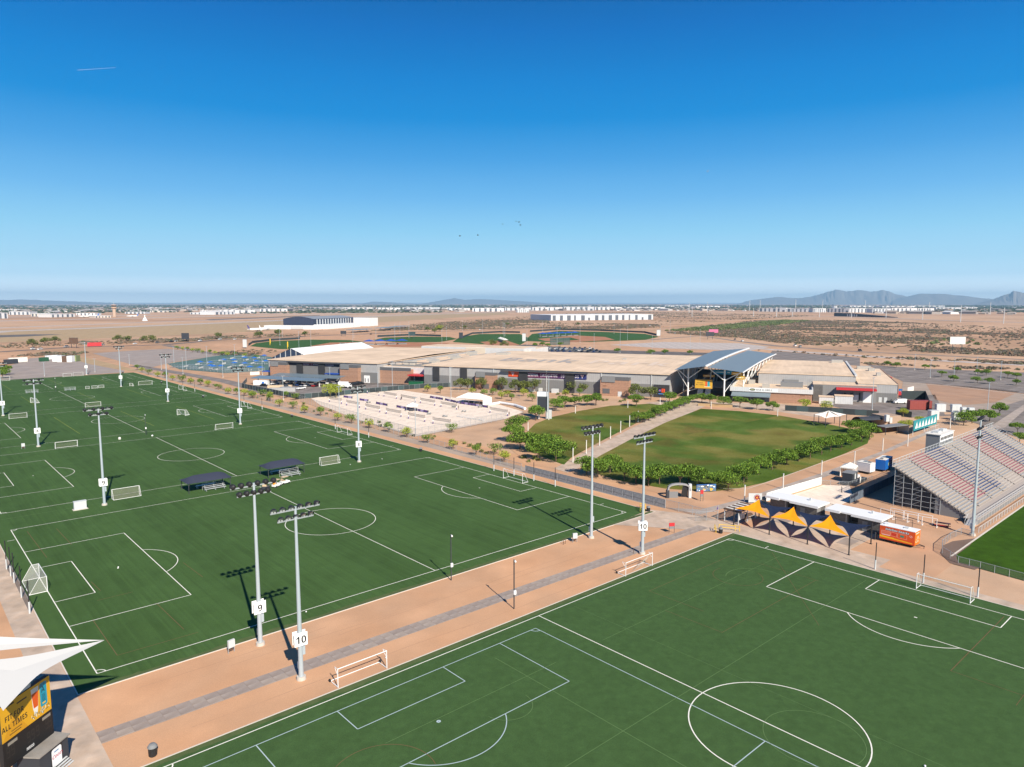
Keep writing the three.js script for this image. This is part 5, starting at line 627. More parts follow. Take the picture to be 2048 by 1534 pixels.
{ const P = [[164.66,-282.75],[165.86,-236.82],[166.94,-227.31],[180.71,-232.65],[193.88,-238.22],[185.38,-245.73]]; P.forEach((p, i) => { const o = thing('picnic_bench', `low bench table on the sand, ${ord(i)} from the left`, 'bench', [p[0], L3, p[1]], i * 0.7, 'bench tables on the sand'); part(o, 'top', bx(-0.9, 0.9, 0.68, 0.74, -0.35, 0.35), M.offWhite); part(o, 'seat', bx(-0.9, 0.9, 0.4, 0.45, 0.6, 0.85), M.offWhite); part(o, 'seat', bx(-0.9, 0.9, 0.4, 0.45, -0.85, -0.6), M.offWhite); part(o, 'frame', [bx(-0.7, -0.6, 0, 0.7, -0.8, 0.8), bx(0.6, 0.7, 0, 0.7, -0.8, 0.8)], M.midGrey); });
  const w = [[170.24,-224.39],[171.72,-208.58]]; const L = Math.hypot(w[1][0] - w[0][0], w[1][1] - w[0][1]); for (let i = 0; i < 5; i++) { const t = (i + 0.5) / 5; bleacher(mix(w[0][0], w[1][0], t), mix(w[0][1], w[1][1], t), L / 5.6, Math.atan2(-(w[1][1] - w[0][1]), w[1][0] - w[0][0]), `low metal bench stand near the court fence, ${ord(i)} from the left`, 1); } }
// people by the courts (tiny in the picture)
function bodyField(joints, bones, cell) { // smooth union of tapered capsules, meshed on a grid by surface nets
  const B3 = new THREE.Box3(); for (const k in joints) { const [x, y, z, r] = joints[k]; B3.expandByPoint(V(x - r * 1.6, y - r * 1.6, z - r * 1.6)); B3.expandByPoint(V(x + r * 1.6, y + r * 1.6, z + r * 1.6)); }
  const nx = Math.ceil((B3.max.x - B3.min.x) / cell) + 1, ny = Math.ceil((B3.max.y - B3.min.y) / cell) + 1, nz = Math.ceil((B3.max.z - B3.min.z) / cell) + 1, F = new Float32Array(nx * ny * nz), id = (i, j, k) => (k * ny + j) * nx + i;
  const bs = bones.map(([a, b]) => [V(...joints[a].slice(0, 3)), V(...joints[b].slice(0, 3)), joints[a][3], joints[b][3]]), p = V(0, 0, 0), q = V(0, 0, 0);
  for (let k = 0; k < nz; k++) for (let j = 0; j < ny; j++) for (let i = 0; i < nx; i++) { p.set(B3.min.x + i * cell, B3.min.y + j * cell, B3.min.z + k * cell); let d = 9; for (const [a, b, ra, rb] of bs) { q.copy(b).sub(a); const t = clamp(p.clone().sub(a).dot(q) / q.lengthSq()), e = p.distanceTo(a.clone().addScaledVector(q, t)) - mix(ra, rb, t), h = clamp(0.5 + 0.5 * (d - e) / 0.03); d = mix(d, e, h) - 0.03 * h * (1 - h); } F[id(i, j, k)] = d; }
  const vert = new Int32Array(nx * ny * nz).fill(-1), P = [], I = [], E = [[0, 1], [2, 3], [4, 5], [6, 7], [0, 2], [1, 3], [4, 6], [5, 7], [0, 4], [1, 5], [2, 6], [3, 7]];
  for (let k = 0; k < nz - 1; k++) for (let j = 0; j < ny - 1; j++) for (let i = 0; i < nx - 1; i++) { const v = []; for (let c = 0; c < 8; c++) v.push(F[id(i + (c & 1), j + ((c >> 1) & 1), k + (c >> 2))]); let n = 0, s = [0, 0, 0]; for (const [a, b] of E) if ((v[a] < 0) !== (v[b] < 0)) { const t = v[a] / (v[a] - v[b]); for (let m = 0; m < 3; m++) s[m] += mix((a >> m) & 1, (b >> m) & 1, t); n++; } if (n) { vert[id(i, j, k)] = P.length / 3; P.push(B3.min.x + (i + s[0] / n) * cell, B3.min.y + (j + s[1] / n) * cell, B3.min.z + (k + s[2] / n) * cell); } }
  for (let k = 1; k < nz - 1; k++) for (let j = 1; j < ny - 1; j++) for (let i = 1; i < nx - 1; i++) { const a = F[id(i, j, k)] < 0; const qd = (w, x, y, z, f) => { if (Math.min(w, x, y, z) < 0) return; f ? I.push(w, x, y, w, y, z) : I.push(w, y, x, w, z, y); };
    if (a !== F[id(i + 1, j, k)] < 0) qd(vert[id(i, j, k)], vert[id(i, j - 1, k)], vert[id(i, j - 1, k - 1)], vert[id(i, j, k - 1)], !a); if (a !== F[id(i, j + 1, k)] < 0) qd(vert[id(i, j, k)], vert[id(i, j, k - 1)], vert[id(i - 1, j, k - 1)], vert[id(i - 1, j, k)], !a); if (a !== F[id(i, j, k + 1)] < 0) qd(vert[id(i, j, k)], vert[id(i - 1, j, k)], vert[id(i - 1, j - 1, k)], vert[id(i, j - 1, k)], !a); }
  const g = new THREE.BufferGeometry(); g.setAttribute('position', new THREE.Float32BufferAttribute(P, 3)); g.setIndex(I); g.computeVertexNormals(); return g;
}
const personGeo = (() => { const J = { hip: [0, 0.95, 0, 0.14], chest: [0, 1.35, 0, 0.16], neck: [0, 1.52, 0, 0.06], head: [0, 1.66, 0.02, 0.1], crown: [0, 1.7, 0, 0.095] }; const b = [['hip', 'chest'], ['chest', 'neck'], ['neck', 'head'], ['head', 'crown']];
  for (const [s, k] of [[-1, 'l'], [1, 'r']]) { Object.assign(J, { [k + 's']: [s * 0.19, 1.43, 0, 0.065], [k + 'e']: [s * 0.27, 1.15, 0.02, 0.048], [k + 'w']: [s * 0.25, 0.92, 0.1, 0.035], [k + 'f']: [s * 0.24, 0.82, 0.12, 0.03], [k + 'h']: [s * 0.09, 0.92, 0, 0.095], [k + 'k']: [s * 0.11, 0.5, 0.03, 0.065], [k + 'a']: [s * 0.12, 0.08, 0, 0.045], [k + 't']: [s * 0.14, 0.05, 0.16, 0.04] }); b.push(['chest', k + 's'], [k + 's', k + 'e'], [k + 'e', k + 'w'], [k + 'w', k + 'f'], ['hip', k + 'h'], [k + 'h', k + 'k'], [k + 'k', k + 'a'], [k + 'a', k + 't']); } return bodyField(J, b, 0.03); })();
{ const skin = std(rgb(0.42, 0.26, 0.18), 0.7); const P = [[187.81,-212.25],[183.27,-239.77],[181.48,-281.36]]; P.forEach(([x, z], i) => { const o = thing('person', ['person in dark clothes standing at the right hand net post', 'person in dark clothes by a net post on the right of the sand', 'person in dark clothes by a net post in the far row'][i], 'person', [x, L3, z], i * 1.3); part(o, 'body', personGeo, skin); const shirt = new THREE.LatheGeometry([[0.15, 0.9], [0.2, 1.0], [0.21, 1.35], [0.17, 1.46], [0.07, 1.52]].map(([a, c]) => new THREE.Vector2(a, c)), 12); part(o, 'shirt', ni(shirt.scale(1.15, 1, 0.85)), i ? M.charcoal : M.navyShade); part(o, 'shorts', [rod([-0.1, 0.95, 0], [-0.12, 0.55, 0.02], 0.13, 0.1), rod([0.1, 0.95, 0], [0.12, 0.55, 0.02], 0.13, 0.1)], M.charcoal); part(o, 'hair', ni(new THREE.SphereGeometry(0.115, 10, 8, 0, 6.3, 0, 1.7).translate(0, 1.7, -0.01)), M.brown); }); }
// ---------- lawn furniture ----------
function lampPost(x, z, h, label, dark) { const o = thing('light_bollard', label, 'light post', [x, L2, z], 0, 'white light posts round the lawns'); part(o, 'column', ni(new THREE.CylinderGeometry(0.13, 0.15, h, 10).translate(0, h / 2, 0)), M.offWhite); part(o, 'cap', ni(new THREE.CylinderGeometry(0.17, 0.17, 0.18, 10).translate(0, h, 0)), M.paleGrey); part(o, 'base_plate', bx(-0.22, 0.22, 0, 0.06, -0.22, 0.22), M.steel); return o; }
[[145.7,-137.1],[157.14,-142.35],[169.3,-147.73],[180.93,-153.12],[192.12,-158.01],[204.07,-163.66],[215.25,-168.55]].forEach(([x, z], i) => lampPost(x, z, 4.1, `tall white light post along the left side of the lawn path, ${ord(i)} from the fence`));
[[212.67,-199],[241.11,-194.53],[260.45,-191.76],[268,-193.73],[170.46,-182.42],[265.73,-168.87],[268,-139.67]].forEach(([x, z], i) => lampPost(x, z, 3, `white light post on the far side of the lawns, ${ord(i)} of seven`));
[[145.53,-82.97],[162.59,-82.53],[183.71,-82.79],[202.2,-81.97],[228.14,-84.31],[241.69,-81.92],[288.01,-83.83]].forEach(([x, z], i) => lampPost(x, z, 3.8, `white light post along the dirt road right of the lawns, ${ord(i)} from the front`));
{ const [x, z] = [192.74,-197.92], o = thing('scoreboard', 'tall white video scoreboard with dark screen beside the left lawn', 'scoreboard', [x, 0, z], -1.0); part(o, 'cabinet', bx(-2.1, 2.1, 3.2, 10.8, -0.7, 0.5), std(rgb(0.50, 0.56, 0.60), 0.5)); part(o, 'screen', bx(-1.95, 1.95, 3.4, 8.9, 0.5, 0.56), M.charcoal); part(o, 'header', bx(-2.1, 2.1, 9.1, 10.8, 0.5, 0.58), M.white); for (const s of [-1.5, 1.5]) part(o, 'leg', bx(s - 0.25, s + 0.25, 0, 3.2, -0.4, 0.2), M.paleGrey); part(o, 'control_cabinet', bx(1.2, 3.4, 0, 3.6, -1.4, -0.8), M.paleGrey); }
{ const [x, z] = [137.05,-94.99], o = thing('entry_arch', 'weathered grey and black entry arch at the front lawn corner', 'arch', [x, L2, z], -0.7); const g = []; for (let i = 0; i < 8; i++) { const a = i / 8 * Math.PI, b = (i + 1) / 8 * Math.PI, p = (t) => [-Math.cos(t) * 2.6, 1.7 + 1.6 * Math.sin(t) ** 0.5, 0]; g.push(beam(p(a), p(b), 0.8, 0.35)); } part(o, 'arch_top', g, M.grey); part(o, 'leg', bx(-2.95, -2.3, 0, 1.9, -0.4, 0.4), M.charcoal); part(o, 'leg', bx(2.3, 2.95, 0, 3.3, -0.4, 0.4), M.paleGrey); part(o, 'back_panel', quad([2.2, 0.2, -0.3], [0.6, 0.5, -0.2], [0.9, 2.8, 0], [2.2, 3, 0]), M.black); part(o, 'banner', quad([-2.3, 0, 0.1], [-0.2, 0, 0.1], [-0.2, 1.5, 0.1], [-2.3, 1.5, 0.1]), M.midGrey); }
{ const [x, z] = [146.49,-93.72], o = thing('graffiti_panel', 'blue and white painted panel standing under the front lawn trees', 'panel', [x, L2, z], -0.6); part(o, 'panel', bx(-2.4, 2.4, 0.1, 1.7, -0.08, 0.08), std(0xffffff, 0.7, { map: canvasTex(128, 64, (g) => { g.fillStyle = '#5d6f80'; g.fillRect(0, 0, 128, 64); for (let i = 0; i < 60; i++) { g.fillStyle = ['#1f4f8f', '#e8b23a', '#ffffff', '#24282e', '#3c86b8'][i % 5]; g.fillRect(hash(i, 5) * 128, hash(i, 6) * 64, 4 + hash(i, 7) * 16, 3 + hash(i, 8) * 8); } }) })); part(o, 'frame', [beam([-2.4, 0, 0], [-2.4, 1.8, 0], 0.1), beam([2.4, 0, 0], [2.4, 1.8, 0], 0.1), beam([-2.4, 1.75, 0], [2.4, 1.75, 0], 0.1)], M.blue); }
function postSign(x, z, turn, w, h, m, label, low = M.midGrey) { const o = thing('notice_sign', label, 'sign', [x, L2, z], turn, 'red notice signs'); part(o, 'upper_panel', bx(-w / 2, w / 2, h * 0.66, h, -0.04, 0.04), m); part(o, 'lower_panel', bx(-w / 2, w / 2, h * 0.42, h * 0.64, -0.03, 0.03), low); for (const s of [-1, 1]) part(o, 'post', beam([s * w * 0.46, 0, 0], [s * w * 0.46, h, 0], 0.07), M.darkSteel); return o; }
postSign(114.4, -80.7, -0.6, 1.15, 2.1, M.red, 'red topped notice sign standing on the concrete strip near the plaza'); postSign(138.5, -89.7, -0.6, 0.7, 2.6, M.red, 'tall narrow red sign before the trees at the lawn corner');
function rail(pts, label) { const o = thing('safety_rail', label, 'barrier', [pts[0][0], L2, pts[0][1]], 0, 'yellow safety rails'), [ox, oz] = pts[0]; for (let i = 0; i < pts.length - 1; i++) for (const y of [0.55, 1.1]) part(o, 'bar', rod([pts[i][0] - ox, y, pts[i][1] - oz], [pts[i + 1][0] - ox, y, pts[i + 1][1] - oz], 0.06), M.yellow); for (const [x, z] of pts) part(o, 'post', rod([x - ox, 0, z - oz], [x - ox, 1.12, z - oz], 0.06), M.yellow); return o; }
rail([[121, -74.9], [122.6, -76.2]], 'yellow rail left of the turf corner on the plaza'); rail([[123.2, -75.6], [124.9, -73], [125.2, -72.2]], 'yellow rail right of the turf corner on the plaza'); rail([[120.6, -92.2], [121.4, -94], [123.4, -95.6], [123.9, -94.5]], 'yellow gate rail beside the bin at the far turf corner');
// ---------- shade sails on black posts ----------
function sail(A, Bp, C, m, parent, sag = 0.16) { // triangle with edges curved inwards
  const P = (u, v, w) => [A[0] * u + Bp[0] * v + C[0] * w, A[1] * u + Bp[1] * v + C[1] * w, A[2] * u + Bp[2] * v + C[2] * w], ce = P(1 / 3, 1 / 3, 1 / 3), n = 10, ed = [];
  const curve = (p, q, t) => { const k = 4 * t * (1 - t) * sag; return [0, 1, 2].map((i) => mix(mix(p[i], q[i], t), ce[i], k)); };
  for (const [p, q] of [[A, Bp], [Bp, C], [C, A]]) for (let i = 0; i < n; i++) ed.push(curve(p, q, i / n)); const g = []; const c2 = [ce[0], ce[1] - 0.1, ce[2]]; for (let i = 0; i < ed.length; i++) g.push(tri(ed[i], ed[(i + 1) % ed.length], c2)); return part(parent, 'fabric', g, m);
}
{ const fx = 128, bxx = 137.2, fz = [-75.2, -67.4, -59.7, -52], bz = [-74.7, -67.1, -59.6, -51.8];
  const navy = matte(rgb(0.022, 0.032, 0.07), 0.85), ora = matte(rgb(0.94, 0.36, 0.008), 0.8);
  fz.forEach((z, i) => solo('sail_post', `black post in the front row holding the orange sails, ${ord(i)} from the left`, 'post', [rod([fx, 0, z], [fx, 3.9, z], 0.12), bx(fx - 0.2, fx + 0.2, 0.05, 0.12, z - 0.2, z + 0.2)], M.black, 'black sail posts')); bz.forEach((z, i) => solo('sail_post', `black post in the back row holding the orange sails, ${ord(i)} from the left`, 'post', [rod([bxx, 0, z], [bxx, 4.1, z], 0.12), bx(bxx - 0.2, bxx + 0.2, 0.05, 0.12, z - 0.2, z + 0.2)], M.black, 'black sail posts'));
  for (let i = 0; i < 3; i++) { const o = thing('shade_sail', `orange triangular shade sail, ${ord(i)} from the left`, 'shade sail', [fx, 0, fz[i]], 0, 'orange shade sails'); sail([0.1, 3.6, 0.1], [bxx - fx - 0.1, 3.95, bz[i] - fz[i]], [0.1, 3.5, fz[i + 1] - fz[i] - 0.1], ora, o, 0.3); const q = thing('shade_sail', `navy triangular shade sail, ${ord(i)} from the left`, 'shade sail', [bxx, 0, bz[i]], 0, 'navy shade sails'); sail([-0.1, 3.3, 0.1], [-0.1, 3.7, bz[i + 1] - bz[i] - 0.1], [fx - bxx + 0.1, 3.25, fz[i + 1] - bz[i]], navy, q, 0.34); } }
// ---------- ticket booth, kiosks, trailers ----------
{ const o = thing('ticket_booth', 'small ticket booth with slatted roof left of the orange sails', 'booth', [132.2, 0, -76.6]); part(o, 'floor', bx(-3, 3.4, 0.05, 0.12, -1.6, 1.8), G.greyConcrete); for (let i = 0; i < 9; i++) part(o, 'roof_slat', bx(-3.2 + i * 0.78, -2.72 + i * 0.78, 2.75, 2.85, -1.6, 2), i % 2 ? M.offWhite : M.brown); part(o, 'roof_frame', [bx(-3.3, 3.9, 2.6, 2.75, 1.85, 2), bx(-3.3, 3.9, 2.6, 2.75, -1.6, -1.45), bx(-3.3, -3.15, 2.6, 2.75, -1.6, 2), bx(3.75, 3.9, 2.6, 2.75, -1.6, 2)], M.brown); for (const [a, c] of [[-3.1, 1.8], [0.4, 1.8], [3.6, 1.8], [-3.1, -1.4], [3.6, -1.4]]) part(o, 'post', bx(a - 0.07, a + 0.07, 0, 2.6, c - 0.07, c + 0.07), M.paleGrey); part(o, 'counter', bx(0.6, 3.5, 0.1, 1.05, 0.6, 1.2), M.brown); for (const a of [-2.8, -2.0, -1.2]) part(o, 'window', [bx(a, a + 0.6, 0.9, 2.2, 1.7, 1.75)], M.paleGrey); part(o, 'rail', [rod([0, 1, 2.1], [3.4, 1, 2.1], 0.04), rod([0, 0, 2.1], [0, 1, 2.1], 0.04), rod([3.4, 0, 2.1], [3.4, 1, 2.1], 0.04)], M.paleGrey); }
fence('chain_link_fence', 'low chain link gate fence left of the ticket booth', [[124.6, -82], [128.4, -79.3]], 2, 2, M.chain); { const o = thing('flag', 'dark purple flag on a thin pole beside the ticket booth', 'flag', [128.2, 0, -79]); part(o, 'pole', rod([0, 0, 0], [0, 3.4, 0], 0.03, 0.03, 6), M.paleGrey); part(o, 'cloth', tri([0, 3.35, 0], [-1, 2.75, 0.2], [0, 2.5, 0]), M.purple); }
{ const o = thing('round_logo_board', 'grey board with a round red and orange emblem behind the booth', 'sign', [146, 0, -80.6], -0.75); part(o, 'board', bx(-1.5, 1.5, 0.3, 2.4, -0.06, 0.06), M.paleGrey); part(o, 'emblem', ni(new THREE.CircleGeometry(0.72, 24).translate(0.4, 1.45, 0.08)), std(0xffffff, 0.6, { map: canvasTex(128, 128, (g) => { g.fillStyle = '#27304a'; g.fillRect(0, 0, 128, 128); g.fillStyle = '#e9e4dc'; g.beginPath(); g.arc(64, 64, 56, 0, 7); g.fill(); g.fillStyle = '#a82b2b'; g.beginPath(); g.arc(64, 64, 50, 0, 7); g.fill(); g.fillStyle = '#2c2430'; g.beginPath(); g.arc(64, 64, 34, 0, 7); g.fill(); g.fillStyle = '#e7832c'; g.beginPath(); g.arc(64, 66, 22, 0, 7); g.fill(); }) })); for (const s of [-1.3, 1.3]) part(o, 'post', bx(s - 0.06, s + 0.06, 0, 2.4, -0.12, -0.06), M.steel); }
function concession(z0, z1, label) { const o = thing('concession_building', label, 'building', [146, 0, (z0 + z1) / 2], 0, 'concession buildings'), h = (z1 - z0) / 2; part(o, 'wall', [uvBox(bx(-2.2, 1.8, 0, 2.95, h * 0.15, h - 0.6)), uvBox(bx(-1.8, 1.8, 0, 2.95, -h + 0.6, -h * 0.3)), uvBox(bx(0.4, 1.8, 0, 2.95, -h * 0.3, h * 0.15))], B.greyBlock); part(o, 'pale_corner', [uvBox(bx(-2.24, -0.6, 0, 2.9, h - 0.62, h - 0.5)), uvBox(bx(-1.84, -1.0, 0, 2.95, -h * 0.32, -h * 0.27))], B.dock); part(o, 'roof', [bx(-2.7, 2.4, 2.95, 3.25, -h, h), bx(-3.0, -2.7, 2.95, 3.22, -h * 0.05, h), bx(-2.9, -2.7, 2.95, 3.22, -h, -h * 0.45)], M.white); part(o, 'fascia', [bx(-3.06, -3.0, 2.8, 3.3, -h * 0.05, h), bx(-2.96, -2.9, 2.8, 3.3, -h, -h * 0.45)], M.white); part(o, 'counter_hatch', bx(0.3, 0.42, 0.9, 2.3, -h * 0.25, h * 0.1), M.black); part(o, 'door', bx(-2.26, -2.2, 0, 2.2, h * 0.3, h * 0.3 + 1), M.midGrey); part(o, 'roof_vent', bx(0.4, 0.8, 3.25, 3.8, h * 0.4, h * 0.4 + 0.4), M.paleGrey); return o; }
concession(-76.6, -64.8, 'grey concession building with white roof nearer the lawn'); concession(-63.4, -52.2, 'grey concession building with white roof beside the orange trailer');
{ const o = thing('snack_trailer', 'bright orange snack trailer with white script lettering', 'food trailer', [141.6, L3, -48.4]); const body = std(rgb(0.80, 0.16, 0.015), 0.45); part(o, 'body', bx(-1.3, 1.3, 0.55, 3.1, -3.1, 3.1), body);
  part(o, 'side_print', quad([-1.32, 0.57, -3.08], [-1.32, 0.57, 3.08], [-1.32, 3.08, 3.08], [-1.32, 3.08, -3.08]), std(0xffffff, 0.45, { map: canvasTex(768, 312, (g) => { g.fillStyle = '#dd541c'; g.fillRect(0, 0, 768, 312); g.fillStyle = '#f4b51c'; g.beginPath(); g.moveTo(0, 225); g.lineTo(720, 268); g.lineTo(720, 290); g.lineTo(0, 268); g.fill(); g.fillStyle = '#f6d321'; g.fillRect(20, 238, 300, 14); g.fillStyle = '#e07758'; g.fillRect(36, 108, 200, 88); g.strokeStyle = '#f3c9b4'; g.lineWidth = 5; g.strokeRect(36, 108, 200, 88); g.strokeRect(400, 110, 200, 100); g.strokeRect(250, 110, 130, 90); g.fillStyle = '#cf3a24'; g.fillRect(262, 124, 106, 66); g.fillStyle = '#2d8f7e'; g.fillRect(452, 136, 84, 46); g.fillStyle = '#eceae6'; g.fillRect(52, 196, 180, 12); g.font = 'italic bold 66px serif'; g.lineWidth = 12; g.strokeStyle = '#1f3350'; g.strokeText('Sideline Snacks', 118, 82); g.fillStyle = '#f7f4ee'; g.fillText('Sideline Snacks', 118, 82); g.fillStyle = '#f5e6dc'; for (let i = 0; i < 14; i++) g.fillRect(640 + hash(i, 1) * 80, 90 + hash(i, 2) * 60, 9, 9); }) }));
  part(o, 'end_print', quad([-1.28, 0.57, 3.12], [1.28, 0.57, 3.12], [1.28, 3.08, 3.12], [-1.28, 3.08, 3.12]), std(0xffffff, 0.45, { map: canvasTex(256, 256, (g) => { g.fillStyle = '#e8741c'; g.fillRect(0, 0, 256, 256); g.fillStyle = '#f7ead8'; for (let i = 0; i < 7; i++) g.fillRect(40 + i * 24, 26, 17, 22); for (let i = 0; i < 26; i++) g.fillRect(40 + hash(i, 4) * 160, 90 + hash(i, 9) * 120, 14, 12); }) }));
  part(o, 'roof', bx(-1.33, 1.33, 3.1, 3.18, -3.13, 3.13), M.white); part(o, 'roof_vent', [bx(-0.5, 0.3, 3.18, 3.45, -2.6, -1.8)], M.white); part(o, 'roof_vent', bx(-0.3, 0.5, 3.18, 3.42, 0.8, 1.6), M.paleGrey); for (const q of [-0.5, 0.4]) for (const s of [-1, 1]) part(o, 'wheel', ni(new THREE.CylinderGeometry(0.36, 0.36, 0.2, 12).rotateZ(Math.PI / 2).translate(s * 1.15, 0.36, q)), M.rubber); part(o, 'hitch', [beam([-0.6, 0.5, 3.1], [0, 0.5, 4.4], 0.1), beam([0.6, 0.5, 3.1], [0, 0.5, 4.4], 0.1), beam([0, 0, 4.3], [0, 0.6, 4.3], 0.08)], M.black); part(o, 'chassis', bx(-1.1, 1.1, 0.4, 0.55, -3, 3), M.black); }
solo('menu_board', 'dark menu board leaning against the left end of the orange trailer', 'sign', [bx(140.2, 140.9, L3, 1.5, -52.3, -52.2), bx(140.25, 140.85, 0.3, 1.4, -52.2, -52.17)], M.charcoal);
function foodTrailer(x, z, turn, w, h, d, m, label, extra) { const o = thing('food_trailer', label, 'food trailer', [x, L3, z], turn, 'food trailers behind the grandstand'); part(o, 'body', bx(-w / 2, w / 2, 0.6, h, -d / 2, d / 2), m); part(o, 'roof', bx(-w / 2 - 0.03, w / 2 + 0.03, h, h + 0.07, -d / 2 - 0.03, d / 2 + 0.03), M.offWhite); part(o, 'roof_vent', bx(-0.4, 0.4, h + 0.07, h + 0.4, -0.4, 0.4), M.steel); part(o, 'roof_vent', bx(-w / 2 + 0.5, -w / 2 + 1.2, h + 0.07, h + 0.35, -0.3, 0.4), M.midGrey); for (const q of [-w * 0.2, w * 0.2]) for (const s of [-1, 1]) part(o, 'wheel', ni(new THREE.CylinderGeometry(0.34, 0.34, 0.2, 12).rotateX(Math.PI / 2).translate(q, 0.34, s * (d / 2 - 0.15))), M.rubber); part(o, 'chassis', bx(-w / 2 + 0.1, w / 2 - 0.1, 0.45, 0.6, -d / 2 + 0.1, d / 2 - 0.1), M.black); for (const [a, b, y0, y1, mm, s] of extra) part(o, s, bx(a, b, y0, y1, d / 2, d / 2 + 0.03), mm); return o; }
foodTrailer(202.5, -74.3, 0.1, 6.6, 3.3, 2.5, std(rgb(0.01, 0.13, 0.48), 0.4), 'blue food truck behind the grandstand corner', [[-0.6, 1.0, 1.4, 2.2, std(rgb(0.65, 0.66, 0.2), 0.6), 'logo_print'], [1.6, 3.0, 1.5, 2.5, M.charcoal, 'serving_hatch']]); foodTrailer(195, -76, Math.PI / 2 - 0.1, 3.6, 2.9, 2.6, M.white, 'white food trailer with fruit pictures beside the blue truck', [[-1.6, 1.5, 0.7, 1.3, M.beige, 'fruit_print'], [-1.2, 1.2, 1.9, 2.4, M.paleGrey, 'name_print']]);
{ const o = tent(188.2, -77.6, 0.2, 4.2, 3.4, 2.6, 0.9, 'white pop up tent behind the black kiosk'); part(o, 'side_wall', [quad([-2.1, 0, -1.7], [2.1, 0, -1.7], [2.1, 2.6, -1.7], [-2.1, 2.6, -1.7]), quad([2.1, 0, -1.7], [2.1, 0, 1.7], [2.1, 2.6, 1.7], [2.1, 2.6, -1.7])], M.white); const k = thing('black_kiosk', 'black sales kiosk with low platforms beside the white tent', 'kiosk', [182.5, L3, -74.9], 0.1); part(k, 'cabin', bx(-2, 2, 0, 2.4, -1.3, 1.2), M.charcoal); part(k, 'roof', bx(-2.1, 2.1, 2.4, 2.5, -1.4, 1.3), M.midGrey); part(k, 'platform', bx(-4.5, 4.5, 0, 0.7, 1.3, 2.8), M.charcoal); part(k, 'platform', bx(-5, -2.2, 0, 0.6, -1, 0.8), M.charcoal); part(k, 'poster', bx(-1.6, -0.7, 0.4, 1.9, 2.82, 2.86), M.offWhite); part(k, 'poster', bx(-0.4, 0.6, 0.8, 2.2, 1.22, 1.26), M.paleGrey); part(k, 'white_sheet', bx(2.1, 4.2, 0.7, 1.2, 0.2, 1.2), M.white); }
fence('white_panel_fence', 'long white panel fence between the dirt road and the sandy yard', [[149.6, -79.8], [174, -78.3]], 2.0, 2.4, M.white, M.paleGrey); fence('chain_link_fence', 'thin chain link fence behind the concession buildings', [[151.5, -79.4], [152.4, -66], [153, -50]], 1.8, 3, M.chain, M.darkSteel); fence('dark_screen_fence', 'dark blue screened fence in the shadow behind the grandstand', [[162, -66.2], [190.5, -66.9]], 2.0, 3, std(rgb(0.10, 0.13, 0.17), 0.8), M.darkSteel); fence('chain_link_fence', 'metal railing beside the black kiosk', [[174, -78.2], [177, -73], [188, -71.6]], 1.2, 1.8, M.chain, M.steel);
struct('pale_yard', sheet([[152, -78.8], [174, -77.6], [178, -73], [166, -67], [153, -67]], L4), G.sand); solo('training_frame', 'thin black training frame standing in the sandy yard', 'frame', [rod([170, 0, -71.5], [170.3, 1.3, -71.6], 0.05), rod([170.9, 0, -72], [171.2, 1.3, -72.1], 0.05), rod([169.8, 0.1, -71.3], [171.2, 0.1, -72.2], 0.05)], M.black);
for (let i = 0; i < 7; i++) { const o = thing('white_goal_frame', `white tubular frame stored before the scaffold, ${ord(i)} from the left`, 'frame', [156.5 + (i % 2) * 1.8, L3, -57.5 + i * 1.35], -0.15 + i * 0.05, 'stored white frames'); part(o, 'upright', rod([0, 0, 0], [0, 1.9, 0], 0.05), M.white); part(o, 'upright', rod([0, 0, 2.6], [0, 1.9, 2.6], 0.05), M.white); part(o, 'top_bar', rod([0, 1.9, 0], [0, 1.9, 2.6], 0.05), M.white); part(o, 'base_bar', [rod([0, 0.06, 0], [1.2, 0.06, 0], 0.05), rod([0, 0.06, 2.6], [1.2, 0.06, 2.6], 0.05)], M.white); }
{ const o = thing('picnic_table', 'dark red picnic table before the grandstand end', 'picnic table', [159, L3, -46.4], 0.3); const m = std(rgb(0.10, 0.05, 0.05), 0.7); part(o, 'top', bx(-0.5, 0.5, 0.72, 0.78, -1.4, 1.4), m); for (const s of [-1, 1]) { part(o, 'seat', bx(s * 0.75 - 0.15, s * 0.75 + 0.15, 0.42, 0.47, -1.4, 1.4), M.red); part(o, 'leg_frame', bx(-0.8, 0.8, 0, 0.72, s * 1 - 0.05, s * 1 + 0.05), M.darkSteel); } }
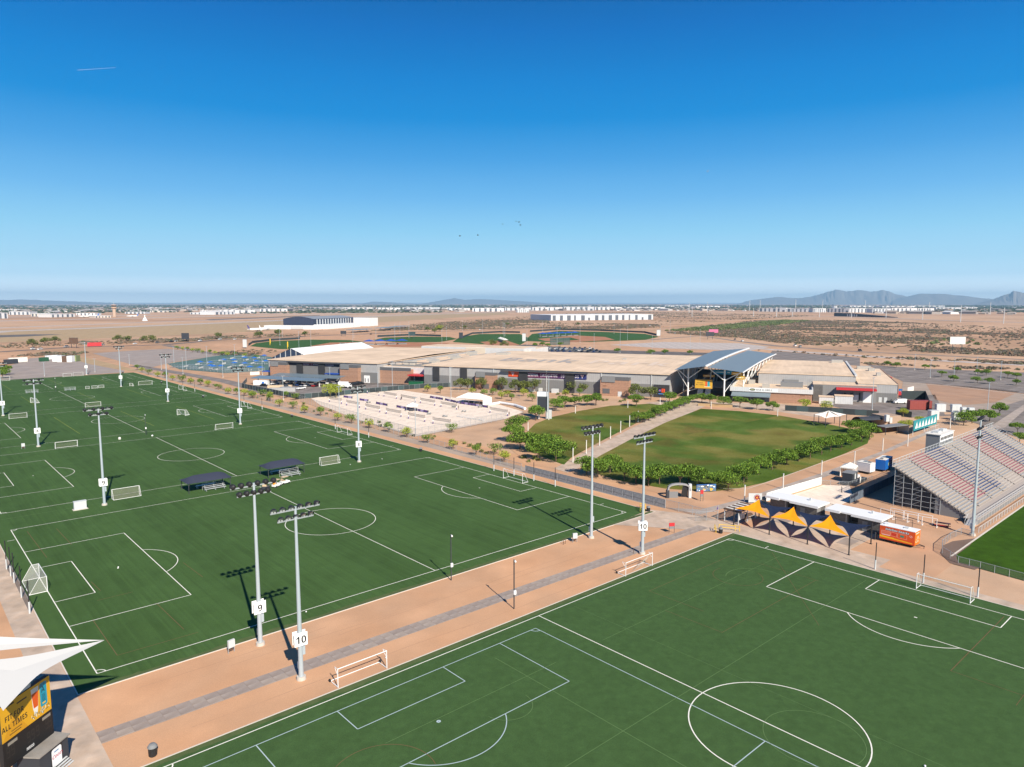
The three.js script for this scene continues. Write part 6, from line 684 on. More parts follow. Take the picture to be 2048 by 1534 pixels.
// ---------- grandstand ----------
{ const X0 = 167.4, X1 = 243, n = 24, z0 = -44.6, z1 = -59, y0 = 1.2, y1 = 8.9, o = thing('grandstand', 'large aluminium grandstand with red and blue bench rows', 'grandstand', [X0, 0, z0]); const tread = std(rgb(0.36, 0.33, 0.31), 0.6), seatG = std(rgb(0.42, 0.42, 0.41), 0.45, { metalness: 0.2 }), seatR = std(rgb(0.36, 0.11, 0.13), 0.55), seatB = std(rgb(0.06, 0.09, 0.2), 0.55), deck = matte(rgb(0.42, 0.37, 0.33), 0.8);
  const sec = [[0, 9, seatG], [9.4, 19, seatR], [19.4, 31.4, seatB], [33, 45.5, seatG], [46.2, 55.6, seatR], [56, 66, seatB], [66.4, 75.6, seatG]], L = X1 - X0;
  for (let i = 0; i < n; i++) { const t = i / (n - 1), y = mix(y0, y1, t), z = mix(0, z1 - z0, t), dz = (z0 - z1) / (n - 1), dy = (y1 - y0) / (n - 1);
    part(o, 'tread', bx(0, L, y - 0.06, y, z - dz, z + 0.02), deck); part(o, 'riser', bx(0, L, y, y + dy - 0.07, z - dz - 0.02, z - dz + 0.02), tread);
    for (const [a, b, m] of sec) if (!(i < 4 && a > 30 && a < 34)) part(o, 'seat_plank', bx(a + 0.3, b, y + 0.4, y + 0.46, z - dz * 0.95, z - dz * 0.45), m === seatG || i > 1 ? m : seatG); }
  for (const a of [-0.1, 9.2, 19.2, 32.2, 45.8, 55.8, 66.2, L]) part(o, 'aisle_rail', [beam([a, y0 + 0.9, 0], [a, y1 + 0.9, z1 - z0], 0.05), ...[0, 0.2, 0.4, 0.6, 0.8, 1].map((t) => beam([a, mix(y0, y1, t), mix(0, z1 - z0, t)], [a, mix(y0, y1, t) + 0.9, mix(0, z1 - z0, t)], 0.05))], M.paleGrey);
  part(o, 'back_rail', [...Array.from({ length: 38 }, (_, i) => beam([i * 2, y1, z1 - z0 - 0.6], [i * 2, y1 + 1.5, z1 - z0 - 0.6], 0.06)), beam([0, y1 + 1.5, z1 - z0 - 0.6], [L, y1 + 1.5, z1 - z0 - 0.6], 0.07), beam([0, y1 + 0.8, z1 - z0 - 0.6], [L, y1 + 0.8, z1 - z0 - 0.6], 0.05)], M.paleGrey);
  part(o, 'back_mesh', quad([0, y1, z1 - z0 - 0.62], [L, y1, z1 - z0 - 0.62], [L, y1 + 1.5, z1 - z0 - 0.62], [0, y1 + 1.5, z1 - z0 - 0.62]), M.chain);
  const top = (z) => mix(y0, y1, (z) / (z1 - z0)); // scaffold under the stand
  for (let k = 0; k < 9; k++) { const x = 0.15 + k * 9.4; for (let j = 0; j < 6; j++) { const z = (z1 - z0) * (1 - j * 0.13), h = top(z) - 0.25; part(o, 'scaffold_post', rod([x, 0, z], [x, h, z], 0.07, 0.07, 6), M.steel); if (j < 5) { const zb = (z1 - z0) * (1 - (j + 1) * 0.13); for (let y = 1.1; y < top(zb) - 0.3; y += 1.15) { part(o, 'scaffold_rail', rod([x, y, z], [x, y, zb], 0.05, 0.05, 5), M.steel); if (j % 2 === 0) part(o, 'scaffold_brace', rod([x, y, z], [x, Math.min(y + 1.15, top(zb) - 0.3), zb], 0.04, 0.04, 5), M.steel); } } } part(o, 'raker_beam', beam([x, y0 - 0.25, 0], [x, y1 - 0.25, z1 - z0], 0.16, 0.3), M.darkSteel); }
  part(o, 'dark_screen', [quad([1.2, 0, z1 - z0], [1.2, 0, (z1 - z0) * 0.42], [1.2, top((z1 - z0) * 0.42) - 0.3, (z1 - z0) * 0.42], [1.2, y1 - 0.3, z1 - z0]), quad([1.2, 0, z1 - z0 + 0.4], [L, 0, z1 - z0 + 0.4], [L, y1 - 0.4, z1 - z0 + 0.4], [1.2, y1 - 0.4, z1 - z0 + 0.4])], M.charcoal);
  part(o, 'end_panel', quad([0.2, 0, (z1 - z0) * 0.42], [0.2, 0, 0], [0.2, y0 - 0.3, 0], [0.2, top((z1 - z0) * 0.42) - 0.3, (z1 - z0) * 0.42]), M.midGrey);
  part(o, 'front_walk', bx(-2, L, 1.0, 1.15, 0, 2.6), deck); part(o, 'front_face', bx(-2, L, 0, 1.0, 2.5, 2.6), M.midGrey); part(o, 'front_rail', [beam([-2, 2.2, 2.6], [L, 2.2, 2.6], 0.06), beam([-2, 1.65, 2.6], [L, 1.65, 2.6], 0.05), ...Array.from({ length: 40 }, (_, i) => beam([-2 + i * 1.95, 0, 2.6], [-2 + i * 1.95, 2.2, 2.6], 0.06))], M.paleGrey);
  for (let i = 0; i < 6; i++) part(o, 'step', bx(-2.2 - i * 0.32, -1.9 - i * 0.32, 0, 1.0 - i * 0.17, 0.9, 2.5), M.aluminium); part(o, 'stair_rail', [beam([-2, 2.1, 2.5], [-4, 1.0, 2.5], 0.06), beam([-2, 2.1, 0.9], [-4, 1.0, 0.9], 0.06), beam([-4, 0, 2.5], [-4, 1, 2.5], 0.06), beam([-4, 0, 0.9], [-4, 1, 0.9], 0.06)], M.paleGrey);
}
fence('metal_railing', 'long metal railing between the grandstand walk and the grass', [[160, -40.3], [243, -40.1]], 1.1, 2, M.chain, M.paleGrey); fence('metal_railing', 'curved metal railing at the stadium grass corner', [[156.02,-40.05],[156.25,-42.25],[151.28,-42.69],[145.72,-42.35],[141.55,-41.06],[138.09,-37.47],[137.98,-34.11],[137.28,-27.67],[136.7,-24.08]], 1.3, 2, M.chain, M.steel);
struct('dark_soil_edge', sheet([[150.35,-41.98],[155.56,-39.67],[150.27,-39.04],[142.3,-39.02],[138.63,-37.63],[138.52,-34.25],[136.82,-34.53],[137.04,-38.4],[141.28,-41.3],[146.47,-42.41]], L4), G.darkSoil);
{ const o = thing('press_box', 'grey and white press box with window rows behind the grandstand', 'building', [204.5, 0, -61.8]); part(o, 'cabin', bx(-5, 5, 5.2, 11.9, -1.6, 1.6), M.midGrey); part(o, 'front_wall', bx(-5, 5, 4.8, 11.9, 1.6, 1.7), M.white); for (let i = 0; i < 9; i++) { part(o, 'window', bx(-4.6 + i * 1.05, -3.9 + i * 1.05, 10.5, 11.3, 1.7, 1.74), M.glass); part(o, 'window', bx(-4.6 + i * 1.05, -3.9 + i * 1.05, 9.3, 9.95, 1.7, 1.74), M.glass); } part(o, 'roof', bx(-5.2, 5.2, 11.9, 12.05, -1.9, 1.9), M.offWhite); part(o, 'roof_equipment', [bx(-3, -1, 12.05, 12.5, -0.8, 0.6), bx(1, 1.8, 12.05, 12.8, -0.3, 0.5), bx(2.6, 4.4, 12.05, 12.4, -0.8, 0.3)], M.paleGrey); part(o, 'roof_rail', [beam([-5, 13.1, -1.8], [5, 13.1, -1.8], 0.05), ...Array.from({ length: 8 }, (_, i) => beam([-5 + i * 1.4, 12, -1.8], [-5 + i * 1.4, 13.1, -1.8], 0.05))], M.paleGrey); for (const a of [-4.8, -1.6, 1.6, 4.8]) for (const c of [-1.5, 1.4]) part(o, 'leg', beam([a, 0, c], [a, 5.2, c], 0.2), M.steel); part(o, 'stair_tower', [bx(-8.6, -5, 7, 7.15, -1.4, 1.4), beam([-8.5, 0, -1.3], [-8.5, 8.2, -1.3], 0.12), beam([-8.5, 0, 1.3], [-8.5, 8.2, 1.3], 0.12), beam([-8.5, 6.2, 1.3], [-5.6, 6.2, 1.3], 0.07), beam([-8.5, 0, 1.3], [-5.6, 5, 1.3], 0.15)], M.paleGrey); part(o, 'lettering', quad([-3, 7.9, 1.72], [0.6, 7.9, 1.72], [0.6, 8.7, 1.72], [-3, 8.7, 1.72]), std(0xffffff, 0.6, { map: canvasTex(128, 32, (g) => { g.fillStyle = '#dcdcda'; g.fillRect(0, 0, 128, 32); g.fillStyle = '#3a3d42'; for (let i = 0; i < 5; i++) g.fillRect(20 + i * 18, 6 + (i % 2) * 3, 12, 18); }) })); }
{ const o = thing('banner_sign', 'long turquoise banner with white sail shapes above the road', 'banner', [262.9, 0, -87.6], 0); part(o, 'panel', bx(0, 22.5, 1.6, 5.2, -0.1, 0.1), std(rgb(0.02, 0.24, 0.27), 0.6)); for (let i = 0; i < 7; i++) { const x = 1.2 + i * 3; part(o, 'white_sail_mark', [tri([x, 2.3, 0.12], [x + 2.1, 2.3, 0.12], [x + 1.6, 4.7, 0.12]), tri([x + 1.8, 2.3, 0.12], [x + 2.6, 2.3, 0.12], [x + 1.8, 4.0, 0.12])], M.white); } for (const x of [0.2, 11, 22.2]) part(o, 'post', rod([x, 0, -0.2], [x, 5.3, -0.2], 0.1), M.paleGrey); }
{ const o = thing('shade_sail_cluster', 'cluster of white shade sails on dark posts beside the lawn', 'shade sail', [264, 0, -116]); for (const [a, c, h] of [[-7.2, -3.5, 4.4], [-8, 1.2, 3.6], [-5, 5, 4.4], [3.4, -0.6, 3.8], [3, 4, 4.2], [1, -5.5, 4]]) part(o, 'post', rod([a, 0, c], [a, h, c], 0.12), M.charcoal); const C = [-2.4, 5.6, -0.4], rim = [[-7.2, 4.3, -3.5], [-8, 3.5, 1.2], [-5, 4.3, 5], [3, 4.1, 4], [3.4, 3.7, -0.6], [1, 3.9, -5.5]]; for (let i = 0; i < 6; i++) sail(C, rim[i], rim[(i + 1) % 6], B.tent, o, 0.22); }
{ const o = thing('stage_block', 'dark arched stage shell beside a tan block behind the white sails', 'stage', [272, 0, -106], -0.5); const g = []; for (let i = 0; i < 10; i++) { const a = i / 10 * Math.PI * 0.75, b = (i + 1) / 10 * Math.PI * 0.75, p = (t, x) => [x, 3.6 * Math.sin(t), -3.6 * Math.cos(t)]; g.push(quad(p(a, -5), p(a, 4), p(b, 4), p(b, -5))); } part(o, 'shell', g, M.charcoal); part(o, 'tan_block', bx(4, 11, 0, 4, -3.5, 3.5), std(rgb(0.40, 0.28, 0.2), 0.9)); part(o, 'air_unit', bx(3.6, 5, 2.2, 4.6, 3.5, 4.6), M.paleGrey); part(o, 'air_unit', bx(5.4, 6.4, 1.6, 3.6, 3.5, 4.4), M.paleGrey); }
{ const o = thing('open_shed', 'low open brown shed beside the dirt road', 'shed', [263, 0, -94.5], -0.3); part(o, 'roof', bx(-6, 6, 2.6, 2.8, -2, 2), M.midGrey); part(o, 'back_wall', bx(-6, 6, 0, 2.6, -2, -1.9), M.brown); part(o, 'end_wall', bx(5.8, 6, 0, 2.6, -2, 2), M.offWhite); for (const x of [-5.8, 0]) part(o, 'post', bx(x, x + 0.15, 0, 2.6, 1.8, 1.95), M.darkSteel); }
fence('dark_screen_fence', 'dark screened fence between the lawn trees and the loading yard', [[284.25,-144.89],[289.93,-132.53],[297.23,-112.15]], 2.4, 4, [M.screenDark, M.screenGreen], M.darkSteel); fence('dark_screen_fence', 'dark fence panel at the loading yard exit', [[305.07,-108.61],[304.47,-102.42]], 2.4, 4, M.screenDark, M.darkSteel); fence('dark_screen_fence', 'tall dark fence round the red shipping container', [[358.29,-125.35],[366.63,-117.99],[330.08,-104.41]], 4.2, 5, M.screenDark, M.darkSteel);
{ const [x, z] = [329.99,-108.26]; container(x, z, 2.35, 9, 3.9, 2.9, std(rgb(0.34, 0.06, 0.045), 0.6, { map: ribTex }), 'dark red shipping container standing end on in the loading yard'); const P = [[343.4,-120.67],[344.3,-124.2],[368.65,-125.69],[346.47,-128.93]]; car(...P[0], 2.4, 'van', 'white', 'white van parked in the loading yard'); car(...P[1], 2.4, 'pickup', 'black', 'dark pickup beside the blue canopy in the loading yard'); solo('blue_canopy', 'small blue canopy at the corner of the loading hall', 'canopy', [bx(P[3][0] + 8, P[3][0] + 14, 4.2, 4.9, P[3][1] - 1, P[3][1] + 3), bx(P[3][0] + 8.2, P[3][0] + 8.4, 0, 4.2, P[3][1], P[3][1] + 0.2), bx(P[3][0] + 13.6, P[3][0] + 13.8, 0, 4.2, P[3][1] + 2.6, P[3][1] + 2.8)], std(rgb(0.02, 0.12, 0.34), 0.5)); solo('poster_board', 'white poster board on the dark fence by the red container', 'sign', [bx(P[2][0] - 3, P[2][0] + 5, 2, 5.2, P[2][1], P[2][1] + 0.2), bx(P[2][0] - 2.9, P[2][0] - 2.7, 0, 2, P[2][1], P[2][1] + 0.2)], M.offWhite); }
[[330.48,-100.34],[333.82,-95.56],[331.72,-92.02],[332.38,-89.68]].forEach(([x, z], i) => cabinet(x, z, i < 2 ? 3.8 : 2.2, i < 2 ? 3.2 : 2.6, 1.6, `white utility cabinet in the row by the dirt mound, ${ord(i)} from the left`, -0.75)); { const [x, z] = [305.51,-95.01]; cabinet(x, z, 3.2, 3.6, 2.4, 'white kiosk at the end of the turquoise banner', -0.7); cabinet(x + 6, z + 6, 2.6, 3, 2, 'small white box right of the kiosk', -0.7); }
{ const P = [[269.25,-177.74],[271.9,-171.33]]; const o = thing('planter_wall', 'low tan timber planter before the pavilion', 'planter', [P[0][0], 0, P[0][1]], BT); for (const [a, w] of [[0, 5.2], [5.6, 9]]) part(o, 'timber_side', bx(a, a + w, 0, 1.1, -1, 0), M.wood); part(o, 'soil', bx(0.2, 14.4, 1.0, 1.05, -3, -1), M.brown); }
// ---------- bottom left corner: advertising scoreboard, cabin and white sails ----------
{ const ad = canvasTex(1024, 512, (g, w, h) => { g.fillStyle = '#dba31f'; g.fillRect(0, 0, w, h); g.fillStyle = 'rgba(196,134,20,0.55)'; g.beginPath(); g.moveTo(0, h); g.lineTo(260, 200); g.lineTo(520, h); g.fill(); g.fillStyle = '#1d1c1a'; g.font = 'bold 104px sans-serif'; g.fillText('FIT FOR', 76, 250); g.fillText('ALL TIMES', 10, 376); g.fillRect(150, 30, 130, 26); g.fillRect(330, 80, 200, 22); for (let i = 0; i < 9; i++) { g.fillRect(190 + i * 24, 416, 18, 14); g.fillRect(150 + i * 26, 452, 20, 14); } g.fillStyle = '#e8e4dc'; g.beginPath(); g.moveTo(620, 40); g.lineTo(780, 40); g.lineTo(750, 330); g.lineTo(730, 420); g.lineTo(670, 420); g.lineTo(640, 330); g.fill(); g.fillStyle = '#d5581a'; g.beginPath(); g.moveTo(628, 110); g.lineTo(772, 110); g.lineTo(746, 330); g.lineTo(656, 330); g.fill(); g.fillStyle = '#1593ad'; g.beginPath(); g.roundRect(800, 36, 150, 350, 30); g.fill(); g.fillStyle = '#0d3a4a'; g.font = 'bold 120px sans-serif'; g.fillText('A', 830, 180); for (let i = 0; i < 6; i++) g.fillRect(838, 210 + i * 20, 76, 8); g.fillStyle = '#e6b32c'; g.fillRect(842, 330, 70, 22); for (let i = 0; i < 40; i++) { g.fillStyle = ['rgba(240,236,226,0.85)', 'rgba(150,160,165,0.8)', 'rgba(60,70,78,0.8)'][i % 3]; g.save(); g.translate(600 + hash(i, 2) * 380, 400 + hash(i, 3) * 70); g.rotate(hash(i, 4) * 3); g.fillRect(-18, -6, 36, 12); g.restore(); } });
  const r = V(4.7, 0, -4.1).normalize(), Ln = 5.9, ang = Math.atan2(-r.z, r.x), end = V(10.15, 0, -80.2), st = end.clone().addScaledVector(r, -Ln); const o = thing('advert_scoreboard', 'yellow drink advertising panel with large dark lettering above a scoreboard', 'scoreboard', [st.x, 0, st.z], ang);
  part(o, 'panel', bx(0, Ln, 5.2, 8.7, -0.5, -0.05), M.charcoal); part(o, 'advert_print', quad([0, 5.2, -0.02], [Ln, 5.2, -0.02], [Ln, 8.7, -0.02], [0, 8.7, -0.02]), std(0xffffff, 0.5, { map: ad })); part(o, 'score_panel', bx(0, Ln, 2.6, 5.15, -0.45, 0), M.black);
  part(o, 'score_print', quad([0, 2.6, 0.03], [Ln, 2.6, 0.03], [Ln, 5.15, 0.03], [0, 5.15, 0.03]), std(0xffffff, 0.5, { map: canvasTex(1024, 284, (g) => { g.fillStyle = '#141416'; g.fillRect(0, 0, 1024, 284); g.fillStyle = '#2a2724'; for (const x of [60, 150, 470, 560, 660, 860, 930]) { g.fillRect(x, 60, 60, 14); g.fillRect(x, 110, 60, 14); g.fillRect(x, 60, 12, 60); g.fillRect(x + 48, 60, 12, 120); g.fillRect(x, 166, 60, 14); } g.fillStyle = '#8f887c'; g.fillRect(90, 20, 190, 34); g.fillRect(800, 20, 180, 34); g.fillStyle = '#f2f0ec'; g.font = 'bold 44px sans-serif'; g.fillText('PERIOD', 440, 250); }) }));
  for (const x of [0.8, Ln / 2, Ln - 0.8]) part(o, 'leg', beam([x, 0, -0.7], [x, 8.6, -0.7], 0.3), M.darkSteel); part(o, 'top_logo_panel', bx(0, Ln - 2.2, 8.75, 10.2, -0.5, -0.1), M.paleGrey); part(o, 'logo_print', quad([0.2, 8.8, -0.07], [Ln - 2.4, 8.8, -0.07], [Ln - 2.4, 10.1, -0.07], [0.2, 10.1, -0.07]), std(0xffffff, 0.6, { map: canvasTex(256, 64, (g) => { g.fillStyle = '#c9ccce'; g.fillRect(0, 0, 256, 64); g.fillStyle = '#20303f'; g.font = 'bold 46px sans-serif'; g.fillText('Bell Bank', 20, 48); }) }));
  const c = thing('vending_cabin', 'dark cabin with pale sloping roof and white drink can picture', 'kiosk', [9.08,-78.9].toSpliced(1, 0, 0), ang); const sh = [[-1.8, 0, 1.3], [1.6, 0, 1.3], [1.6, 0, -1.2], [-1.8, 0, -1.2]]; part(c, 'cabin', bx(-1.9, 1.7, 0.05, 2.5, -1.2, 1.2), M.charcoal); part(c, 'roof', [slab([[-2.1, 1.4], [1.8, 1.4], [1.9, -0.6], [0.6, -1.5], [-1.4, -1.3], [-2.2, -0.2]], 2.5, 2.62)], std(rgb(0.36, 0.335, 0.30), 0.9, { map: fineTex })); part(c, 'can_print', quad([-0.6, 0.5, 1.23], [0.9, 0.5, 1.23], [0.9, 2.3, 1.23], [-0.6, 2.3, 1.23]), std(0xffffff, 0.5, { map: canvasTex(128, 160, (g) => { g.fillStyle = '#1b1b1d'; g.fillRect(0, 0, 128, 160); g.fillStyle = '#e9ebec'; g.beginPath(); g.roundRect(10, 8, 108, 160, 20); g.fill(); g.fillStyle = '#b32440'; g.font = 'italic bold 42px serif'; g.fillText('Coors', 12, 96); g.fillStyle = '#4f86b5'; g.fillRect(40, 34, 46, 10); }) })); for (let i = 0; i < 4; i++) part(c, 'step_slat', bx(-0.9, 1.2, 0.55 - i * 0.14, 0.6 - i * 0.14, 1.3 + i * 0.22, 1.48 + i * 0.22), M.paleGrey); part(c, 'flag_post', [beam([1.7, 2.4, -0.9], [1.7, 3.2, -0.9], 0.1)], M.purple);
  const w = matte(rgb(0.60, 0.595, 0.57), 0.8), T = [14.8, 11.5, -78.35]; const s1 = thing('white_shade_sail', 'large white shade sail in the lower left corner', 'shade sail', [0, 0, 0], 0, 'white shade sails'); sail(T, [5.7, 10.0, -73.0], [1.2, 11.0, -85.5], w, s1, 0.34); const s2 = thing('white_shade_sail', 'white shade sail behind the larger one at the left edge', 'shade sail', [0, 0, 0], 0, 'white shade sails'); sail(T, [1.6, 10.6, -87.4], [3.0, 11.6, -90.5], w, s2, 0.12);
}
// ---------- paddle courts with blue umbrellas ----------
{ const c = [[163.75,-566.72],[193.87,-597.79],[242.3,-639.54],[241.13,-563.4],[203.34,-482.46],[171.66,-480.85]]; const A = [[162.42,-556.26],[221.97,-521.67]][0]; // court strips
  const P = [[163.11,-533.49],[174.88,-545.33],[187.45,-557.98],[200.89,-571.5],[215.3,-586],[230.79,-601.59],[167.14,-514.22],[178.76,-525.17],[191.15,-536.85],[204.38,-549.31],[218.54,-562.65],[233.73,-576.97],[172.02,-494.91],[183.52,-505.01],[195.77,-515.76],[208.82,-527.22],[222.77,-539.47]]; P.forEach(([x, z], i) => { const o = struct('paddle_court', uvBox(bx(-9, 9, 0, 0.02, -5, 5)), G.courtBlue); o.position.set(x, L3 + 0.02, z); o.rotation.y = BT + 0.35; part(o, 'court_line', [bx(-6.7, 6.7, 0.02, 0.03, -3.05, -2.95), bx(-6.7, 6.7, 0.02, 0.03, 2.95, 3.05), bx(-6.75, -6.6, 0.02, 0.03, -3, 3), bx(6.6, 6.75, 0.02, 0.03, -3, 3), bx(-0.05, 0.05, 0.02, 0.9, -3.2, 3.2)], M.offWhite); });
  [[174.14,-536.67],[178.54,-528.68],[169.44,-501.61],[168.91,-494.25],[173.33,-492.96],[194.02,-545.1],[199.36,-539.15],[189.44,-511.6],[214.44,-556.45],[193.93,-503.68],[185.19,-472.32],[218.97,-548.36],[207.8,-517.43],[234.49,-566.86],[188.97,-464],[213.1,-512.79]].forEach(([x, z], i) => { const o = thing('court_umbrella', `blue square umbrella over the paddle courts, ${ord(i)} of sixteen`, 'umbrella', [x, L3, z], 0.3, 'blue court umbrellas'); part(o, 'canopy', ni(new THREE.ConeGeometry(2.6, 1.0, 4).rotateY(0.78).translate(0, 3.1, 0)), M.blue); for (const s of [-1, 1]) part(o, 'pole', rod([s * 1.2, 0, 0], [s * 1.2, 2.8, 0], 0.07, 0.07, 6), M.paleGrey); part(o, 'bench', bx(-1.4, 1.4, 0.4, 0.5, -0.3, 0.3), M.offWhite); });
  fence('chain_link_fence', 'chain link fence along the road side of the paddle courts', [[151.56,-533.05],[160.33,-495.52],[166.67,-467.03],[188.9,-456.48]], 3, 4, M.chain, M.steel); const w = [[173.79,-443.57],[174.64,-434.57]]; solo('low_white_wall', 'short white wall at the paddle court entrance', 'wall', [bx(w[0][0], w[0][0] + 6, 0, 2, w[0][1], w[0][1] + 0.4), bx(w[0][0] + 0.2, w[0][0] + 0.8, 2, 2.2, w[0][1], w[0][1] + 0.4)], M.offWhite); }
// ---------- thin lamp posts of the car parks ----------
function lotLamp(x, z, h, label, twin) { const o = thing('car_park_lamp', label, 'lamp post', [x, 0, z], 0, 'thin car park lamp posts'); part(o, 'pole', rod([0, 0, 0], [0, h, 0], 0.13, 0.09, 8), M.galv); part(o, 'lamp_head', [bx(-0.9, -0.1, h - 0.1, h + 0.06, -0.22, 0.22), ...(twin ? [bx(0.1, 0.9, h - 0.1, h + 0.06, -0.22, 0.22)] : [])], M.steel); part(o, 'footing', ni(new THREE.CylinderGeometry(0.3, 0.3, 0.7, 10).translate(0, 0.35, 0)), M.footing); return o; }
[[139.95,-318, 11.5, 'left of the sand courts inside the fence'], [136.57,-257.52, 12, 'at the near left corner of the sand courts'], [134.51,-200.21, 13.5, 'at the near corner of the sand court fence'], [192.37,-320.42, 9.5, 'on the back edge of the sand courts, left one'], [199.19,-317.26, 15, 'on the back edge of the sand courts, right one'], [202.1,-270.21, 15, 'at the far side of the sand courts near the white tent'], [192.81,-194.64, 17, 'beside the video scoreboard'], [75.57,-521.66, 9, 'in the dusty car park at the far left'], [105,-530.17, 9, 'in the dusty car park by the trailers'], [136.11,-573.65, 8, 'beside the dry grass bank'], [143.07,-520.32, 11, 'at the road bend before the paddle courts'], [167.41,-575.53, 12, 'at the left corner of the paddle courts'], [144.12,-478.12, 11, 'beside the curved road before the paddle courts'], [157.08,-512.96, 14, 'inside the paddle courts on the left'], [155.5,-439.44, 11, 'beside the road in front of the paddle courts'], [183.17,-549.7, 13, 'in the middle of the paddle courts'], [207.66,-559.09, 13, 'among the blue umbrellas on the right'], [179.72,-438.36, 11, 'between the paddle courts and left hall'], [191.44,-371.2, 9, 'beside the rear solar carport'], [311.92,-120.44, 14, 'in the loading yard by the long dark fence'], [348.72,-87.94, 12, 'by the dirt mound at the right']].forEach(([x, z, h, t]) => lotLamp(x, z, h, 'thin grey lamp post ' + t, true));
[[523.94,-176.29],[502.71,-146.19],[524.29,-139.78],[493.92,-119.17],[524.15,-107.52],[474.86,-150.86]].forEach(([x, z], i) => { lotLamp(x, z, 11, `thin lamp post in the right hand car park, ${ord(i)} of six`, true); });
plants('mesquite', [[540.2,-199.84],[536.19,-192.32],[529.8,-171.84],[525.61,-151.36],[464.41,-134.96],[520.03,-138.19],[516.76,-132.41],[512.12,-119.92],[509.1,-114.62],[464.6,-117.07],[469.74,-105.77],[465.34,-123.37],[488.64,-148.72]], 'small tree in the right hand car park, # of thirteen', 'small trees in the car parks', 0.75);
{ const g = [[515.27,-198.6],[516.4,-164.3],[517.96,-112.97],[491.56,-107.05],[491.34,-156.19]], o = struct('parking_kerb', [ribbon([[512.65,-200.9],[510.19,-165.26],[517.24,-109.79]], 0.6, 0.12), ribbon([[474.75,-170.77],[474.48,-139.93],[473.07,-100.15]], 0.6, 0.12), ribbon([[434.87,-153.51],[437.09,-128.68],[421.57,-88.9]], 0.8, 0.12)], G.curb); }
// ---------- ball fields behind the halls ----------
function ballField(name, out, dirt, extra) { struct('ball_field', sheet(out, L3), G.ballfield); struct('infield_clay', sheet(dirt, L4), G.clay); }
struct('ball_park_ground', sheet([[272.26,-717.97],[359.93,-881.39],[517.94,-937.94],[697.01,-932.98],[857.86,-913.75],[945.6,-719.75],[816.8,-595.78],[586.55,-513.26],[508.52,-557.08],[455.11,-627.51],[347.89,-611.21],[283.53,-648.14]], L1), G.dirt2);
ballField('left', [[292.98,-744.54],[320.28,-796.06],[352.11,-825.18],[401.87,-828.7],[433.48,-785.35],[424.3,-733.47],[372.57,-675.32],[325.73,-650.52],[295.99,-676.44]], [[340.7,-703.04],[388.49,-750.52],[416.38,-740.34],[405.54,-695.7],[364.03,-659.9],[333.11,-654.42]]); ballField('middle', [[454.36,-767.27],[499.98,-812.35],[545.84,-810.08],[573.25,-767.45],[548.36,-718.33],[490.41,-676.12],[449.32,-697.73]], [[407.63,-693.89],[455.13,-706.72],[486.66,-651.63],[444.44,-612.81],[399.12,-629.37]]); ballField('right', [[583.4,-758.68],[662.6,-813.38],[707.3,-774.89],[618.89,-657.29],[520.74,-570.47],[499.9,-613.73],[501.45,-666.54]], [[525.75,-645.46],[577.74,-660.41],[520.74,-570.47],[484.47,-578]]); ballField('far right', [[579.68,-627.92],[720.72,-763.33],[833.39,-815.99],[858.47,-741.17],[847.55,-654.12],[786.38,-583.35],[708.84,-546.87],[623.23,-560.9],[583.3,-595.54]], [[625.14,-651.89],[733.1,-688.21],[731.12,-631.08],[680.68,-571.25],[609.92,-572.45],[598.79,-611.36]]); struct('infield_grass', sheet([[628.36,-632.62],[685.21,-652.27],[647.88,-599.67],[612.45,-599.52]], L4 + 0.02), G.ballfield);
[[[[291.79,-745.58],[317.29,-798.66],[356.84,-836.2],[397.97,-848.48]], 'dark outfield fence round the left ball field'], [[[499.79,-830.91],[557.44,-839.71],[572.6,-786.98]], 'dark outfield fence behind the middle ball field'], [[[768.45,-818.49],[864.53,-846.5],[883.19,-773.27],[876.1,-676.2],[809.4,-602.16]], 'dark outfield fence round the far right ball field'], [[[569.08,-734.73],[654.23,-820.59],[720.03,-834.83],[731.06,-800.93]], 'dark outfield fence round the right ball field']].forEach(([p, t]) => fence('outfield_fence', t, p, 2.6, 14, M.screenDark, M.darkSteel));
function shadeRoof(p, q, d, y, m, label) { const dx = q[0] - p[0], dz = q[1] - p[1], L = Math.hypot(dx, dz), o = thing('spectator_shade', label, 'shade canopy', [p[0], 0, p[1]], Math.atan2(-dz, dx), 'spectator shades at the ball fields'), n = Math.max(3, Math.round(L / 12)); for (let i = 0; i < n; i++) { const a = i * L / n, b = (i + 1) * L / n - 0.6, c = (a + b) / 2; part(o, 'roof_sail', [tri([a, y, d / 2], [b, y, d / 2], [c, y + 1.8, 0]), tri([b, y, d / 2], [b, y, -d / 2], [c, y + 1.8, 0]), tri([b, y, -d / 2], [a, y, -d / 2], [c, y + 1.8, 0]), tri([a, y, -d / 2], [a, y, d / 2], [c, y + 1.8, 0])], m); part(o, 'post', [rod([a + 0.3, 0, 0], [a + 0.3, y + 0.2, 0], 0.16, 0.16, 6)], M.paleGrey); part(o, 'seating', bx(a + 1, b - 1, 0, 1.2, -d / 3, d / 3), M.midGrey); } return o; }
{ const P = [[392.95,-681.54],[439.04,-666.6],[664.78,-688.38],[735.77,-685.9],[557.87,-646.83],[534.92,-609.74]]; shadeRoof(P[0], P[1], 10, 4.2, M.royal, 'long royal blue spectator shade behind the left hall roof'); shadeRoof(P[2], P[3], 10, 4.2, M.royal, 'long royal blue spectator shade at the far right ball field'); shadeRoof(P[4], P[5], 6, 3.4, M.offWhite, 'small white spectator shade at the right ball field'); }
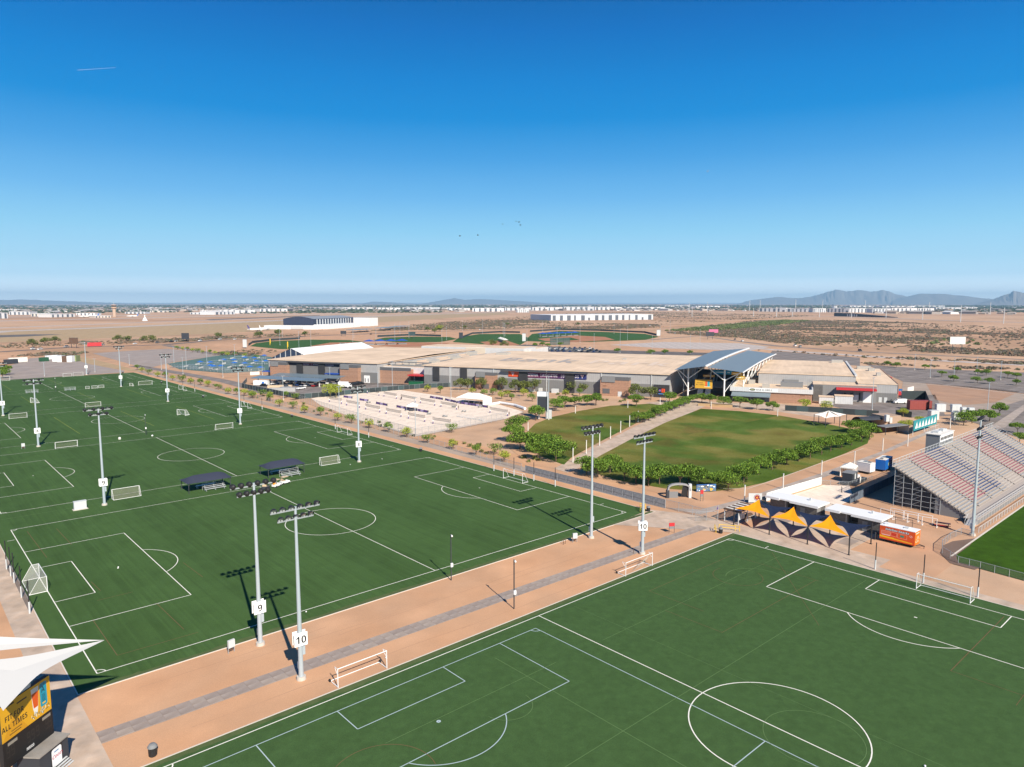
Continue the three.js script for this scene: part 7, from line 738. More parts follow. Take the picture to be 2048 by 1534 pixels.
function bigBoard(x, z, w, h, leg, m, label, turn = -0.8) { const o = thing('field_scoreboard', label, 'scoreboard', [x, 0, z], turn, 'far boards on posts'); part(o, 'board', bx(-w / 2, w / 2, leg, leg + h, -0.3, 0.3), m); for (const s of [-0.3, 0.3]) part(o, 'leg', bx(s * w - 0.2, s * w + 0.2, 0, leg, -0.2, 0.2), M.darkSteel); part(o, 'frame', bx(-w / 2 - 0.2, w / 2 + 0.2, leg + h, leg + h + 0.3, -0.35, 0.35), M.darkSteel); return o; }
bigBoard(519.34,-777.74, 9, 5, 3, M.screenGreen, 'dark scoreboard behind the middle ball field'); bigBoard(479.61,-886.76, 8, 4, 3, M.charcoal, 'dark scoreboard at the left ball field'); bigBoard(551.72,-715.43, 5, 7, 1, M.charcoal, 'tall dark board at the edge of the right ball field'); bigBoard(830.91,-818.12, 9, 4, 3, M.screenGreen, 'dark scoreboard at the far right ball field'); bigBoard(797.72,-592.61, 5, 8, 1, M.paleGrey, 'tall pale board at the right corner of the ball fields'); bigBoard(780.63,-500.79, 10, 5, 4, M.charcoal, 'dark billboard on a post by the right hand road'); bigBoard(895.55,-568.99, 13, 5, 3, std(rgb(0.62, 0.16, 0.3), 0.6), 'pink and orange billboard by the right hand road'); bigBoard(754.93,-218.47, 14, 7, 7, M.offWhite, 'white billboard standing in the scrub at the right'); bigBoard(148.34,-836.62, 9, 6, 4, M.brown, 'dark billboard by the road at the far left'); bigBoard(270.34,-881.35, 9, 7, 3, M.charcoal, 'dark billboard beside the road left of the ball fields'); bigBoard(276.05,-714.66, 4, 8, 1, M.paleGrey, 'tall narrow board left of the left ball field'); bigBoard(564.7,-611.68, 4, 9, 1, M.paleGrey, 'tall narrow board between the right ball fields');
{ const P = [[338.77,-619.15],[553.62,-541.88]], o = thing('backstop', 'grey mesh backstop at the left ball field', 'backstop', [P[0][0], 0, P[0][1]], -0.7); part(o, 'mesh', quad([-7, 0, 0], [7, 0, 0], [7, 7, 0], [-7, 7, 0]), std(rgb(0.12, 0.16, 0.17), 0.8, { transparent: true, opacity: 0.75 })); for (const x of [-7, -2, 3, 7]) part(o, 'post', rod([x, 0, 0], [x, 7.2, 0], 0.14), M.paleGrey); const q = thing('backstop', 'dark mesh backstop at the far right ball field', 'backstop', [P[1][0], 0, P[1][1]], -0.6); part(q, 'mesh', quad([-11, 0, 0], [11, 0, 0], [11, 8, 0], [-11, 8, 0]), std(rgb(0.05, 0.09, 0.09), 0.8, { transparent: true, opacity: 0.75 })); for (const x of [-11, -4, 4, 11]) part(q, 'post', rod([x, 0, 0], [x, 8.2, 0], 0.14), M.darkSteel); }
[[324.44,-741.09],[317.07,-678.95],[341.5,-702.35],[403.89,-913.74],[374.96,-673.24],[462.34,-827.01],[428.57,-675.7],[456.75,-626.08],[573.47,-890.12],[516.39,-780.29],[445.49,-744.24],[523.18,-707.66],[546.99,-627.04],[688.29,-791.26],[526.49,-565.47],[598.86,-554.24],[692.41,-561.1],[743.22,-549.7],[875.7,-629.88],[812.68,-684.14],[669.09,-441.51],[505.67,-418.2],[517.33,-390.98],[543.09,-368.48],[471.73,-465.56],[497.78,-442.83],[648.36,-741.14],[665.39,-810.97],[712.46,-919.72],[783.43,-805.62]].forEach(([x, z], i) => lotLamp(x, z, i % 3 ? 17 : 22, `tall thin field light post among the ball fields, ${ord(i)} of thirty`, true));
[[316.3,-748.17],[304.91,-678.99]].forEach(([x, z], i) => solo('foul_pole', `yellow foul pole at the left ball field, ${ord(i)} from the left`, 'pole', [rod([x, 0, z], [x, 7, z], 0.25, 0.25, 6), bx(x, x + 0.8, 2, 7, z - 0.05, z + 0.05)], M.yellow, 'yellow foul poles'));
{ const u = [], v = []; const A = [[456.74,-487.77],[459.77,-475.99],[496.88,-434.66],[493.38,-525.42],[512.55,-508.74],[527.57,-474.68]]; const pc = ['black', 'white', 'silver', 'grey', 'blue', 'black', 'tan', 'grey', 'white'], kinds = ['suv', 'sedan', 'pickup', 'suv']; let n = 0; for (let r = 0; r < 4; r++) for (let i = 0; i < 13; i++) { if (hash(r, i + 40) < 0.22) continue; const t = i / 12, s = r / 3, x = mix(mix(A[0][0], A[2][0], t), mix(A[3][0], A[5][0], t), s), z = mix(mix(A[0][1], A[2][1], t), mix(A[3][1], A[5][1], t), s), p = pick(pc), k = pick(kinds); car(x, z, BT + 1.57 + (r % 2) * 3.14, k, p, `${p} ${k === 'pickup' ? 'pickup' : 'car'} in the car park behind the right hall, ${ord(i)} along the ${ord(r)} row`, 'cars behind the halls'); n++; } }
// ---------- vehicles at the far left and on the roads ----------
{ const P = [[78.98,-659.14],[73.03,-646.22],[82.29,-650.1],[103.22,-650.53],[105.21,-642.42],[107.82,-640.14],[110.73,-637.59],[114.34,-640.79],[95.61,-657.2],[103.97,-676.45]]; container(...P[0], 0.2, 12, 3.6, 3, M.offWhite, 'long white trailer with red end at the far left car park', 'box_trailer'); container(...P[1], 0.5, 9, 3.4, 2.8, M.charcoal, 'dark trailer left of the long white trailer', 'box_trailer'); ['white trailer on the left of the row by the dusty car park', 'white trailer second in the row by the dusty car park', 'brown sided trailer in the row by the dusty car park', 'white trailer fourth in the row by the dusty car park', 'green ended trailer at the right of the row'].forEach((t, i) => container(...P[3 + i], 0.9, 6, 4.6, 3.6, i === 2 ? M.brown : i === 4 ? std(rgb(0.2, 0.24, 0.1), 0.7) : M.white, t, 'box_trailer')); container(...P[8], 0.4, 6, 3, 3, std(rgb(0.02, 0.09, 0.04), 0.7), 'small dark green container left of the trailer row'); container(...P[9], 0.4, 9, 3.2, 3, M.white, 'white trailer behind the trailer row', 'box_trailer'); container(169.79,-851.69, -0.2, 13, 4, 3, M.red, 'red truck trailer on the road at the far left', 'truck_trailer');
  [[113.17,-835.7],[117.03,-822.28],[144.26,-851.15],[211.77,-864.02],[236.27,-868.99],[254.61,-880.66],[261.93,-888.64],[286.94,-881.67],[317.52,-901.72],[180.36,-866.32],[331.56,-889.57],[421.53,-898.51],[532.61,-903.25],[761.5,-934.74],[1153.67,-878.4],[769.05,-448.91],[709.21,-348.38],[721.7,-360.01],[793.52,-473.52],[693.08,-281.61],[881.34,-625.03]].forEach(([x, z], i) => { const p = ['white', 'white', 'silver', 'white', 'grey', 'black', 'white'][i % 7], o = car(x, z, 0.75 + (i % 2) * 3.14, ['sedan', 'suv', 'pickup'][i % 3], p, `${p} vehicle on the road beyond the grounds, ${ord(i)} of twenty-one`, 'vehicles on the far roads'); o.scale.setScalar(1.15); }); }
// ---------- far buildings ----------
{ const [F0, F1, F2] = [[540.54,-1217.43],[575.97,-1170.83],[704.26,-1260.56]], o = thing('aircraft_hangar', 'dark blue hangar with white base on the edge of the airfield', 'hangar', [F1[0], 0, F1[1]]), navy = std(rgb(0.032, 0.042, 0.082), 0.6, { map: ribTex }), A = [F0[0] - F1[0], F0[1] - F1[1]], Bv = [F2[0] - F1[0], F2[1] - F1[1]], pt = (a, b, y) => [A[0] * a + Bv[0] * b, y, A[1] * a + Bv[1] * b], rise = (a) => 17.5 + 4 * Math.sin(Math.PI * a);
  const fr = [], rf = []; for (let i = 0; i < 10; i++) { const a = i / 10, b = (i + 1) / 10; fr.push(quad(pt(a, 0, 0), pt(b, 0, 0), pt(b, 0, rise(b)), pt(a, 0, rise(a)))); rf.push(quad(pt(a, 0, rise(a)), pt(b, 0, rise(b)), pt(b, 1, rise(b)), pt(a, 1, rise(a)))); } part(o, 'front_wall', fr, navy); part(o, 'roof', rf, std(rgb(0.25, 0.27, 0.3), 0.6)); part(o, 'side_wall', quad(pt(0, 0, 0), pt(0, 1, 0), pt(0, 1, 17.5), pt(0, 0, 17.5)), navy); part(o, 'far_wall', quad(pt(1, 0, 0), pt(1, 1, 0), pt(1, 1, 17.5), pt(1, 0, 17.5)), navy); part(o, 'rear_wall', quad(pt(0, 1, 0), pt(1, 1, 0), pt(1, 1, 18), pt(0, 1, 18)), navy);
  for (let i = 0; i < 14; i++) part(o, 'white_panel', quad(pt(-0.006, 0.06 + i * 0.065, 4), pt(-0.006, 0.085 + i * 0.065, 4), pt(-0.006, 0.085 + i * 0.065, 16.6), pt(-0.006, 0.06 + i * 0.065, 16.6)), M.paleGrey); const slabW = (name, a0, a1, b0, b1, h) => part(o, name, slab([[a0, b0], [a1, b0], [a1, b1], [a0, b1]].map(([a, b]) => { const q = pt(a, b, 0); return [q[0], q[2]]; }), 0, h), M.white); slabW('front_block', -0.35, 1.38, -0.16, -0.02, 6.5); slabW('side_block', -0.5, -0.02, -0.02, 0.8, 7.5); slabW('rear_block', -0.55, 0.3, 1.01, 1.28, 16); part(o, 'glazing', quad(pt(0.1, -0.165, 0.5), pt(0.5, -0.165, 0.5), pt(0.5, -0.165, 5.6), pt(0.1, -0.165, 5.6)), M.paleGrey); }
{ const P = [[592.09,-2648.57]], [x, z] = P[0], o = thing('control_tower', 'tan airport control tower standing on the horizon at the left', 'tower', [x, 0, z]); const lt = (a) => ni(new THREE.LatheGeometry(a.map((q) => new THREE.Vector2(...q)), 12)); part(o, 'shaft', lt([[6, 0], [5, 26], [5, 27]]), std(rgb(0.5, 0.36, 0.26), 0.8)); part(o, 'gallery', lt([[5, 26], [9, 29], [9, 32], [6.5, 33]]), std(rgb(0.5, 0.36, 0.26), 0.8)); part(o, 'cab', lt([[6, 33], [8, 38], [7.6, 38.2]]), M.glass); part(o, 'cab_roof', lt([[8.4, 38], [8.4, 39.6], [3, 41], [0.1, 41]]), std(rgb(0.45, 0.33, 0.25), 0.8)); part(o, 'mast', rod([0, 41, 0], [0, 48, 0], 0.3), M.paleGrey); }
{ const P = [[516.9,-2000.04],[334.16,-1659.22]], o = thing('white_beacon', 'white conical beacon on the airfield grass', 'beacon', [P[0][0], 0, P[0][1]]); part(o, 'cone', ni(new THREE.CylinderGeometry(1.2, 7, 10, 12).translate(0, 5, 0)), M.white); part(o, 'mast', ni(new THREE.CylinderGeometry(1.2, 1.2, 5, 10).translate(0, 12.5, 0)), M.white); }
const whM = [std(rgb(0.66, 0.66, 0.66), 0.7), std(rgb(0.74, 0.74, 0.74), 0.7), std(rgb(0.56, 0.58, 0.60), 0.7), std(rgb(0.62, 0.57, 0.5), 0.7)], whD = std(rgb(0.10, 0.115, 0.14), 0.6);
function warehouse(p, q, hpx, label, mi = 0, bays = 8) { const dx = q[0] - p[0], dz = q[1] - p[1], L = Math.hypot(dx, dz), D = Math.hypot((p[0] + q[0]) / 2, (p[1] + q[1]) / 2), h = hpx * D / 1420, o = thing('warehouse', label, 'warehouse', [p[0], 0, p[1]], Math.atan2(-dz, dx), 'distant pale warehouses'); part(o, 'wall', bx(0, L, 0, h, -L * 0.35 - 20, 0), whM[mi]); part(o, 'roof', bx(-0.5, L + 0.5, h, h + 0.8, -L * 0.35 - 20.5, 0.5), whM[1]); for (let i = 0; i < bays; i++) { const a = (i + 0.25) * L / bays; part(o, 'dark_bay', bx(a, a + L / bays * (0.2 + 0.3 * hash(i, L | 0)), 0, h * (hash(i, 3) < 0.5 ? 0.5 : 0.93), 0, 0.8), whD); } return o; }
warehouse(...[[1302.2,-1307.82],[1596.91,-1206.17]], 10.5, 'long grey and white striped warehouse beyond the ball fields', 2, 15);
[[[[2445.19,-4489.73],[2596.69,-4376.17]], 4], [[[2429.32,-4050.47],[2552.44,-3956.99]], 4.5], [[[2565.3,-3947.22],[2759.08,-3800.08]], 5], [[[2583.71,-3537.89],[2719.18,-3433.89]], 4.5], [[[2407.31,-3018.37],[2541.57,-2913.41]], 6.5], [[[2889.63,-3303.03],[3017.04,-3205.21]], 5], [[[2320.72,-2564.4],[2366.45,-2528.14]], 6], [[[3024.42,-3199.55],[3172.34,-3085.98]], 6], [[[3179.76,-3080.29],[3328.66,-2965.97]], 7], [[[3577.35,-3178.77],[3722.8,-3068.32]], 5.5], [[[4397.75,-3569.61],[4639.87,-3390.81]], 3], [[[2439.88,-5015.5],[2528.24,-4679.03]], 3.5], [[[1521.28,-3711.02],[1683.17,-3731.68]], 5], [[[1102.15,-3115.83],[1277.59,-3173.31]], 6], [[[1207.17,-3688.42],[1276.04,-3634.18]], 3], [[[7088.54,-5181.01],[7350.02,-5006.21]], 2.5], [[[6544.45,-4382.1],[6764.94,-4229.66]], 2.5]].forEach(([p, h], i) => warehouse(...p, h, `pale distant warehouse in the middle of the horizon, ${ord(i)} of seventeen`, i % 3, 6));
[[[[3549.49,-1980.65],[3561.44,-1834.12]], 6.5], [[[3565.67,-1830.79],[3568.67,-1698.36]], 6], [[[3475.38,-1648.84],[3527.4,-1607.59]], 7], [[[3531.41,-1604.41],[3523.38,-1493.48]], 7], [[[3527.28,-1490.37],[3609.48,-1424.99]], 7], [[[3521.45,-1383.35],[3592.09,-1327.01]], 7], [[[3793.28,-1396.77],[3894.76,-1316.3]], 7], [[[3898.83,-1313.07],[3964.01,-1261.39]], 6.5], [[[5280.98,-1669.32],[5420.66,-1562.65]], 4], [[[7538.97,-3188.16],[7811.81,-2996.87]], 3], [[[7411.04,-2819.52],[7691.59,-2620.34]], 3], [[[8629.86,-2940.32],[8928.93,-2733.56]], 2.5], [[[6100.94,-1749.18],[6196.87,-1677.27]], 3], [[[5761.58,-2562.42],[5781.96,-2547.38]], 5]].forEach(([p, h], i) => warehouse(...p, h, `pale warehouse beyond the motorway on the right, ${ord(i)} of fourteen`, i % 3, 6));
[[[[234.45,-2545.09],[293.65,-2585.7]], 9], [[[384.69,-3351.64],[445.87,-3302.1]], 5], [[[397.71,-2926.57],[446.88,-2886.3]], 4.5], [[[417.73,-2681.7],[493.01,-2729.98]], 5], [[[556.63,-3062.57],[610.16,-3019.06]], 3.5], [[[792.76,-3363.98],[857.54,-3312.02]], 3], [[[1016.97,-3838.23],[1102.37,-3770.97]], 2.5], [[[992.17,-2859.78],[1099.48,-2937.87]], 5], [[[511.08,-4796.22],[594.14,-4731.84]], 3], [[[958.84,-3051.22],[1021.24,-3000.93]], 3], [[[506.02,-2506],[552.88,-2517.93]], 3]].forEach(([p, h], i) => warehouse(...p, h, `pale building along the far side of the airfield, ${ord(i)} of eleven`, (i + 1) % 4, 5));
function plane(x, z, turn, s, tailM, label, y = 0) { const o = thing('parked_airplane', label, 'airplane', [x, y, z], turn, 'white airplanes'); o.scale.setScalar(s); part(o, 'fuselage', ni(new THREE.LatheGeometry([[0.05, -18], [1.2, -15], [2, -10], [2, 8], [1.4, 14], [0.3, 18]].map((q) => new THREE.Vector2(...q)), 12).rotateZ(-Math.PI / 2).translate(0, 4, 0)), M.white); for (const k of [-1, 1]) { part(o, 'wing', quad([3, 3.4, k * 1.5], [-2, 3.4, k * 1.5], [-6, 4.2, k * 17], [-4, 4.2, k * 17]), M.paleGrey); part(o, 'tailplane', quad([-14, 5, k * 0.8], [-16.6, 5, k * 0.8], [-18, 5.4, k * 6], [-17, 5.4, k * 6]), M.paleGrey); part(o, 'engine', ni(new THREE.CylinderGeometry(1, 0.9, 3.6, 10).rotateZ(Math.PI / 2).translate(1.5, 2.4, k * 6)), M.paleGrey); } part(o, 'tail_fin', [quad([-12.5, 5.6, 0], [-16.6, 5.4, 0], [-18.6, 11, 0], [-16.6, 11, 0])], tailM); part(o, 'landing_gear', [rod([12, 0, 0], [12, 3, 0], 0.3), rod([-1, 0, 2], [-1, 3, 2], 0.3), rod([-1, 0, -2], [-1, 3, -2], 0.3)], M.midGrey); return o; }
plane(452.2,-1116.09, 0.2, 1, std(rgb(0.1, 0.08, 0.2), 0.5), 'white airplane with dark tail parked left of the hangar'); plane(486.93,-1169.92, 0.5, 0.8, M.white, 'second white airplane parked nearer the hangar'); plane(517.88,-2599.18, 2.6, 1.1, M.blue, 'white airplane left of the control tower'); plane(614.83,-2519.28, 2.6, 1, M.blue, 'white airplane right of the control tower'); plane(488.69,-2570.9, 2.5, 1, M.white, 'white airplane parked farther left of the control tower');
{ const P = [[565.72,-992.62],[697.91,-1082.97],[639.76,-1039.01],[542.91,-916.44],[547.92,-1007.91]]; P.slice(0, 3).forEach(([x, z], i) => carportFar(x, z, i)); function carportFar(x, z, i) { const o = thing('hangar_carport', `blue grey car shelter right of the hangar, ${ord(i)} from the left`, 'carport', [x, 0, z], 0.4 + i * 0.1, 'car shelters by the hangar'); part(o, 'roof', bx(-24, 24, 4, 4.6, -8, 8), B.solar); for (const a of [-18, 0, 18]) part(o, 'post', bx(a - 0.3, a + 0.3, 0, 4, -0.3, 0.3), M.paleGrey); part(o, 'shaded_cars', [-20, -14, -8, -2, 4, 10, 16].map((a) => bx(a, a + 4.4, 0.3, 1.5, -2, 2)), paints.grey); } }
{ const P = [[2476.76,-1100.19],[2372.17,-863.7],[2643.85,-962.92],[3058.26,-1359.04]]; const o = thing('motorway_overpass', 'dark motorway ramp rising before the white warehouses', 'overpass', [P[0][0], 0, P[0][1]], Math.atan2(-(P[1][1] - P[0][1]), P[1][0] - P[0][0])); const L = Math.hypot(P[1][0] - P[0][0], P[1][1] - P[0][1]); part(o, 'deck', ni(new THREE.ExtrudeGeometry(new THREE.Shape([[0, 0], [0, 12], [L * 0.3, 11], [L, 2], [L, 0]].map((q) => new THREE.Vector2(...q))), { depth: 12, bevelEnabled: false }).translate(0, 0, -12)), std(rgb(0.045, 0.052, 0.065), 0.9)); for (let i = 0; i < 5; i++) part(o, 'pier_face', bx(60 + i * 10, 65 + i * 10, 1, 8, 0, 0.5), M.paleGrey); }
struct('motorway', ribbon([[2166.59,-1240.58],[2375.51,-1068.43],[2231.49,-798.62],[2078.82,-622.66],[2000.5,-445.16],[1810.83,-202.57]], 26, 0.4), G.runway); struct('motorway_bank', ribbon([[1060.38,-807.26],[1366.06,-877.6],[1999.54,-1079.21],[2213.3,-995.32]], 22, 0.2), G.dirt);
[[2175.69,-1233.08],[2235.59,-1183.73],[2319.75,-1170.76],[2265.03,-1052.49],[2265.12,-952.39],[2272.29,-852.69],[2145.27,-709.93],[1934.62,-556.91],[1867.4,-453.26],[3849.13,-2208.71],[3899.43,-2169.72],[4070.27,-2037.3],[4201.01,-1935.95],[3897.58,-1569.37],[3384.55,-1096.05],[3284.58,-844.77],[3057.34,-1980.31],[2016.29,-1364.43],[2831.93,-1933.4]].forEach(([x, z], i) => { const h = i < 9 ? [17, 18, 15, 17, 21, 22, 24, 28, 26][i] : 20, D = Math.hypot(x, z); solo('power_pole', `tall pale power pole before the horizon on the right, ${ord(i)} of nineteen`, 'power pole', [rod([x, 0, z], [x, h * D / 1420, z], D / 1420 * 0.55, D / 1420 * 0.4, 6), bx(x - 3, x + 3, h * D / 1420 * 0.93, h * D / 1420 * 0.93 + 0.6, z - 0.3, z + 0.3)], M.paleGrey, 'tall power poles'); });
// ---------- scrub, town and mountains ----------
const inside = (p, x, z) => { let c = false; for (let i = 0, j = p.length - 1; i < p.length; j = i++) if ((p[i][1] > z) !== (p[j][1] > z) && x < (p[j][0] - p[i][0]) * (z - p[i][1]) / (p[j][1] - p[i][1]) + p[i][0]) c = !c; return c; };
function stuff(name, label, geo, m, spots, cols) { const o = new THREE.InstancedMesh(geo, m, spots.length), q = new THREE.Object3D(), c = new THREE.Color(); spots.forEach(([x, y, z, s, sy, t, k], i) => { q.position.set(x, y, z); q.rotation.set(0, t, 0); q.scale.set(s, sy, s); q.updateMatrix(); o.setMatrixAt(i, q.matrix); const b = cols[k], v = 0.8 + 0.4 * hash(i, 17); o.setColorAt(i, c.setRGB(b[0] * v, b[1] * v, b[2] * v)); }); o.name = name; o.castShadow = o.receiveShadow = true; o.userData = { kind: 'stuff', label, category: label.split(' ').pop() }; scene.add(o); return o; }
const tuft = (() => { const g = []; for (let i = 0; i < 26; i++) { const a = rnd() * 6.28, e = rr(0.05, 1.4), r = rr(0.55, 1), c = [Math.cos(a) * Math.cos(e) * r, Math.sin(e) * r * 0.85, Math.sin(a) * Math.cos(e) * r], s = rr(0.25, 0.5), d = () => rr(-s, s); g.push(tri([c[0] + d(), Math.max(0, c[1] + d()), c[2] + d()], [c[0] + d(), Math.max(0, c[1] + d()), c[2] + d()], [c[0] + d(), Math.max(0.05, c[1] + d()), c[2] + d()])); } g.push(ni(new THREE.IcosahedronGeometry(0.6, 0).scale(1, 0.8, 1).translate(0, 0.4, 0))); return merged(g); })();
const scrubCols = [[0.17, 0.145, 0.11], [0.135, 0.12, 0.09], [0.20, 0.155, 0.115], [0.125, 0.13, 0.075], [0.23, 0.155, 0.105]];
{ const spots = [], polys = [[[[964.35,-703.66],[1676.95,-959.79],[1925.98,-893.22],[1822.21,-651.66],[1641.06,-463.95],[1515.09,-231.26],[722.27,-108.5],[727.4,-159.9],[720.47,-222.06],[731.71,-307.25],[762.91,-398.39],[844.39,-496.69],[875.7,-629.88]], 20000], [[[595.26,-1020.26],[825.26,-1242.54],[1423.13,-1649.95],[1916.19,-1957.26],[1152.68,-1160.85],[1273.32,-956.1],[1103.78,-805.6],[916.22,-802.23],[892.46,-950.61],[722.99,-967.73]], 8000], [[[2108.92,-2124.24],[2993.62,-2281.35],[2773.45,-1588.61],[2534.93,-1176.35],[1756.26,-1035.07],[1222.78,-905.26],[1566.81,-1193.42]], 5200], [[[49.78,-851.99],[57.32,-973.27],[166.12,-957.42],[269.86,-959.34],[394.51,-1000.91],[484.69,-966.57],[407.4,-929.61],[317.22,-918.36],[242.65,-863.45],[144.26,-885.66]], 1500], [[[634.09,-361.73],[633.55,-257.21],[664.18,-99.51],[638.49,-95.53],[610.24,-247.65]], 260], [[[558.79,-226.57],[601.25,-89.77],[580.1,-86.49],[546.14,-214.19]], 160], [[[83.14,-738.26],[121.31,-771.3],[145.56,-750.14],[121.55,-704.69]], 200], [[[219.83,-650.77],[260.56,-687.33],[273.7,-695.85],[289.63,-661.99],[228.45,-581.58]], 140]];
  for (const [p, n] of polys) { const xs = p.map((q) => q[0]), zs = p.map((q) => q[1]), x0 = Math.min(...xs), x1 = Math.max(...xs), z0 = Math.min(...zs), z1 = Math.max(...zs); let k = 0, tries = 0; while (k < n && tries++ < n * 40) { const x = rr(x0, x1), z = rr(z0, z1); if (!inside(p, x, z)) continue; const d = fbm(x / 110 + 3, z / 110 + 8, 4) * 0.65 + fbm(x / 30, z / 30, 2) * 0.35; if (rnd() > smooth(0.45, 0.6, d) + 0.06) continue; const s = rr(0.8, 2.1) * (rnd() < 0.1 ? 1.6 : 1); spots.push([x, 0, z, s, s * rr(0.55, 0.9), rnd() * 6.28, Math.floor(rnd() * 5)]); k++; } }
  stuff('desert_scrub', 'brown and olive desert scrub dotted over the bare land', tuft, matte(0xffffff), spots, scrubCols);
  const gr = []; for (const [p, n, sc] of [[[[941.11,-696.43],[1154.08,-762.7],[1506.6,-862.09],[1851.58,-955.41],[1925.98,-893.22],[1416.08,-741.25],[1033.26,-644.56]], 1500, 1.2], [[[855.93,-279.11],[987.6,-305.42],[1044.82,-288.71],[901.84,-239.21],[817.55,-243.16]], 60, 1.2]]) for (let i = 0, t = 0; i < n && t < n * 60; t++) { const x = rr(700, 1800), z = rr(-1500, -150); if (!inside(p, x, z)) continue; const s = rr(1.6, 3.4) * sc; gr.push([x, 0, z, s, s * 0.8, rnd() * 6, Math.floor(rnd() * 3)]); i++; }
  stuff('green_thicket', 'green band of desert trees along the wash', tuft, matte(0xffffff), gr, [[0.13, 0.165, 0.06], [0.16, 0.18, 0.075], [0.10, 0.135, 0.05]]); }
plants('olive', [[376.93,-922.55],[421.4,-966.19],[237.16,-891.35],[212.96,-897.67],[201.68,-893.2],[226.68,-885.79],[132.94,-899.42],[144.63,-915.29],[116.97,-864.98],[320.31,-916.27],[368.25,-911.1],[413.52,-951.49],[428.37,-897.73],[618.8,-865.45],[670.98,-924.71],[925.42,-1050.37],[1031.39,-960.45],[655.85,-937.68],[757.77,-971.11],[470.67,-557.53],[468.34,-536.89]], 'olive tree along the road beyond the grounds, # of twenty-one', 'trees along the far road', 1.5);
plants('lime', [[669.77,-925.75]], 'bright yellow blooming tree beyond the ball fields', 'yellow green trees', 2.2); plants('mesquite', [[58.24,-545.59],[54.53,-523.48]], 'dark green tree at the left edge beyond the turf, # of two', 'trees at the left edge', 1.2);
plants('mesquite', [[503.48,-528.69],[521.69,-536.37],[507.17,-514.14],[501.98,-418.11],[518.32,-377.62],[529.61,-359.36],[503.16,-382.45],[529.18,-517.96]], 'small tree in the car park behind the right hall, # of eight', 'small trees in the car parks', 0.9);
plants('shrub', [[217.48,-734.29],[218.71,-723.14],[219.91,-712.23],[216.43,-686.9],[217.61,-676.81],[216.53,-660.16],[219.34,-649.17],[218.25,-633.55],[220.96,-623.14],[222.02,-614.32],[229.06,-616.06],[228.8,-593.06],[227.05,-565.56]], 'shrub along the road curving past the paddle courts, # from the left', 'shrubs along the far road', 1.3);
{ // town: trees and roofs seen as one mass
  const th = 48.253 * Math.PI / 180, spots = [], houses = []; for (let i = 0; i < 21000; i++) { const a = th + rr(-0.72, 0.72), D = 3300 * Math.pow(4.6, rnd()), x = D * Math.cos(a), z = -D * Math.sin(a); const leftA = a > th + 0.1; if (!leftA && D < 4300) continue; if (!leftA && D < 5200 && a > th - 0.2 && rnd() < 0.75) continue; if (D < 4200 && rnd() < 0.5) continue; if (fbm(x / 700, z / 700, 3) < 0.42) continue; const s = rr(5, 12) * (0.7 + D / 9000); spots.push([x, 0, z, s, s * rr(0.5, 0.8), rnd() * 6, Math.floor(rnd() * 3)]); }
  for (let i = 0; i < 3600; i++) { const a = th + rr(-0.72, 0.72), D = 3400 * Math.pow(3.6, rnd()), x = D * Math.cos(a), z = -D * Math.sin(a); if (a < th + 0.05 && D < 4300 && !(a < th - 0.47)) continue; if (D < 3700 && a > th) continue; if (fbm(x / 500 + 5, z / 500, 3) < 0.46) continue; const s = rr(7, 16) * (rnd() < 0.12 ? 2.2 : 1); houses.push([x, 0, z, s, rr(4, 7) * (s > 20 ? 1.5 : 1), pick([0.2, 0.9, 1.6]), Math.floor(rnd() * 5)]); }
  stuff('distant_town_trees', 'dark green tree canopy of the distant town', tuft, matte(0xffffff), spots, [[0.07, 0.095, 0.05], [0.09, 0.11, 0.06], [0.06, 0.08, 0.045]]);
  const houseG = merged([bx(-1, 1, 0, 1, -0.7, 0.7), quad([-1.1, 1, 0.8], [1.1, 1, 0.8], [1.1, 1.5, 0], [-1.1, 1.5, 0]), quad([1.1, 1, -0.8], [-1.1, 1, -0.8], [-1.1, 1.5, 0], [1.1, 1.5, 0])]); stuff('distant_town_roofs', 'pale small buildings of the distant town', houseG, matte(0xffffff), houses, [[0.42, 0.38, 0.34], [0.5, 0.48, 0.46], [0.34, 0.28, 0.23], [0.30, 0.27, 0.25], [0.62, 0.61, 0.6]]); }
const rock = matte(rgb(0.25, 0.225, 0.205), 0.95);
function mountain(prof, D, depth, label) { // ridge with the given crest: [bearing pixel column as angle, height]
  const P = [], I = [], n = prof.length * 10, m = 16; const th0 = 48.253 * Math.PI / 180; for (let i = 0; i <= n; i++) { const t = i / n * (prof.length - 1), k = Math.min(prof.length - 2, Math.floor(t)), f = t - k, a = mix(prof[k][0], prof[k + 1][0], f), h0 = mix(prof[k][1], prof[k + 1][1], f) * (0.94 + 0.1 * fbm(i * 0.31, D, 3)); for (let j = 0; j <= m; j++) { const s = j / m, R = D + (s - 0.45) * depth, e = s < 0.45 ? s / 0.45 : (1 - s) / 0.55, x = R * Math.cos(th0 - a), z = -R * Math.sin(th0 - a), rid = 1 - Math.abs(2 * fbm(i * 0.13 + j * 0.3, j * 0.34 - i * 0.05 + D, 4) - 1); P.push(x, Math.max(-2, h0 * Math.pow(e, 1.15) * mix(0.55 + 0.6 * rid, 1, e ** 3) - 1), z); } }
  for (let i = 0; i < n; i++) for (let j = 0; j < m; j++) { const p = i * (m + 1) + j, q = p + m + 1; I.push(p, q, p + 1, p + 1, q, q + 1); } const g = new THREE.BufferGeometry(); g.setAttribute('position', new THREE.Float32BufferAttribute(P, 3)); g.setIndex(I); g.computeVertexNormals(); const o = struct(label, g, rock); return o; }
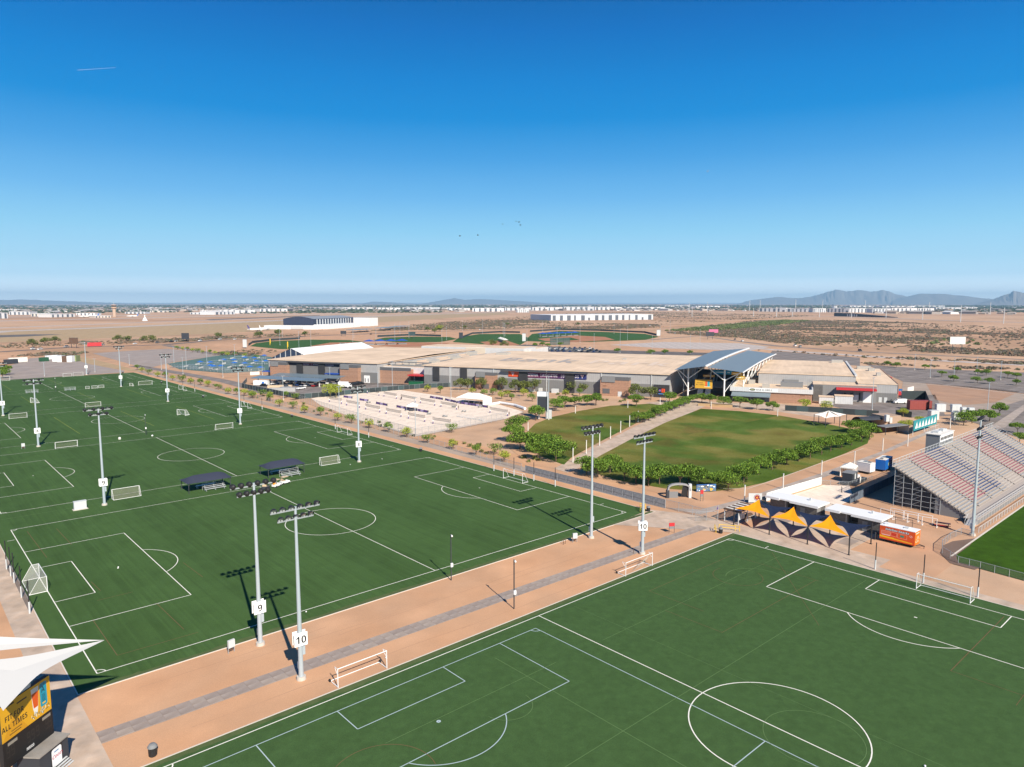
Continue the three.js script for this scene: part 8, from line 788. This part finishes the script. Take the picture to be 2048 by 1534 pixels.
{ const A = (u) => Math.atan((u - 1024) / 1420), H = (v, D, u) => Math.max(4, (607 - v) / 1420 * D * Math.cos(A(u)) + 45); const ridge = (pts, D) => pts.map(([u, v]) => [A(u), H(v, D, u) * (v > 605 ? 0.1 : 1)]);
  mountain(ridge([[1470, 606], [1497, 601], [1530, 597], [1555, 594], [1580, 597], [1600, 596], [1621, 593], [1644, 586], [1655, 583], [1665, 579.5], [1690, 583], [1710, 579.5], [1735, 584], [1761, 579.5], [1772, 583], [1784, 588], [1810, 593], [1840, 599], [1880, 606]], 26000), 26000, 5000, 'mountains'); mountain(ridge([[1780, 600], [1833, 587], [1876, 588], [1919, 591.5], [1962, 597], [2010, 601], [2080, 605]], 25000), 25000, 4600, 'mountains'); mountain(ridge([[1940, 606], [1977, 600], [1997, 591.5], [2014, 586], [2020, 581.5], [2031, 584], [2048, 588], [2100, 596], [2180, 606]], 20000), 20000, 3600, 'mountains'); mountain(ridge([[-200, 604], [-80, 599], [0, 600.5], [50, 599.5], [130, 602.5], [200, 605], [300, 606]], 29000), 29000, 4000, 'mountains'); mountain(ridge([[720, 606], [750, 603.5], [770, 604.5], [840, 606], [880, 602], [910, 596.5], [930, 600], [960, 598.5], [990, 600], [1020, 601.5], [1060, 604], [1110, 606]], 29000), 29000, 4000, 'mountains'); }
// ---------- in the sky: birds, an aircraft and its trail ----------
function bird(x, y, z, t, label) { const o = thing('bird', label, 'bird', [x, y, z], t, 'birds in the sky'); part(o, 'body', ni(new THREE.SphereGeometry(0.22, 8, 6).scale(2.2, 0.8, 0.8)), M.black); for (const k of [-1, 1]) part(o, 'wing', [tri([0.2, 0.05, k * 0.1], [-0.2, 0.05, k * 0.1], [-0.1, 0.45, k * 1.0])], M.black); return o; }
bird(215.3, 80.9, -247.5, 1.0, 'lowest left bird below the group of four');
bird(219.8, 82.1, -243.4, 1.0, 'leftmost bird of the group high over the halls');
bird(220.7, 81.8, -242.6, 0.0, 'second bird of the group high over the halls');
bird(221.3, 80.5, -242.3, 0.0, 'lower right bird of the group over the halls');
bird(207.0, 76.0, -255.2, 2.0, 'dark bird alone left of the group');
bird(200.6, 75.6, -260.3, 2.0, 'leftmost small bird in the sky');
plane(907, -594, 0.9, 0.17, M.white, 'tiny white airplane flying in the sky at the right', 233);
solo('contrail_cloud', 'thin white vapour trail high in the left sky', 'vapour trail', rod([2278, 3169, -11360], [2720, 3265, -11235], 5, 3, 6), std(rgb(0.6, 0.62, 0.66), 1, { transparent: true, opacity: 0.13 }));
renderer.render(scene, camera);
